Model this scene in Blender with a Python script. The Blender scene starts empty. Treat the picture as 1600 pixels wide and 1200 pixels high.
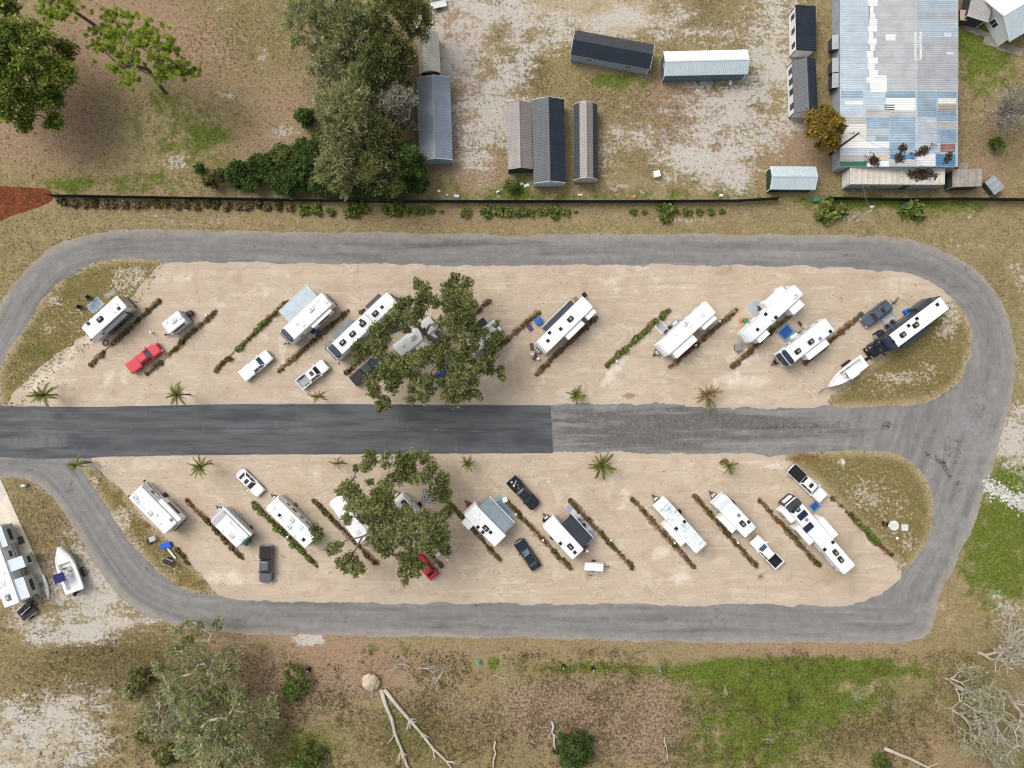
import bpy, math, random
import numpy as np
from mathutils import Vector, Matrix

# ------------------------------------------------------------------ camera, sky, sun, exposure
SC = bpy.context.scene
COL = SC.collection
CAMH = 106.0          # drone height in metres
S = 0.1               # metres of ground per photo pixel
cam = bpy.data.cameras.new('camera'); camo = bpy.data.objects.new('camera', cam); COL.objects.link(camo)
camo.location = (0, 0, CAMH); camo.rotation_euler = (0, 0, 0)
cam.sensor_width = 36.0; cam.lens = 36.0 * CAMH / 160.0; cam.clip_start = 1.0; cam.clip_end = 2500.0
SC.camera = camo
SUN_AZ = math.radians(143)      # direction the light comes from, counter-clockwise from +x (upper left of the picture)
SUN_EL = math.radians(52)
world = bpy.data.worlds.new('World'); SC.world = world; world.use_nodes = True
wn = world.node_tree; bg = wn.nodes['Background']
sky = wn.nodes.new('ShaderNodeTexSky'); sky.sky_type = 'NISHITA'; sky.sun_disc = False
sky.sun_elevation = SUN_EL; sky.sun_rotation = math.pi / 2 - SUN_AZ
sky.air_density = 1.0; sky.dust_density = 4.0; sky.ozone_density = 1.0
hs = wn.nodes.new('ShaderNodeHueSaturation'); hs.inputs['Saturation'].default_value = 0.28   # thin overcast
wn.links.new(sky.outputs['Color'], hs.inputs['Color']); wn.links.new(hs.outputs['Color'], bg.inputs['Color'])
bg.inputs['Strength'].default_value = 0.15
sl = bpy.data.lights.new('sun', 'SUN'); sl.energy = 1.05; sl.angle = math.radians(34); sl.color = (1.0, 0.955, 0.89)
so = bpy.data.objects.new('sun', sl); COL.objects.link(so)
dv = Vector((math.cos(SUN_AZ) * math.cos(SUN_EL), math.sin(SUN_AZ) * math.cos(SUN_EL), math.sin(SUN_EL)))
so.rotation_euler = dv.to_track_quat('Z', 'Y').to_euler(); so.location = (-60, 60, 120)
SC.view_settings.view_transform = 'Standard'; SC.view_settings.look = 'None'
SC.cycles.filter_width = 1.1
SC.view_settings.exposure = 0.31; SC.view_settings.gamma = 1.0

# ------------------------------------------------------------------ helpers
RNG = np.random.default_rng(11)
random.seed(5)
PI = math.pi

def P(px, py, h=0.0):
    """a point seen at photo pixel (px,py) standing h metres above the ground"""
    k = S * (CAMH - h) / CAMH
    return ((px - 800) * k, (600 - py) * k)

def hash2(ix, iy, seed):
    n = (ix.astype(np.int64) * 374761393 + iy.astype(np.int64) * 668265263 + seed * 974634777) & 0x7fffffff
    n = ((n ^ (n >> 13)) * 1274126177) & 0x7fffffff
    return ((n ^ (n >> 16)) & 0xffff) / 65535.0

def vnoise(x, y, seed=0):
    ix = np.floor(x); iy = np.floor(y); fx = x - ix; fy = y - iy
    fx = fx * fx * (3 - 2 * fx); fy = fy * fy * (3 - 2 * fy)
    ix = ix.astype(int); iy = iy.astype(int)
    a = hash2(ix, iy, seed); b = hash2(ix + 1, iy, seed); c = hash2(ix, iy + 1, seed); d = hash2(ix + 1, iy + 1, seed)
    return (a * (1 - fx) + b * fx) * (1 - fy) + (c * (1 - fx) + d * fx) * fy

def fbm(x, y, sc=1.0, octv=4, seed=0):
    s = 0; a = 1; t = 0; x = x * sc; y = y * sc
    for i in range(octv):
        s = s + a * vnoise(x + i * 17.3, y - i * 9.1, seed + i); t += a; a *= .5; x = x * 2.03; y = y * 2.03
    return s / t

def blobs(x, y, L):
    """sum of soft ellipses given in photo pixels: (px,py,rx,ry,strength[,angle])"""
    w = np.zeros_like(x)
    for b in L:
        cx, cy = P(b[0], b[1]); rx, ry = b[2] * S, b[3] * S
        a = math.radians(b[5]) if len(b) > 5 else 0
        dx = x - cx; dy = y - cy
        u = (dx * math.cos(a) + dy * math.sin(a)) / rx; v = (-dx * math.sin(a) + dy * math.cos(a)) / ry
        w = w + b[4] * np.exp(-(u * u + v * v) ** 1.5)
    return np.clip(w, 0, 1)

def tag(o, label=None, cat=None, group=None, kind=None):
    if label: o['label'] = label
    if cat: o['category'] = cat
    if group: o['group'] = group
    if kind: o['kind'] = kind
    return o

def link(o, parent=None):
    COL.objects.link(o)
    if parent: o.parent = parent
    return o

def empty(name, loc, rz=0, label=None, cat=None, group=None):
    o = bpy.data.objects.new(name, None); o.empty_display_size = .3; COL.objects.link(o)
    o.location = loc if len(loc) == 3 else (loc[0], loc[1], 0); o.rotation_euler = (0, 0, rz)
    return tag(o, label, cat, group)

def copy_tree(o, parent=None):
    c = o.copy(); COL.objects.link(c); c.parent = parent
    for ch in o.children: copy_tree(ch, c)
    return c

def np_mesh(name, V, F, mats=None, smooth=False, attrs=None, cattrs=None):
    V = np.asarray(V, dtype=np.float32); F = np.asarray(F, dtype=np.int32)
    me = bpy.data.meshes.new(name); n = F.shape[1]
    me.vertices.add(len(V)); me.vertices.foreach_set('co', V.ravel())
    me.loops.add(F.size); me.loops.foreach_set('vertex_index', F.ravel())
    me.polygons.add(len(F)); me.polygons.foreach_set('loop_start', np.arange(len(F), dtype=np.int32) * n)
    me.polygons.foreach_set('loop_total', np.full(len(F), n, dtype=np.int32))
    if smooth: me.polygons.foreach_set('use_smooth', np.ones(len(F), dtype=bool))
    for k, a in (attrs or {}).items():
        at = me.attributes.new(k, 'FLOAT', 'POINT'); at.data.foreach_set('value', np.asarray(a, dtype=np.float32))
    for k, a in (cattrs or {}).items():
        at = me.attributes.new(k, 'FLOAT_COLOR', 'POINT'); at.data.foreach_set('color', np.asarray(a, dtype=np.float32).ravel())
    me.update(); me.validate()
    if mats: me.materials.append(mats)
    return me

def add(name, me, parent=None, loc=None, rz=None):
    o = bpy.data.objects.new(name, me); link(o, parent)
    if loc is not None: o.location = loc
    if rz is not None: o.rotation_euler = (0, 0, rz)
    return o

def rrect(x0, x1, y0, y1, r, n=3):
    r = min(r, (x1 - x0) / 2.01, (y1 - y0) / 2.01); pts = []
    for cx, cy, a in ((x1 - r, y1 - r, 0), (x0 + r, y1 - r, 90), (x0 + r, y0 + r, 180), (x1 - r, y0 + r, 270)):
        for i in range(n + 1):
            t = math.radians(a + 90 * i / n); pts.append((cx + r * math.cos(t), cy + r * math.sin(t)))
    return pts

class MB:
    def __init__(s): s.v = []; s.f = []
    def pts(s, L):
        i = len(s.v); s.v.extend([tuple(p) for p in L]); return list(range(i, i + len(L)))
    def face(s, L): s.f.append(s.pts(L)); return s
    def box(s, x0, x1, y0, y1, z0, z1):
        return s.loft([[(x0, y0, z0), (x1, y0, z0), (x1, y1, z0), (x0, y1, z0)], [(x0, y0, z1), (x1, y0, z1), (x1, y1, z1), (x0, y1, z1)]])
    def loft(s, secs, caps=True, closed=True):
        ids = [s.pts(q) for q in secs]; n = len(ids[0])
        for a, b in zip(ids, ids[1:]):
            for i in range(n if closed else n - 1):
                j = (i + 1) % n; s.f.append([a[i], a[j], b[j], b[i]])
        if caps: s.f.append(ids[0][::-1]); s.f.append(ids[-1])
        return s
    def stack(s, levels):
        """rounded slabs: (x0,x1,y0,y1,r,z)"""
        return s.loft([[(x, y, z) for x, y in rrect(x0, x1, y0, y1, r)] for x0, x1, y0, y1, r, z in levels])
    def tube(s, pts, rad, n=6, caps=True):
        pts = [Vector(p) for p in pts]; secs = []
        if not hasattr(rad, '__len__'): rad = [rad] * len(pts)
        for i, p in enumerate(pts):
            d = (pts[min(i + 1, len(pts) - 1)] - pts[max(i - 1, 0)])
            if d.length < 1e-6: d = Vector((0, 0, 1))
            d.normalize(); u = d.cross(Vector((0, 0, 1)) if abs(d.z) < .95 else Vector((1, 0, 0))).normalized(); w = d.cross(u)
            secs.append([p + (u * math.cos(2 * PI * k / n) + w * math.sin(2 * PI * k / n)) * rad[i] for k in range(n)])
        return s.loft(secs, caps)
    def build(s, name, m, parent=None, smooth=False, loc=None, rz=None):
        me = bpy.data.meshes.new(name); me.from_pydata([tuple(v) for v in s.v], [], s.f)
        if smooth: me.polygons.foreach_set('use_smooth', [True] * len(me.polygons))
        me.materials.append(M[m] if isinstance(m, str) else m); me.update()
        return add(name, me, parent, loc, rz)

def wobble(points, iters=2):
    """Chaikin smoothing of a closed outline"""
    p = np.array(points, float)
    for _ in range(iters):
        q = np.roll(p, -1, 0); p = np.stack([.75 * p + .25 * q, .25 * p + .75 * q], 1).reshape(-1, 2)
    return p

def poly_sdf(X, Y, poly):
    d = np.full(X.shape, 1e9); inside = np.zeros(X.shape, bool); n = len(poly)
    for i in range(n):
        ax, ay = poly[i]; bx, by = poly[(i + 1) % n]; ex, ey = bx - ax, by - ay
        t = np.clip(((X - ax) * ex + (Y - ay) * ey) / (ex * ex + ey * ey + 1e-12), 0, 1)
        d = np.minimum(d, np.hypot(X - ax - t * ex, Y - ay - t * ey))
        if ay != by:
            c = ((ay > Y) != (by > Y)) & (X < (bx - ax) * (Y - ay) / (by - ay) + ax); inside ^= c
    return np.where(inside, d, -d)

def sheet(name, polypx, mat, z, cell=.45, amp=.5, nsc=.35, smooth=2, seed=1, octv=4, weights=None, kind='structure', parent=None, crisp=None):
    """a ground sheet cut out along an irregular outline given in photo pixels"""
    poly = np.array([P(*q) for q in polypx])
    if smooth: poly = wobble(poly, smooth)
    x0, y0 = poly.min(0) - 1.5; x1, y1 = poly.max(0) + 1.5
    xs = np.arange(x0, x1 + cell, cell); ys = np.arange(y0, y1 + cell, cell); X, Y = np.meshgrid(xs, ys)
    D = poly_sdf(X, Y, poly); a = amp
    if crisp is not None: a = amp * crisp(X, Y)
    V = D + (fbm(X, Y, nsc, octv, seed) - .5) * 2 * a + (fbm(X, Y, 2.2, 2, seed + 50) - .5) * .9 * a
    ny, nx = X.shape; inside = V > 0
    cnt = inside[:-1, :-1].astype(int) + inside[1:, :-1] + inside[:-1, 1:] + inside[1:, 1:]
    verts = []; edge = []; vid = {}
    def gv(j, i):
        k = (j, i)
        if k not in vid: vid[k] = len(verts); verts.append((X[j, i], Y[j, i])); edge.append(D[j, i])
        return vid[k]
    def ev(j, i, jj, ii):
        k = (min((j, i), (jj, ii)), max((j, i), (jj, ii)))
        if k not in vid:
            a, b = V[j, i], V[jj, ii]; t = a / (a - b); t = min(max(t, .02), .98)
            vid[k] = len(verts); verts.append((X[j, i] * (1 - t) + X[jj, ii] * t, Y[j, i] * (1 - t) + Y[jj, ii] * t)); edge.append(D[j, i] * (1 - t) + D[jj, ii] * t)
        return vid[k]
    faces = []
    for j, i in zip(*np.nonzero(cnt)):
        c = ((j, i), (j, i + 1), (j + 1, i + 1), (j + 1, i))
        if cnt[j, i] == 4: faces.append([gv(*q) for q in c]); continue
        f = []
        for k in range(4):
            p, q = c[k], c[(k + 1) % 4]
            if inside[p]: f.append(gv(*p))
            if inside[p] != inside[q]: f.append(ev(*p, *q))
        if len(f) > 2: faces.append(f)
    vx = np.array(verts); me = bpy.data.meshes.new(name)
    me.from_pydata([(float(a), float(b), z) for a, b in vx], [], faces)
    at = me.attributes.new('edge', 'FLOAT', 'POINT'); at.data.foreach_set('value', np.array(edge, dtype=np.float32))
    if weights:
        ws = [blobs(vx[:, 0], vx[:, 1], weights.get(k, [])) for k in ('r', 'g', 'b')]
        at = me.attributes.new('wt', 'FLOAT_COLOR', 'POINT'); at.data.foreach_set('color', np.stack(ws + [np.ones(len(vx))], 1).astype(np.float32).ravel())
    me.materials.append(M[mat]); o = add(name, me, parent)
    if kind: o['kind'] = kind
    return o

# ------------------------------------------------------------------ materials
M = {}
class NT:
    def __init__(s, name):
        s.m = bpy.data.materials.new(name); s.m.use_nodes = True; s.t = s.m.node_tree; s.b = s.t.nodes['Principled BSDF']; M[name] = s.m
        s.tc = s.t.nodes.new('ShaderNodeTexCoord').outputs['Object']
    def n(s, ty, **kw):
        q = s.t.nodes.new(ty)
        for k, v in kw.items(): setattr(q, k, v)
        return q
    def put(s, sock, v):
        if isinstance(v, bpy.types.NodeSocket): s.t.links.new(v, sock)
        else: sock.default_value = v if not (isinstance(v, tuple) and len(v) == 3 and sock.type == 'RGBA') else (*v, 1)
    def noise(s, scale, detail=4, rough=.55, vec=None, dist=0.0):
        q = s.n('ShaderNodeTexNoise'); s.put(q.inputs['Vector'], vec or s.tc)
        q.inputs['Scale'].default_value = scale; q.inputs['Detail'].default_value = detail; q.inputs['Roughness'].default_value = rough; q.inputs['Distortion'].default_value = dist
        return q.outputs['Fac']
    def mr(s, v, a, b, c=0.0, d=1.0):
        q = s.n('ShaderNodeMapRange'); s.put(q.inputs[0], v)
        for i, k in enumerate((a, b, c, d)): q.inputs[i + 1].default_value = k
        return q.outputs[0]
    def mix(s, f, a, b):
        q = s.n('ShaderNodeMix', data_type='RGBA'); s.put(q.inputs[0], f); s.put(q.inputs[6], a); s.put(q.inputs[7], b); return q.outputs[2]
    def math(s, op, a, b=0.0):
        q = s.n('ShaderNodeMath', operation=op); s.put(q.inputs[0], a); s.put(q.inputs[1], b); return q.outputs[0]
    def scale(s, col, f):
        q = s.n('ShaderNodeVectorMath', operation='SCALE'); s.put(q.inputs[0], col); s.put(q.inputs['Scale'], f); return q.outputs[0]
    def attr(s, name): return s.n('ShaderNodeAttribute', attribute_name=name)
    def rot(s, ang, sc):
        q = s.n('ShaderNodeMapping', vector_type='POINT'); s.put(q.inputs[0], s.tc); q.inputs['Rotation'].default_value = (0, 0, math.radians(ang)); q.inputs['Scale'].default_value = sc
        r = q.outputs[0]; return r
    def comb(s, x, y, z=0.0):
        q = s.n('ShaderNodeCombineXYZ')
        for i, k in enumerate((x, y, z)): s.put(q.inputs[i], k)
        return q.outputs[0]
    def sep(s, v):
        q = s.n('ShaderNodeSeparateXYZ'); s.put(q.inputs[0], v); return q.outputs
    def bump(s, h, strength=.3, dist=.05):
        q = s.n('ShaderNodeBump'); q.inputs['Strength'].default_value = strength; q.inputs['Distance'].default_value = dist
        s.put(q.inputs['Height'], h); s.t.links.new(q.outputs[0], s.b.inputs['Normal'])
    def done(s, col, rough=.8, spec=.3, metal=0.0):
        s.put(s.b.inputs['Base Color'], col); s.put(s.b.inputs['Roughness'], rough); s.b.inputs['Specular IOR Level'].default_value = spec; s.b.inputs['Metallic'].default_value = metal
        return s.m

def mk(name, col, rough=.6, metal=0.0, var=.12, scale=1.2, bump=0, bscale=25, coat=0, spec=.4):
    t = NT(name); f = t.mr(t.noise(scale, 5, .6), .3, .7, 1 - var, 1 + var)
    f2 = t.mr(t.noise(scale * 9, 3, .6), .3, .7, 1 - var * .5, 1 + var * .5)
    t.done(t.scale(t.scale(col, f), f2), rough, spec, metal)
    if coat: t.b.inputs['Coat Weight'].default_value = coat; t.b.inputs['Coat Roughness'].default_value = .06
    if bump: t.bump(t.noise(bscale, 3), bump, .02)
    return t.m

mk('rv_white', (.80, .80, .79), .45, var=.05); 
t = NT('rv_roof'); g1 = t.noise(.9, 6, .7); g2 = t.noise(1.4, 5, .7, vec=t.rot(0, (.35, 2.6, 1))); c = t.mix(t.mr(g1, .5, .75, 0, .45), (.83, .83, .82), (.62, .62, .60)); c = t.mix(t.mr(g2, .58, .75, 0, .4), c, (.56, .55, .52)); t.done(t.scale(c, t.mr(t.noise(8, 2), .3, .7, .95, 1.04)), .55, .35)
mk('rv_cream', (.66, .62, .54), .45, var=.06); mk('rv_grey', (.42, .43, .44), .45, var=.08); mk('rv_tan', (.36, .31, .25), .5, var=.08)
mk('rv_dark', (.05, .055, .065), .35, var=.2); mk('rv_navy', (.025, .035, .06), .3, var=.2); mk('rv_pale', (.60, .66, .70), .5, var=.06)
mk('trim_black', (.010, .010, .012), .5, var=.3); mk('trim_grey', (.22, .23, .24), .5); mk('trim_white', (.75, .75, .74), .5, var=.05)
mk('stripe_brown', (.13, .09, .06), .5); mk('stripe_blue', (.06, .1, .2), .5); mk('stripe_red', (.3, .05, .04), .5); mk('stripe_grey', (.25, .26, .28), .5)
mk('glass', (.018, .026, .034), .06, var=.2, spec=.7); mk('glass_sky', (.05, .10, .14), .05, var=.3, spec=.8, metal=.0)  # second glass has the sky's blue reflection put into its base colour
mk('rubber', (.018, .018, .019), .85); mk('rim', (.5, .5, .51), .3, metal=.8); mk('rim_dark', (.05, .05, .05), .4, metal=.3)
mk('steel', (.35, .36, .37), .4, metal=.7); mk('galv', (.5, .51, .52), .5, metal=.4); mk('black_metal', (.02, .02, .022), .5)
mk('tank_white', (.78, .78, .76), .4, var=.05); mk('awning_grey', (.22, .26, .29), .6, var=.15); mk('awning_dark', (.03, .038, .052), .65, var=.2)
mk('awning_teal', (.16, .21, .21), .6, var=.2); mk('awning_pale', (.38, .44, .48), .55, var=.12); mk('solar', (.012, .015, .05), .15, var=.3, spec=.7)
mk('lamp_clear', (.7, .72, .72), .15, var=.05); mk('lamp_red', (.35, .02, .02), .2); mk('plate', (.7, .7, .68), .5)
for nm, c in dict(white=(.80, .81, .82), red=(.52, .008, .018), black=(.006, .0065, .008), grey=(.10, .105, .115), slate=(.075, .095, .13), blue=(.01, .02, .30), navy=(.007, .012, .02), green=(.02, .035, .03)).items():
    mk('paint_' + nm, c, .32, var=.06, coat=.4, scale=.6)
mk('concrete', (.60, .55, .45), .85, var=.16, scale=.5, bump=.2); mk('concrete_pale', (.60, .60, .57), .85, var=.12, bump=.2); mk('slab', (.27, .24, .20), .9, var=.25, bump=.3)
mk('wood', (.25, .16, .09), .8, var=.3); mk('wood_grey', (.30, .27, .23), .85, var=.3); mk('wood_pale', (.50, .40, .28), .8, var=.2)
mk('mat_grey', (.33, .36, .38), .9, var=.2, scale=3); mk('mat_blue', (.02, .09, .32), .9, var=.15); mk('mat_steel', (.20, .28, .33), .9, var=.15); mk('mat_brown', (.10, .085, .07), .9, var=.25)
mk('mat_pale', (.55, .54, .54), .9, var=.15); mk('fabric_black', (.02, .021, .024), .8, var=.3); mk('fabric_grey', (.25, .26, .27), .8); mk('fabric_blue', (.02, .05, .22), .8); mk('fabric_red', (.4, .03, .04), .7)
mk('plastic_blue', (.02, .12, .40), .45); mk('plastic_green', (.03, .22, .10), .5); mk('plastic_teal', (.01, .32, .28), .5); mk('plastic_red', (.45, .03, .03), .5); mk('plastic_white', (.78, .78, .77), .4, var=.05)
mk('plastic_orange', (.55, .2, .06), .5); mk('purple', (.09, .05, .16), .7); mk('tarp_blue', (.01, .10, .50), .5, var=.2, bump=.4)
mk('gelcoat', (.82, .82, .80), .25, var=.04); mk('gel_floor', (.70, .71, .70), .5, var=.06); mk('vinyl_cream', (.68, .64, .54), .5); mk('canvas_navy', (.012, .014, .12), .7)
# ------------------------------------------------------------------ ground materials
def layer(t, base, w, colA, colB, nz, nz2, lo=.34, hi=.78, k=.95, top=.92):
    nn = t.mr(nz, .28, .72); val = t.math('ADD', w, t.math('MULTIPLY', t.math('SUBTRACT', nn, .5), k))
    return t.mix(t.mr(val, lo, hi, 0, top), base, t.mix(t.mr(nz2, .35, .65), colA, colB))

t = NT('ground_mat')
n1 = t.noise(.16, 5, .65); n2 = t.noise(.45, 6, .65); n3 = t.noise(1.7, 5, .7); n4 = t.noise(4.5, 3, .7); n5 = t.noise(.9, 6, .7, dist=1.0)
sp = t.noise(2.3, 5, .72)
base = t.mix(t.mr(n2, .35, .65), (.300, .235, .122), (.205, .163, .074))
base = t.mix(t.mr(n3, .52, .72), base, (.38, .315, .195))
A = t.attr('ga').outputs['Color']; B = t.attr('gb').outputs['Color']; a = t.sep(A); b = t.sep(B)
base = layer(t, base, a[1], (.36, .25, .168), (.25, .165, .102), n2, n3)              # brown straw litter
base = layer(t, base, b[1], (.135, .088, .05), (.335, .245, .175), n2, t.mr(sp, .43, .55, .35, .65), k=1.0)             # pinkish dead weeds
base = layer(t, base, b[2], (.065, .054, .02), (.165, .13, .06), n3, t.mr(sp, .40, .56, .35, .65), k=1.3)               # olive weeds
base = layer(t, base, a[2], (.046, .088, .006), (.135, .172, .022), n2, t.mr(sp, .38, .58, .35, .65), k=1.1, top=.9)             # green grass
base = layer(t, base, b[0], (.47, .385, .26), (.36, .285, .19), n2, n3)               # pale bare sand
wn_ = t.math('ADD', t.math('ADD', t.math('MULTIPLY', n3, .42), t.math('MULTIPLY', n1, .38)), t.math('MULTIPLY', t.noise(.5, 7, .75, vec=t.rot(75, (.3, 1.2, 1)), dist=.3), .34)); wn_ = t.math('SUBTRACT', wn_, .07)
base = layer(t, base, t.math('MINIMUM', a[0], .60), (.60, .565, .515), (.40, .36, .30), wn_, n4, lo=.40, hi=.66, k=1.7)             # white sand breaking through
g = t.mr(n4, .3, .7, .74, 1.24); g2 = t.mr(t.noise(2.4, 6, .8), .3, .7, .78, 1.2)
t.done(t.scale(t.scale(base, g), g2), .95, .1); t.bump(t.math('ADD', n3, n4), .5, .12)

def grass_mat(name, ca, cb, dry, bare):
    t = NT(name); n2 = t.noise(.5, 6, .65); n3 = t.noise(2.0, 5, .7); n4 = t.noise(5, 3, .7); n5 = t.noise(1.1, 6, .72, dist=.8)
    w = t.sep(t.attr('wt').outputs['Color'])
    c = t.mix(t.mr(n2, .35, .65), ca, cb); c = t.mix(t.mr(n2, .5, .66, 0, .7), c, dry); c = t.mix(t.mr(n3, .5, .66), c, dry); e_ = t.attr('edge').outputs['Fac']; c = t.mix(t.mr(t.math('ADD', e_, t.math('MULTIPLY', t.math('SUBTRACT', n3, .5), 3.0)), 1.3, .1, 0, .75), c, (.40, .32, .20))
    c = layer(t, c, w[1], (.12, .125, .028), (.082, .09, .02), n2, n3)
    c = layer(t, c, w[2], (.20, .115, .045), (.145, .08, .03), n2, n3)
    c = layer(t, c, t.math('MINIMUM', w[0], .6), bare, (.36, .30, .21), t.math('ADD', t.math('MULTIPLY', n3, .6), t.math('MULTIPLY', n5, .4)), n4, lo=.4, hi=.66, k=1.5)
    t.done(t.scale(t.scale(c, t.mr(n4, .3, .7, .62, 1.36)), t.mr(t.noise(2.4, 6, .8), .3, .7, .72, 1.28)), .95, .1); t.bump(t.math('ADD', n3, n4), .5, .1)
grass_mat('grass_mat', (.205, .162, .064), (.125, .100, .035), (.30, .238, .12), (.62, .56, .46))

def sand_mat(name, ang):
    t = NT(name); e = t.attr('edge').outputs['Fac']; w = t.sep(t.attr('wt').outputs['Color'])
    n1 = t.noise(.09, 5, .55, dist=.6); n2 = t.noise(.35, 6, .6, dist=.5); n3 = t.noise(1.6, 6, .65); n4 = t.noise(6, 3, .7)
    tr = t.noise(.5, 5, .6, vec=t.rot(ang, (.16, 1.5, 1)), dist=.25); tr2 = t.noise(.9, 4, .6, vec=t.rot(ang - 28, (.14, 1.3, 1)), dist=.3)
    c = t.mix(t.mr(n1, .35, .65), (.465, .370, .268), (.525, .428, .322))
    c = t.mix(t.mr(n2, .52, .70, 0, .8), c, (.61, .53, .43)); c = t.mix(t.mr(n2, .47, .28, 0, .75), c, (.385, .30, .215))
    c = t.mix(t.mr(tr, .52, .70, 0, .55), c, (.40, .315, .232)); c = t.mix(t.mr(tr2, .56, .70, 0, .5), c, (.635, .55, .45))
    c = t.mix(t.mr(t.noise(3.2, 6, .75), .56, .74, 0, .6), c, (.39, .31, .225))
    tk = t.noise(.10, 3, .45, vec=t.rot(ang, (.35, 1.0, 1)), dist=.4); tk2 = t.noise(.13, 3, .45, vec=t.rot(ang + 55, (.45, 1.0, 1)), dist=.5)
    for nz_ in (tk, tk2):
        for iso in (.40, .416, .47, .486, .53, .546, .60):
            band = t.mr(t.math('ABSOLUTE', t.math('SUBTRACT', nz_, iso)), .0045, .0015, 0, 1); c = t.mix(t.math('MULTIPLY', band, t.mr(n2, .40, .62, 0, .5)), c, (.36, .28, .205))
    c = layer(t, c, w[0], (.69, .61, .51), (.62, .52, .41), n2, n3)
    c = layer(t, c, w[1], (.37, .275, .19), (.43, .33, .23), n2, n3)
    c = layer(t, c, w[2], (.26, .17, .10), (.33, .225, .14), n2, n3)
    c = t.mix(t.mr(n3, .66, .8, 0, .7), c, (.38, .29, .2))
    ev = t.math('ADD', e, t.math('MULTIPLY', t.math('SUBTRACT', n3, .5), 2.0))
    c = t.mix(t.mr(ev, .9, .1, 0, .6), c, (.44, .38, .30))
    t.done(t.scale(c, t.mr(n4, .3, .7, .88, 1.10)), .95, .15); t.bump(t.math('ADD', t.math('MULTIPLY', tr, 1.5), n3), .45, .08)
sand_mat('sand_mat_up', -42); sand_mat('sand_mat_low', 45)

t = NT('road_mat'); e = t.attr('edge').outputs['Fac']; w = t.sep(t.attr('wt').outputs['Color']); xyz = t.sep(t.tc)
al = t.math('ADD', t.math('MULTIPLY', xyz[0], .06), t.math('MULTIPLY', xyz[1], .05))
lane = t.noise(1.0, 5, .6, vec=t.comb(t.math('MULTIPLY', e, .8), al), dist=.15)
n2 = t.noise(.3, 6, .6); n3 = t.noise(1.8, 6, .7); n4 = t.noise(8, 3, .75); n5 = t.noise(1.2, 6, .7, dist=1.2)
lane2 = t.noise(.9, 6, .65, vec=t.rot(0, (.10, 1.15, 1)), dist=.2); mid = t.math('MULTIPLY', t.mr(t.math('ABSOLUTE', t.math('ADD', xyz[1], 7.2)), 6.5, 4.2), t.mr(xyz[0], 58, 44))
lm = t.n('ShaderNodeMix', data_type='FLOAT'); t.put(lm.inputs[0], mid); t.put(lm.inputs[2], lane); t.put(lm.inputs[3], lane2); lane = lm.outputs[0]
c = t.mix(t.mr(lane, .3, .7), (.275, .264, .248), (.135, .130, .124)); c = t.mix(t.mr(n2, .35, .7, 0, .55), c, (.215, .206, .197))
c = t.mix(t.mr(n3, .6, .75, 0, .5), c, (.33, .32, .305)); c = t.mix(t.mr(n3, .40, .25, 0, .55), c, (.14, .137, .135))
c = layer(t, c, w[0], (.095, .088, .082), (.165, .155, .147), lane2, n3)
c = layer(t, c, w[1], (.27, .263, .255), (.22, .216, .211), n2, n3)
c = layer(t, c, w[2], (.03, .026, .024), (.055, .048, .045), n5, n3)
ev = t.math('ADD', e, t.math('MULTIPLY', t.math('SUBTRACT', n3, .5), 1.6))
c = t.mix(t.mr(ev, 1.3, 0, 0, .75), c, (.33, .29, .235)); ck = t.noise(.55, 4, .6, dist=.8); c = t.mix(t.math('MULTIPLY', t.mr(t.math('ABSOLUTE', t.math('SUBTRACT', ck, .5)), .006, .002), t.mr(n2, .45, .6, 0, .6)), c, (.07, .065, .06))
sp = t.noise(2.6, 6, .8); c = t.mix(t.mr(sp, .57, .66, 0, .55), c, (.10, .095, .09)); c = t.mix(t.mr(t.noise(3.3, 6, .8), .6, .7, 0, .5), c, (.38, .37, .35))
t.done(t.scale(t.scale(c, t.mr(n4, .3, .7, .74, 1.28)), t.mr(t.noise(.7, 5, .7), .3, .7, .84, 1.14)), .9, .2); t.bump(t.math('ADD', n3, n4), .4, .04)

t = NT('asphalt_mat'); xyz = t.sep(t.tc); n1 = t.noise(.1, 4, .5); n3 = t.noise(.8, 5, .6, vec=t.rot(0, (.14, 1.3, 1))); n3b = t.noise(1.2, 4, .6, vec=t.rot(0, (1.1, .22, 1))); n4 = t.noise(9, 3, .7); w = t.sep(t.attr('wt').outputs['Color'])
c = t.mix(t.mr(n1, .3, .7), (.062, .065, .07), (.09, .093, .097)); c = t.mix(t.mr(n3, .4, .72, 0, .65), c, (.125, .128, .132)); c = t.mix(t.mr(n3, .5, .28, 0, .7), c, (.042, .045, .05))
c = t.mix(t.mr(n3b, .62, .75, 0, .45), c, (.17, .173, .177))
c = layer(t, c, w[0], (.15, .152, .155), (.105, .108, .112), n3, n3b)
c = layer(t, c, w[1], (.036, .04, .046), (.05, .053, .058), n1, n3)
seam = t.math('ABSOLUTE', t.math('SUBTRACT', t.math('ADD', xyz[1], t.math('MULTIPLY', t.noise(.05, 2), 1.2)), -6.65))
sm = t.mr(t.math('ADD', seam, t.math('MULTIPLY', n4, .12)), .20, .06, 0, 1); sm = t.math('MULTIPLY', sm, t.mr(t.noise(.22, 4, .6), .42, .62, 0, .6)); c = t.mix(sm, c, (.19, .192, .195))
t.done(t.scale(c, t.mr(n4, .3, .7, .88, 1.12)), .75, .35); t.bump(n4, .25, .02)

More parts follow.
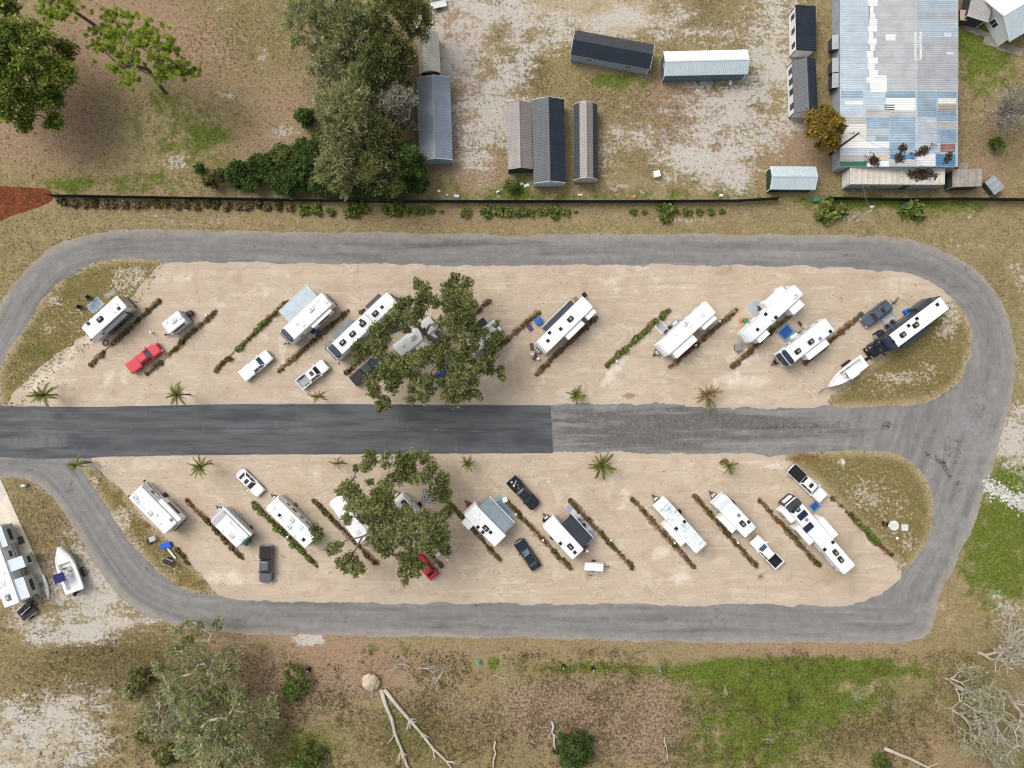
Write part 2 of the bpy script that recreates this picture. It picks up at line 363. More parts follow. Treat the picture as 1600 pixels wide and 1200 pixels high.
t = NT('red_dirt'); n2 = t.noise(.6, 6, .65); c = t.mix(t.mr(n2, .35, .65), (.19, .055, .022), (.12, .036, .016)); c = t.mix(t.mr(t.noise(1.2, 6, .75), .52, .62, 0, .8), c, (.075, .028, .014)); t.done(t.mix(t.mr(t.noise(2, 5, .7), .56, .7), c, (.30, .15, .08)), .95, .1); t.bump(n2, .6, .2)
t = NT('mulch'); n3 = t.noise(3, 6, .75); c = t.mix(t.mr(n3, .35, .65), (.20, .12, .07), (.34, .235, .155)); t.done(t.scale(c, t.mr(t.noise(11, 2), .3, .7, .65, 1.35)), .95, .1); t.bump(n3, .8, .08)

# ------------------------------------------------------------------ the ground sheet
def axis(a, b, step): return np.concatenate([[-900, -450, -250], np.arange(a, b + step, step), [250, 450, 900]])
gx = axis(-105, 105, .7); gy = axis(-80, 80, .7); GX, GY = np.meshgrid(gx, gy)
# soft patches of what covers the soil, in photo pixels (px, py, rx, ry, strength)
GROUND = dict(
 white=[(750, 120, 90, 170, .52), (700, 40, 60, 90, .5), (860, 40, 140, 60, .45), (1150, 200, 110, 130, .42), (1210, 90, 50, 120, .66), (980, 230, 130, 70, .42), (1040, 40, 120, 50, .45), (760, 200, 60, 90, .25), (1130, 260, 60, 50, .3),
        (90, 930, 90, 90, .42), (170, 935, 60, 60, .5), (100, 960, 120, 50, .5), (30, 1150, 110, 90, .6), (150, 1130, 80, 80, .42), (1590, 690, 50, 70, .68), (1590, 420, 30, 60, .38), (1560, 945, 45, 30, .5), (1420, 395, 40, 12, .3), (1330, 340, 30, 15, .35), (1500, 380, 60, 12, .25), (350, 20, 18, 60, .38), (350, 150, 30, 15, .4), (270, 255, 35, 14, .42), (410, 80, 20, 20, .38), (490, 996, 18, 12, .6), (440, 205, 30, 15, .36), (1100, 160, 60, 40, .3), (220, 960, 40, 20, .5), (470, 1000, 30, 8, .5), (620, 360, 300, 4, .2), (1070, 345, 40, 6, .5), (60, 770, 30, 30, .2), (110, 850, 40, 50, .2)],
 brown=[(760, 150, 130, 170, .45), (1130, 180, 150, 130, .42), (120, 90, 140, 110, .75), (240, 40, 130, 60, .65), (330, 110, 60, 60, .6), (60, 220, 120, 60, .75), (440, 160, 70, 60, .7), (420, 230, 120, 25, .7), (700, 90, 35, 80, .7), (800, 30, 40, 30, .4), (690, 150, 60, 120, .45), (740, 270, 60, 30, .6), (1260, 240, 60, 60, .7), (1060, 165, 80, 50, .55), (1530, 280, 70, 50, .6), (1540, 140, 30, 120, .45), (480, 1050, 100, 60, .75), (600, 1040, 160, 40, .5), (700, 340, 700, 22, .45), (150, 318, 200, 10, .6), (410, 1010, 130, 22, .7), (800, 1012, 700, 20, .42), (1500, 400, 90, 22, .3), (1300, 1015, 200, 14, .5), (1460, 930, 30, 40, .6), (700, 1115, 260, 70, .4), (1480, 1170, 130, 60, .6), (230, 980, 60, 16, .6)],
 green=[(265, 200, 70, 60, .5), (330, 220, 40, 45, .55), (100, 290, 40, 16, .65), (220, 285, 130, 20, .5), (250, 150, 20, 14, .55), (960, 128, 70, 14, .75), (1120, 130, 60, 14, .65), (700, 285, 30, 16, .6), (805, 290, 40, 20, .7), (1000, 305, 250, 8, .55), (1085, 265, 7, 28, .6), (1130, 265, 6, 35, .5), (1540, 100, 55, 60, .75), (1520, 60, 30, 25, .75), (1330, 315, 120, 10, .8), (1450, 325, 120, 14, .55), (1560, 850, 70, 115, .95), (1590, 760, 40, 50, .7), (1240, 1044, 225, 16, 1.0), (1120, 1060, 100, 26, .45), (1300, 1085, 150, 55, .62), (1180, 1120, 140, 75, .58), (1150, 1185, 150, 40, .42), (910, 1042, 110, 12, .75), (770, 1035, 18, 12, .8), (620, 1012, 60, 14, .5), (500, 1130, 60, 60, .35), (460, 1180, 60, 40, .6), (640, 1150, 40, 50, .45), (1580, 560, 30, 90, .35), (400, 1010, 60, 10, .4), (1480, 320, 60, 10, .5), (860, 60, 40, 60, .2), (700, 315, 260, 10, .35), (1520, 1120, 60, 40, .3), (800, 100, 35, 40, .25)],
 pale=[(920, 10, 150, 45, .8), (960, 40, 40, 20, .7), (40, 1170, 80, 60, .75), (1500, 352, 120, 10, .3), (300, 348, 300, 8, .35), (1270, 352, 100, 8, .4), (1590, 600, 40, 120, .35), (1545, 690, 20, 60, .55), (1480, 960, 25, 40, .4), (620, 1000, 30, 6, .4), (330, 1000, 60, 8, .5), (1240, 160, 25, 120, .35)],
 pink=[(90, 850, 120, 120, .5), (60, 1140, 140, 70, .5), (1150, 90, 120, 90, .3), (760, 160, 90, 130, .4), (760, 1110, 180, 50, .62), (950, 1090, 140, 70, .62), (1030, 1150, 90, 60, .6), (560, 1090, 60, 60, .45), (900, 1170, 140, 40, .5), (470, 1090, 60, 60, .6), (1060, 1060, 40, 24, .5), (650, 1040, 90, 16, .6), (1090, 170, 100, 40, .5), (1290, 1080, 60, 24, .35), (1100, 235, 120, 60, .42), (400, 1060, 40, 40, .5)],
 olive=[(220, 1000, 160, 45, .5), (120, 1050, 160, 45, .62), (260, 1100, 120, 80, .5), (720, 1140, 120, 70, .5), (600, 1150, 100, 60, .55), (1120, 1100, 120, 60, .45), (1230, 1150, 140, 50, .4), (800, 60, 60, 80, .55), (1000, 230, 90, 70, .45), (830, 120, 40, 40, .5), (1080, 20, 80, 50, .55), (1180, 110, 24, 90, .45), (330, 60, 60, 90, .4), (420, 60, 60, 100, .4), (1100, 190, 60, 40, .35), (80, 810, 70, 80, .55), (1560, 460, 40, 80, .4), (960, 150, 100, 40, .4), (1180, 160, 30, 60, .35), (1000, 1050, 350, 14, .4), (1400, 1130, 120, 60, .5)])
def gw(k, x, y): return blobs(x, y, GROUND[k])
X_, Y_ = GX.ravel(), GY.ravel(); one = np.ones_like(X_)
ga = np.stack([gw('white', X_, Y_), gw('brown', X_, Y_), gw('green', X_, Y_), one], 1); gb = np.stack([gw('pale', X_, Y_), gw('pink', X_, Y_), gw('olive', X_, Y_), one], 1)
ny, nx = GX.shape; ii = np.arange(ny * nx).reshape(ny, nx)
F = np.stack([ii[:-1, :-1], ii[:-1, 1:], ii[1:, 1:], ii[1:, :-1]], -1).reshape(-1, 4)
tag(add('ground', np_mesh('ground', np.stack([X_, Y_, np.zeros_like(X_)], 1), F, M['ground_mat'], cattrs=dict(ga=ga, gb=gb))), kind='structure')

ROAD = [(-40, 560), (-12, 500), (20, 443), (62, 398), (110, 372), (165, 361), (250, 358), (400, 361), (500, 364), (650, 364), (800, 367), (950, 366), (1100, 365), (1300, 368), (1400, 370), (1465, 385), (1520, 415), (1558, 455), (1580, 510), (1589, 560), (1582, 620), (1566, 680), (1545, 750), (1520, 820), (1490, 890), (1462, 938), (1462, 965), (1452, 992), (1425, 1007), (1300, 1005), (1100, 1004), (900, 1001), (700, 994), (500, 993), (370, 990), (300, 985), (250, 971), (200, 946), (165, 906), (130, 850), (95, 795), (62, 755), (20, 747), (-40, 748), (-150, 748), (-150, 600), (-60, 600)]
sheet('gravel_road', ROAD, 'road_mat', .006, cell=.42, amp=.5, seed=3, weights=dict(
 r=[(1010, 655, 190, 22, .8), (980, 690, 150, 20, .75), (1180, 668, 160, 26, .5), (1330, 668, 120, 14, .3), (760, 378, 160, 12, .6), (640, 390, 60, 10, .4), (1500, 460, 60, 40, .25), (40, 720, 60, 10, .5), (1290, 400, 60, 6, .4)],
 g=[(1530, 680, 60, 70, .7), (1480, 830, 60, 70, .6), (1450, 970, 60, 40, .5), (1000, 970, 300, 20, .3), (100, 430, 60, 60, .35), (1250, 700, 120, 12, .4), (1560, 560, 30, 80, .4)],
 b=[(1330, 399, 16, 5, .55), (1385, 664, 8, 8, .5), (1458, 715, 26, 5, .55, -30), (1478, 735, 18, 4, .5, -60), (900, 660, 30, 3, .42), (1050, 668, 60, 3, .36), (1200, 670, 60, 3, .36), (745, 947, 60, 4, .4), (690, 375, 40, 3, .42), (235, 895, 14, 4, .4, -45), (1490, 700, 26, 26, .38), (1320, 660, 40, 4, .34), (1530, 640, 40, 60, .26), (1500, 760, 30, 40, .26), (1560, 500, 16, 50, .26), (1280, 666, 120, 5, .3), (1000, 640, 160, 8, .25), (450, 385, 90, 4, .3), (1130, 388, 120, 5, .3), (480, 968, 160, 6, .28), (1100, 970, 200, 8, .25), (110, 760, 12, 30, .3)]))
SAND_UP = [(10, 640), (16, 622), (50, 588), (87, 553), (130, 526), (170, 500), (205, 468), (222, 440), (240, 420), (256, 410), (300, 410), (500, 411), (700, 414), (900, 414), (1100, 414), (1250, 415), (1380, 420), (1440, 433), (1470, 450), (1500, 478), (1480, 500), (1440, 520), (1395, 552), (1335, 606), (1300, 640), (1150, 637), (1060, 633), (980, 630), (900, 632), (860, 633), (600, 632), (400, 630), (200, 635)]
GR_UL = [(0, 640), (-3, 590), (2, 567), (15, 548), (45, 500), (72, 460), (100, 435), (132, 417), (160, 406), (200, 403), (246, 404), (256, 412), (240, 440), (222, 470), (200, 500), (150, 540), (100, 570), (60, 605), (40, 640)]
GR_UR = [(1285, 628), (1330, 595), (1380, 555), (1430, 510), (1478, 470), (1492, 470), (1507, 487), (1517, 510), (1519, 540), (1512, 570), (1498, 598), (1478, 615), (1445, 629), (1380, 636), (1340, 637), (1295, 636)]
sheet('grass_island', GR_UL, 'grass_mat', .010, amp=.5, seed=21, weights=dict(r=[(205, 430, 30, 16, .8), (130, 500, 50, 40, .3), (40, 590, 30, 30, .25), (85, 470, 14, 10, .6), (190, 450, 26, 20, .5), (75, 515, 14, 10, .45)], g=[(60, 560, 40, 60, .5), (120, 450, 60, 30, .45)], b=[]))
sheet('sand_lot', SAND_UP, 'sand_mat_up', .014, amp=.5, seed=5, crisp=lambda x, y: np.where((y < -2.2) & (x < 6.5), .12, 1.0), weights=dict(
 r=[(100, 560, 90, 12, .6, 40), (280, 430, 50, 14, .5), (180, 590, 40, 18, .55), (410, 455, 30, 14, .55), (430, 560, 40, 30, .35), (960, 580, 40, 8, .7, 48), (980, 430, 50, 30, .4), (1160, 595, 60, 16, .55), (1170, 560, 40, 20, .45), (80, 600, 60, 16, .5), (1230, 425, 25, 12, .6), (840, 570, 20, 30, .4, 40), (800, 555, 10, 30, .5, -40), (640, 415, 100, 6, .3)],
 g=[(190, 520, 30, 12, .4, 42), (290, 520, 24, 10, .4, 42), (400, 575, 30, 14, .35, 42), (490, 590, 26, 12, .35, 42), (500, 510, 34, 10, .4, 42), (900, 530, 40, 12, .38, 44), (1090, 535, 40, 12, .38, 42), (1215, 505, 40, 12, .4, 42), (1320, 560, 36, 14, .4, 40), (1180, 440, 60, 16, .35, 20), (600, 440, 80, 14, .3), (800, 460, 50, 12, .35, 40), (930, 460, 12, 40, .4, 50), (870, 500, 100, 25, .3, 45), (1130, 420, 25, 14, .75), (1255, 570, 50, 16, .5, 40), (370, 610, 40, 16, .3), (480, 545, 40, 10, .3), (700, 615, 60, 12, .45), (350, 450, 10, 20, .4)],
 b=[(162, 490, 12, 40, .35, -50), (1142, 417, 5, 3, .7), (985, 618, 14, 5, .55), (210, 536, 5, 4, .6)]))
sheet('grass_island', GR_UR, 'grass_mat', .018, amp=.5, seed=22, weights=dict(r=[(1400, 600, 90, 30, .3), (1487, 495, 16, 30, .75), (1470, 520, 16, 16, .5), (1450, 575, 20, 16, .35), (1400, 590, 40, 12, .3)], g=[(1400, 610, 60, 16, .3)], b=[(1400, 580, 80, 40, .35)]))
SAND_LOW = [(132, 712), (200, 711), (320, 709), (500, 708), (700, 706), (860, 706), (960, 707), (1100, 709), (1200, 711), (1225, 712), (1260, 730), (1310, 775), (1350, 820), (1395, 865), (1412, 895), (1400, 912), (1375, 930), (1335, 946), (1200, 946), (1000, 945), (850, 944), (700, 942), (500, 940), (400, 937), (345, 935), (320, 910), (295, 875), (260, 850), (225, 815), (190, 775), (160, 742)]
GR_LL = [(124, 720), (150, 733), (162, 741), (192, 768), (215, 800), (240, 825), (270, 850), (300, 882), (318, 902), (344, 933), (300, 926), (262, 908), (235, 885), (205, 850), (175, 807), (152, 770), (135, 745)]
GR_LR = [(1214, 709), (1300, 705), (1380, 704), (1420, 717), (1445, 745), (1459, 785), (1456, 830), (1437, 868), (1410, 898), (1400, 885), (1388, 862), (1340, 815), (1300, 775), (1275, 750), (1245, 730)]
sheet('sand_lot', SAND_LOW, 'sand_mat_low', .014, amp=.5, seed=7, crisp=lambda x, y: np.where((y > -13) & (x < 6.5), .15, 1.0), weights=dict(
 r=[(360, 905, 60, 16, .6), (1200, 725, 30, 12, .6), (480, 735, 30, 14, .4), (1050, 905, 30, 18, .6), (1090, 870, 20, 20, .4), (960, 770, 30, 40, .35), (310, 930, 60, 6, .4), (880, 740, 60, 20, .3), (1030, 860, 24, 14, .5)],
 g=[(385, 760, 26, 12, .35, -45), (415, 890, 14, 34, .38), (470, 850, 40, 12, .38, -45), (265, 830, 34, 12, .4, -45), (820, 775, 30, 14, .35, -45), (830, 875, 26, 14, .38, -55), (905, 870, 30, 10, .38, -45), (1085, 850, 34, 12, .38, -48), (1200, 870, 30, 14, .38, -45), (1265, 765, 34, 14, .3, -42), (1150, 900, 70, 14, .35, -10), (700, 925, 80, 10, .35), (1300, 900, 60, 20, .5), (290, 830, 12, 30, .45, 45), (340, 745, 30, 18, .45), (640, 900, 60, 20, .4), (830, 720, 100, 8, .35), (580, 925, 100, 8, .3), (1010, 925, 14, 7, .6), (745, 840, 16, 12, .5)],
 b=[(840, 835, 22, 12, .5, -45), (1188, 900, 6, 4, .6), (920, 900, 6, 10, .4), (250, 725, 6, 3, .5), (150, 727, 10, 8, .6), (1070, 815, 10, 4, .3)]))
sheet('grass_island', GR_LL, 'grass_mat', .018, amp=.4, seed=23, weights=dict(r=[(260, 890, 40, 24, .3), (190, 812, 20, 24, .75), (150, 750, 8, 10, .6), (215, 855, 16, 20, .5)], g=[(270, 890, 30, 14, .3), (165, 760, 14, 18, .3)], b=[(220, 815, 30, 16, .6), (190, 780, 20, 30, .5), (290, 910, 60, 12, .6)]))
sheet('grass_island', GR_LR, 'grass_mat', .018, amp=.45, seed=24, weights=dict(r=[(1390, 800, 60, 60, .32), (1330, 750, 50, 30, .25), (1315, 722, 8, 6, .7), (1405, 880, 12, 10, .55), (1420, 850, 16, 16, .4), (1350, 780, 30, 20, .25)], g=[(1430, 780, 30, 50, .35), (1330, 740, 60, 20, .3)], b=[(1260, 715, 40, 10, .7), (1400, 730, 40, 20, .35), (1440, 820, 20, 40, .4)]))
sheet('asphalt_road', [(-150, 631), (0, 634), (100, 636), (200, 635), (320, 632), (600, 632), (860, 634), (865, 708), (700, 709), (500, 710), (300, 711), (160, 714), (130, 716), (70, 717), (0, 714), (-150, 714)], 'asphalt_mat', .022, cell=.4, amp=.09, smooth=0, seed=9, weights=dict(
 r=[(60, 690, 80, 20, .8), (80, 650, 80, 14, .5), (400, 672, 100, 5, .5), (640, 690, 20, 14, .5), (820, 672, 40, 8, .4), (470, 660, 30, 16, .3)], g=[(180, 690, 90, 16, .55), (400, 650, 100, 14, .6), (700, 680, 120, 24, .6), (840, 690, 40, 20, .5), (90, 650, 14, 8, .6)], b=[]))
sheet('red_dirt_patch', [(-30, 293), (40, 291), (78, 294), (88, 312), (70, 322), (40, 332), (0, 346), (-30, 356)], 'red_dirt', .006, amp=.3, seed=31)
# concrete pad at the left edge
cp = MB(); q = [P(-60, 745), P(2, 750), P(71, 906), P(20, 935), P(-60, 940)]
cp.loft([[(x, y, -.05) for x, y in q[::-1]], [(x, y, .07) for x, y in q[::-1]]]); tag(cp.build('concrete_pad', 'concrete'), kind='structure')
GEOM_OK = True
# ------------------------------------------------------------------ buildings
def metal(name, col, rough=.45, var=.1, stain=None, metal_=.15):
    t = NT(name); f = t.mr(t.noise(.5, 5, .6), .3, .7, 1 - var, 1 + var); c = t.scale(col, f)
    c = t.mix(t.mr(t.noise(1.0, 5, .65, vec=t.rot(0, (.5, 2.2, 1))), .54, .72, 0, .65), c, stain or tuple(k * .7 for k in col))
    t.done(c, rough, .4, metal_); t.bump(t.noise(14, 2), .06, .02)
metal('roof_steelblue', (.23, .27, .31)); metal('roof_navy', (.022, .03, .045), .35, .2, (.035, .045, .06)); metal('roof_taupe', (.25, .225, .21)); metal('roof_navy_lit', (.055, .06, .07), .4, .15)  # last one: navy roofing with sky reflection put into the colour, for lit slopes
metal('roof_cream', (.66, .63, .54)); metal('roof_white', (.80, .80, .80), .5, .04, (.72, .73, .74)); metal('roof_ice', (.52, .60, .63), .45, .06, (.46, .54, .57)); metal('roof_grey', (.30, .33, .35))
metal('b_pale', (.45, .52, .57), .5, .12, (.30, .37, .42)); metal('b_blue', (.25, .34, .42), .5, .2, (.33, .40, .46)); metal('b_deep', (.10, .23, .39), .45, .1); metal('b_grey', (.44, .45, .46), .6, .14, (.34, .335, .335))
metal('b_white', (.74, .74, .72), .55, .06, (.60, .60, .58)); metal('b_cream', (.70, .66, .55), .6, .06); metal('b_taupe', (.42, .39, .375), .65, .14, (.30, .27, .25)); metal('b_tan', (.42, .32, .26), .7, .15); metal('b_green', (.035, .14, .085), .5, .15)
metal('b_rust', (.26, .14, .12), .8, .25, (.36, .22, .18)); metal('b_peach', (.58, .46, .38), .7, .1); metal('rust_cream', (.58, .54, .46), .7, .1, (.34, .25, .17))
mk('wall_blue', (.26, .32, .38), .7); mk('wall_slate', (.10, .14, .19), .7); mk('wall_ice', (.48, .58, .62), .7, var=.05); mk('wall_green', (.02, .05, .035), .7); mk('wall_cream', (.52, .50, .42), .7); mk('wall_white', (.68, .70, .70), .7, var=.05); mk('wall_brown', (.07, .04, .03), .8); mk('wall_dark', (.05, .055, .06), .8); mk('wall_steel', (.30, .33, .36), .6, var=.15)
mk('pale_screen', (.55, .56, .56), .6)
mk('mesh_black', (.012, .016, .015), .8, var=.3); mk('mesh_green', (.015, .03, .022), .8, var=.3); mk('pole_wood', (.07, .058, .05), .85, var=.3); mk('wire', (.03, .03, .03), .6)

def ribs(u0, u1, pitch, amp):
    out = []; u = u0
    while u < u1 - 1e-4:
        for f, a in ((0, 0), (.5, 0), (.62, amp), (.88, amp)): 
            if u + f * pitch < u1: out.append((u + f * pitch, a))
        u += pitch
    out.append((u1, 0)); return out

def slope(u0, u1, A, B, pitch=.3, amp=.035):
    """ribbed roof sheet: runs along x from u0 to u1, falls from A=(y,z) to B=(y,z)"""
    m = MB(); n = Vector((0, -(B[1] - A[1]), B[0] - A[0]))
    if n.z < 0: n = -n
    n.normalize(); R = ribs(u0, u1, pitch, amp)
    m.loft([[(u, A[0] + n.y * a, A[1] + n.z * a) for u, a in R], [(u, B[0] + n.y * a, B[1] + n.z * a) for u, a in R]], caps=False, closed=False)
    m.box(u0, u1, min(B[0], B[0] - .02), max(B[0], B[0] - .02) , B[1] - .12, B[1] - .005)
    return m

def wallrect(root, name, m, side, L, W, a, z0, w, h, t=.03, sub=None):
    """a flat fitting on one wall; side in x+ x- y+ y-; a = position along the wall"""
    b = MB(); d = {'x+': (L, 1), 'x-': (-L, -1), 'y+': (W, 1), 'y-': (-W, -1)}[side]
    o0, o1 = sorted((d[0] - d[1] * .02, d[0] + d[1] * t))
    if side[0] == 'x': b.box(o0, o1, a - w / 2, a + w / 2, z0, z0 + h)
    else: b.box(a - w / 2, a + w / 2, o0, o1, z0, z0 + h)
    o = b.build(name, m, root)
    if sub:
        c = MB(); o0, o1 = sorted((d[0] + d[1] * (t - .01), d[0] + d[1] * (t + .012)))
        for k in (-1, 1):
            lo, hi = sorted((a + k * .04, a + k * (w / 2 - .06)))
            if side[0] == 'x': c.box(o0, o1, lo, hi, z0 + .07, z0 + h - .07)
            else: c.box(lo, hi, o0, o1, z0 + .07, z0 + h - .07)
        c.build('pane', sub, o)
    return o

def shed(name, label, c, l, w, ang, eave=2.5, ridge=3.5, roof=('roof_grey', 'roof_grey'), wall='wall_blue', trim='trim_white', style='gable', group='portable sheds on the sales yard', cat='shed', wins=(), doors=(), open_end=False, over=.12, pitch=.3):
    k = S * (CAMH - eave) / CAMH; x, y = P(c[0], c[1], eave); L = l * k / 2; W = w * k / 2
    r = empty(name, (x, y, 0), math.radians(ang), label, cat, group)
    l2, w2 = L - over, W - over
    if style == 'gable': sec = [(-w2, .1), (w2, .1), (w2, eave), (0, ridge - .06), (-w2, eave)]; sl = [((0, ridge), (W, eave)), ((0, ridge), (-W, eave))]
    elif style == 'gambrel':
        kz = eave + (ridge - eave) * .68; ky = W * .55
        sec = [(-w2, .1), (w2, .1), (w2, eave), (ky - .05, kz - .06), (0, ridge - .06), (-ky + .05, kz - .06), (-w2, eave)]
        sl = [((0, ridge), (ky, kz)), ((0, ridge), (-ky, kz)), ((ky, kz), (W, eave)), ((-ky, kz), (-W, eave))]
    else: sec = [(-w2, .1), (w2, .1), (w2, ridge - .05), (-w2, eave - .05)]; sl = [((W, ridge), (-W, eave))]
    m = MB(); m.loft([[(-l2, a, b) for a, b in sec], [(l2, a, b) for a, b in sec]]); m.build('wall', wall, r)
    for i, (A, B) in enumerate(sl): slope(-L, L, A, B, pitch).build('roof_slope', roof[i % len(roof)], r)
    if style != 'lean': MB().loft([[(-L - .01, -.16, ridge - .0), (-L - .01, 0, ridge + .07), (-L - .01, .16, ridge)], [(L + .01, -.16, ridge), (L + .01, 0, ridge + .07), (L + .01, .16, ridge)]]).build('ridge_cap', roof[0], r)
    for sx in (-1, 1):       # barge trim on both gable ends
        for A, B in sl:
            n = MB(); x0, x1 = sorted((sx * (L + .005), sx * (L + .05)))
            n.loft([[(x0, A[0], A[1] - .14), (x1, A[0], A[1] - .14), (x1, A[0], A[1] + .02), (x0, A[0], A[1] + .02)], [(x0, B[0], B[1] - .14), (x1, B[0], B[1] - .14), (x1, B[0], B[1] + .02), (x0, B[0], B[1] + .02)]]); n.build('barge_board', trim, r)
    for k2 in (-1, 1): MB().box(-l2, l2, k2 * w2 * .6 - .08, k2 * w2 * .6 + .08, 0, .12).build('skid', 'wood', r)
    for sx in (-1, 1):
        for sy in (-1, 1): MB().box(sx * l2 - .05, sx * l2 + .05, sy * w2 - .05, sy * w2 + .05, .1, eave - .2).build('corner_board', trim, r)
    for (side, a, z0, ww, hh) in wins: wallrect(r, 'window', trim, side, l2, w2, a, z0, ww, hh, .03, 'glass')
    for (side, a, ww, hh, mm) in doors: wallrect(r, 'door', mm, side, l2, w2, a, .15, ww, hh, .035)
    return r, L, W

shed('garden_shed', 'small cream shed with a dark open front, half under the trees', (670, 83), 62, 33, 93, 2.1, 3.1, ('roof_cream',), 'wall_cream', 'trim_white', 'gambrel', doors=[('x-', 0, 2.6, 1.9, 'wall_brown')])
shed('storage_shed', 'long steel-blue gabled shed beside the tree belt', (679, 185.5), 129, 52, 91.8, 2.5, 3.4, ('roof_grey', 'roof_steelblue'), 'wall_blue', 'trim_white', doors=[('x-', 0, 2.4, 2.0, 'wall_blue')], wins=[('y-', 2, 1.2, .7, .8), ('y-', -3, 1.2, .7, .8)])
shed('storage_shed', 'long taupe shed with a dark green gable, against the navy shed', (812, 213), 103, 39, 91.2, 2.3, 3.1, ('roof_taupe',), 'wall_green', 'trim_black', doors=[('x-', 0, 1.8, 1.9, 'wall_green')])
shed('storage_shed', 'long navy-roofed shed with a pale blue gable beside the taupe one', (857.5, 220.5), 130, 50, 91.3, 2.5, 3.5, ('roof_navy_lit', 'roof_navy'), 'wall_ice', 'trim_white', doors=[('x-', 0, 2.4, 2.0, 'wall_ice')])  # one navy roof; the slope reflecting the sky is painted lighter
shed('barn_shed', 'narrow taupe gambrel shed with dark lower slopes and a cream gable', (915, 222), 117, 37, 90.4, 2.0, 3.3, ('roof_taupe', 'roof_taupe', 'wall_dark', 'wall_dark'), 'wall_cream', 'trim_white', 'gambrel', doors=[('x-', 0, 1.8, 1.8, 'wall_cream')])
shed('cabin_shed', 'long tilted navy shed with two small windows in its blue wall', (957, 77), 126, 38, -10.5, 2.5, 3.4, ('roof_navy_lit', 'roof_navy'), 'wall_blue', 'trim_white', wins=[('y-', -3.2, 1.2, 1.0, .7), ('y-', 2.9, 1.2, 1.0, .7)], doors=[('y-', 0, .9, 1.9, 'wall_blue')])
shed('storage_shed', 'white-roofed shed with dark slate walls on the sales yard', (1102.5, 98), 130, 38, 1.3, 2.5, 3.4, ('roof_white', 'roof_ice'), 'wall_slate', 'trim_white', doors=[('y-', 0, 1.8, 1.9, 'wall_slate')], wins=[('x-', 0, 1.2, .6, .7)])  # one white roof; its shaded slope is painted in the duller ice tone
shed('cabin_shed', 'black single-slope shed with three windows in its white side', (1258, 45), 69, 34, 91, 2.3, 2.8, ('roof_navy',), 'wall_white', 'trim_black', 'lean', wins=[('y+', 2.2, 1.0, .8, 1.2), ('y+', 0, 1.0, .8, 1.2), ('y+', -2.2, 1.0, .8, 1.2)])
shed('cabin_shed', 'charcoal gabled shed with a window row, beside the yellowing tree', (1257.5, 135), 82, 37, 92.5, 2.4, 3.4, ('roof_navy_lit', 'roof_navy'), 'wall_white', 'trim_black', wins=[('y+', 2.8, .8, .9, 1.3), ('y+', 1.2, .8, .9, 1.3), ('y+', -.4, .8, .9, 1.3), ('y+', -2.6, .8, .9, 1.3)])
shed('garden_shed', 'short pale ice-blue shed with a green end beside the fence gap', (1239, 278), 70, 36, -.6, 2.1, 2.9, ('roof_ice',), 'wall_green', 'trim_white', doors=[('x-', 0, 1.6, 1.8, 'wall_green')], group='portable sheds on the sales yard')

# the big barn with a patched roof
def bz(px): return np.interp(px, [1312, 1434, 1497], [2.9, 4.5, 3.5])
def bp(px, py): h = bz(px); x, y = P(px, py, h); return Vector((x, y, h))
br = empty('barn', (*P(1405, 60), 0), 0, 'large barn roofed in patched blue, grey and white corrugated sheets', 'barn'); b0 = br.location
def panel(x0, x1, y0, y1, m, lift=0.0, name='roof_panel'):
    a, b = bp(x0 + .15, y0 + .12), bp(x1 - .15, y0 + .12); c, d = bp(x0 + .15, y1 - .12), bp(x1 - .15, y1 - .12)
    off = Vector((0, 0, .03 + lift)) - b0; mb = MB(); n = max(2, int(abs(a.y - c.y) / .36 + .5)); A_ = []; B_ = []
    for i in range(n * 4 + 1):
        t_ = i / (n * 4); up = Vector((0, 0, (.0, .035, .06, .035)[i % 4]))
        A_.append(a.lerp(c, t_) + up + off); B_.append(b.lerp(d, t_) + up + off)
    mb.loft([A_, B_], caps=False, closed=False); return mb.build(name, m, br)
r7 = random.Random(7)
for row in range(25):
    y0 = -110 + row * 10
    for k, (x0, x1) in enumerate(((1312, 1357), (1357, 1366), (1366, 1434), (1434, 1497))):
        xx0, xx1 = (x0 + r7.uniform(-4, 2) if k == 1 else x0), (x1 + (r7.uniform(-2, 6) if k == 1 else 0))
        mm = ['b_pale', 'b_white', 'b_grey', r7.choice(['b_grey', 'b_pale', 'b_grey'])][k]
        panel(xx0, xx1, y0, y0 + 10.1, mm, .02 if k == 1 else .004 * (row % 2))
for y0 in range(140, 262, 20):
    for x0, x1 in ((1312, 1353), (1353, 1389), (1389, 1434), (1434, 1466), (1466, 1496.5)): panel(x0, x1, y0, min(y0 + 20.2, 261.5), 'b_pale')
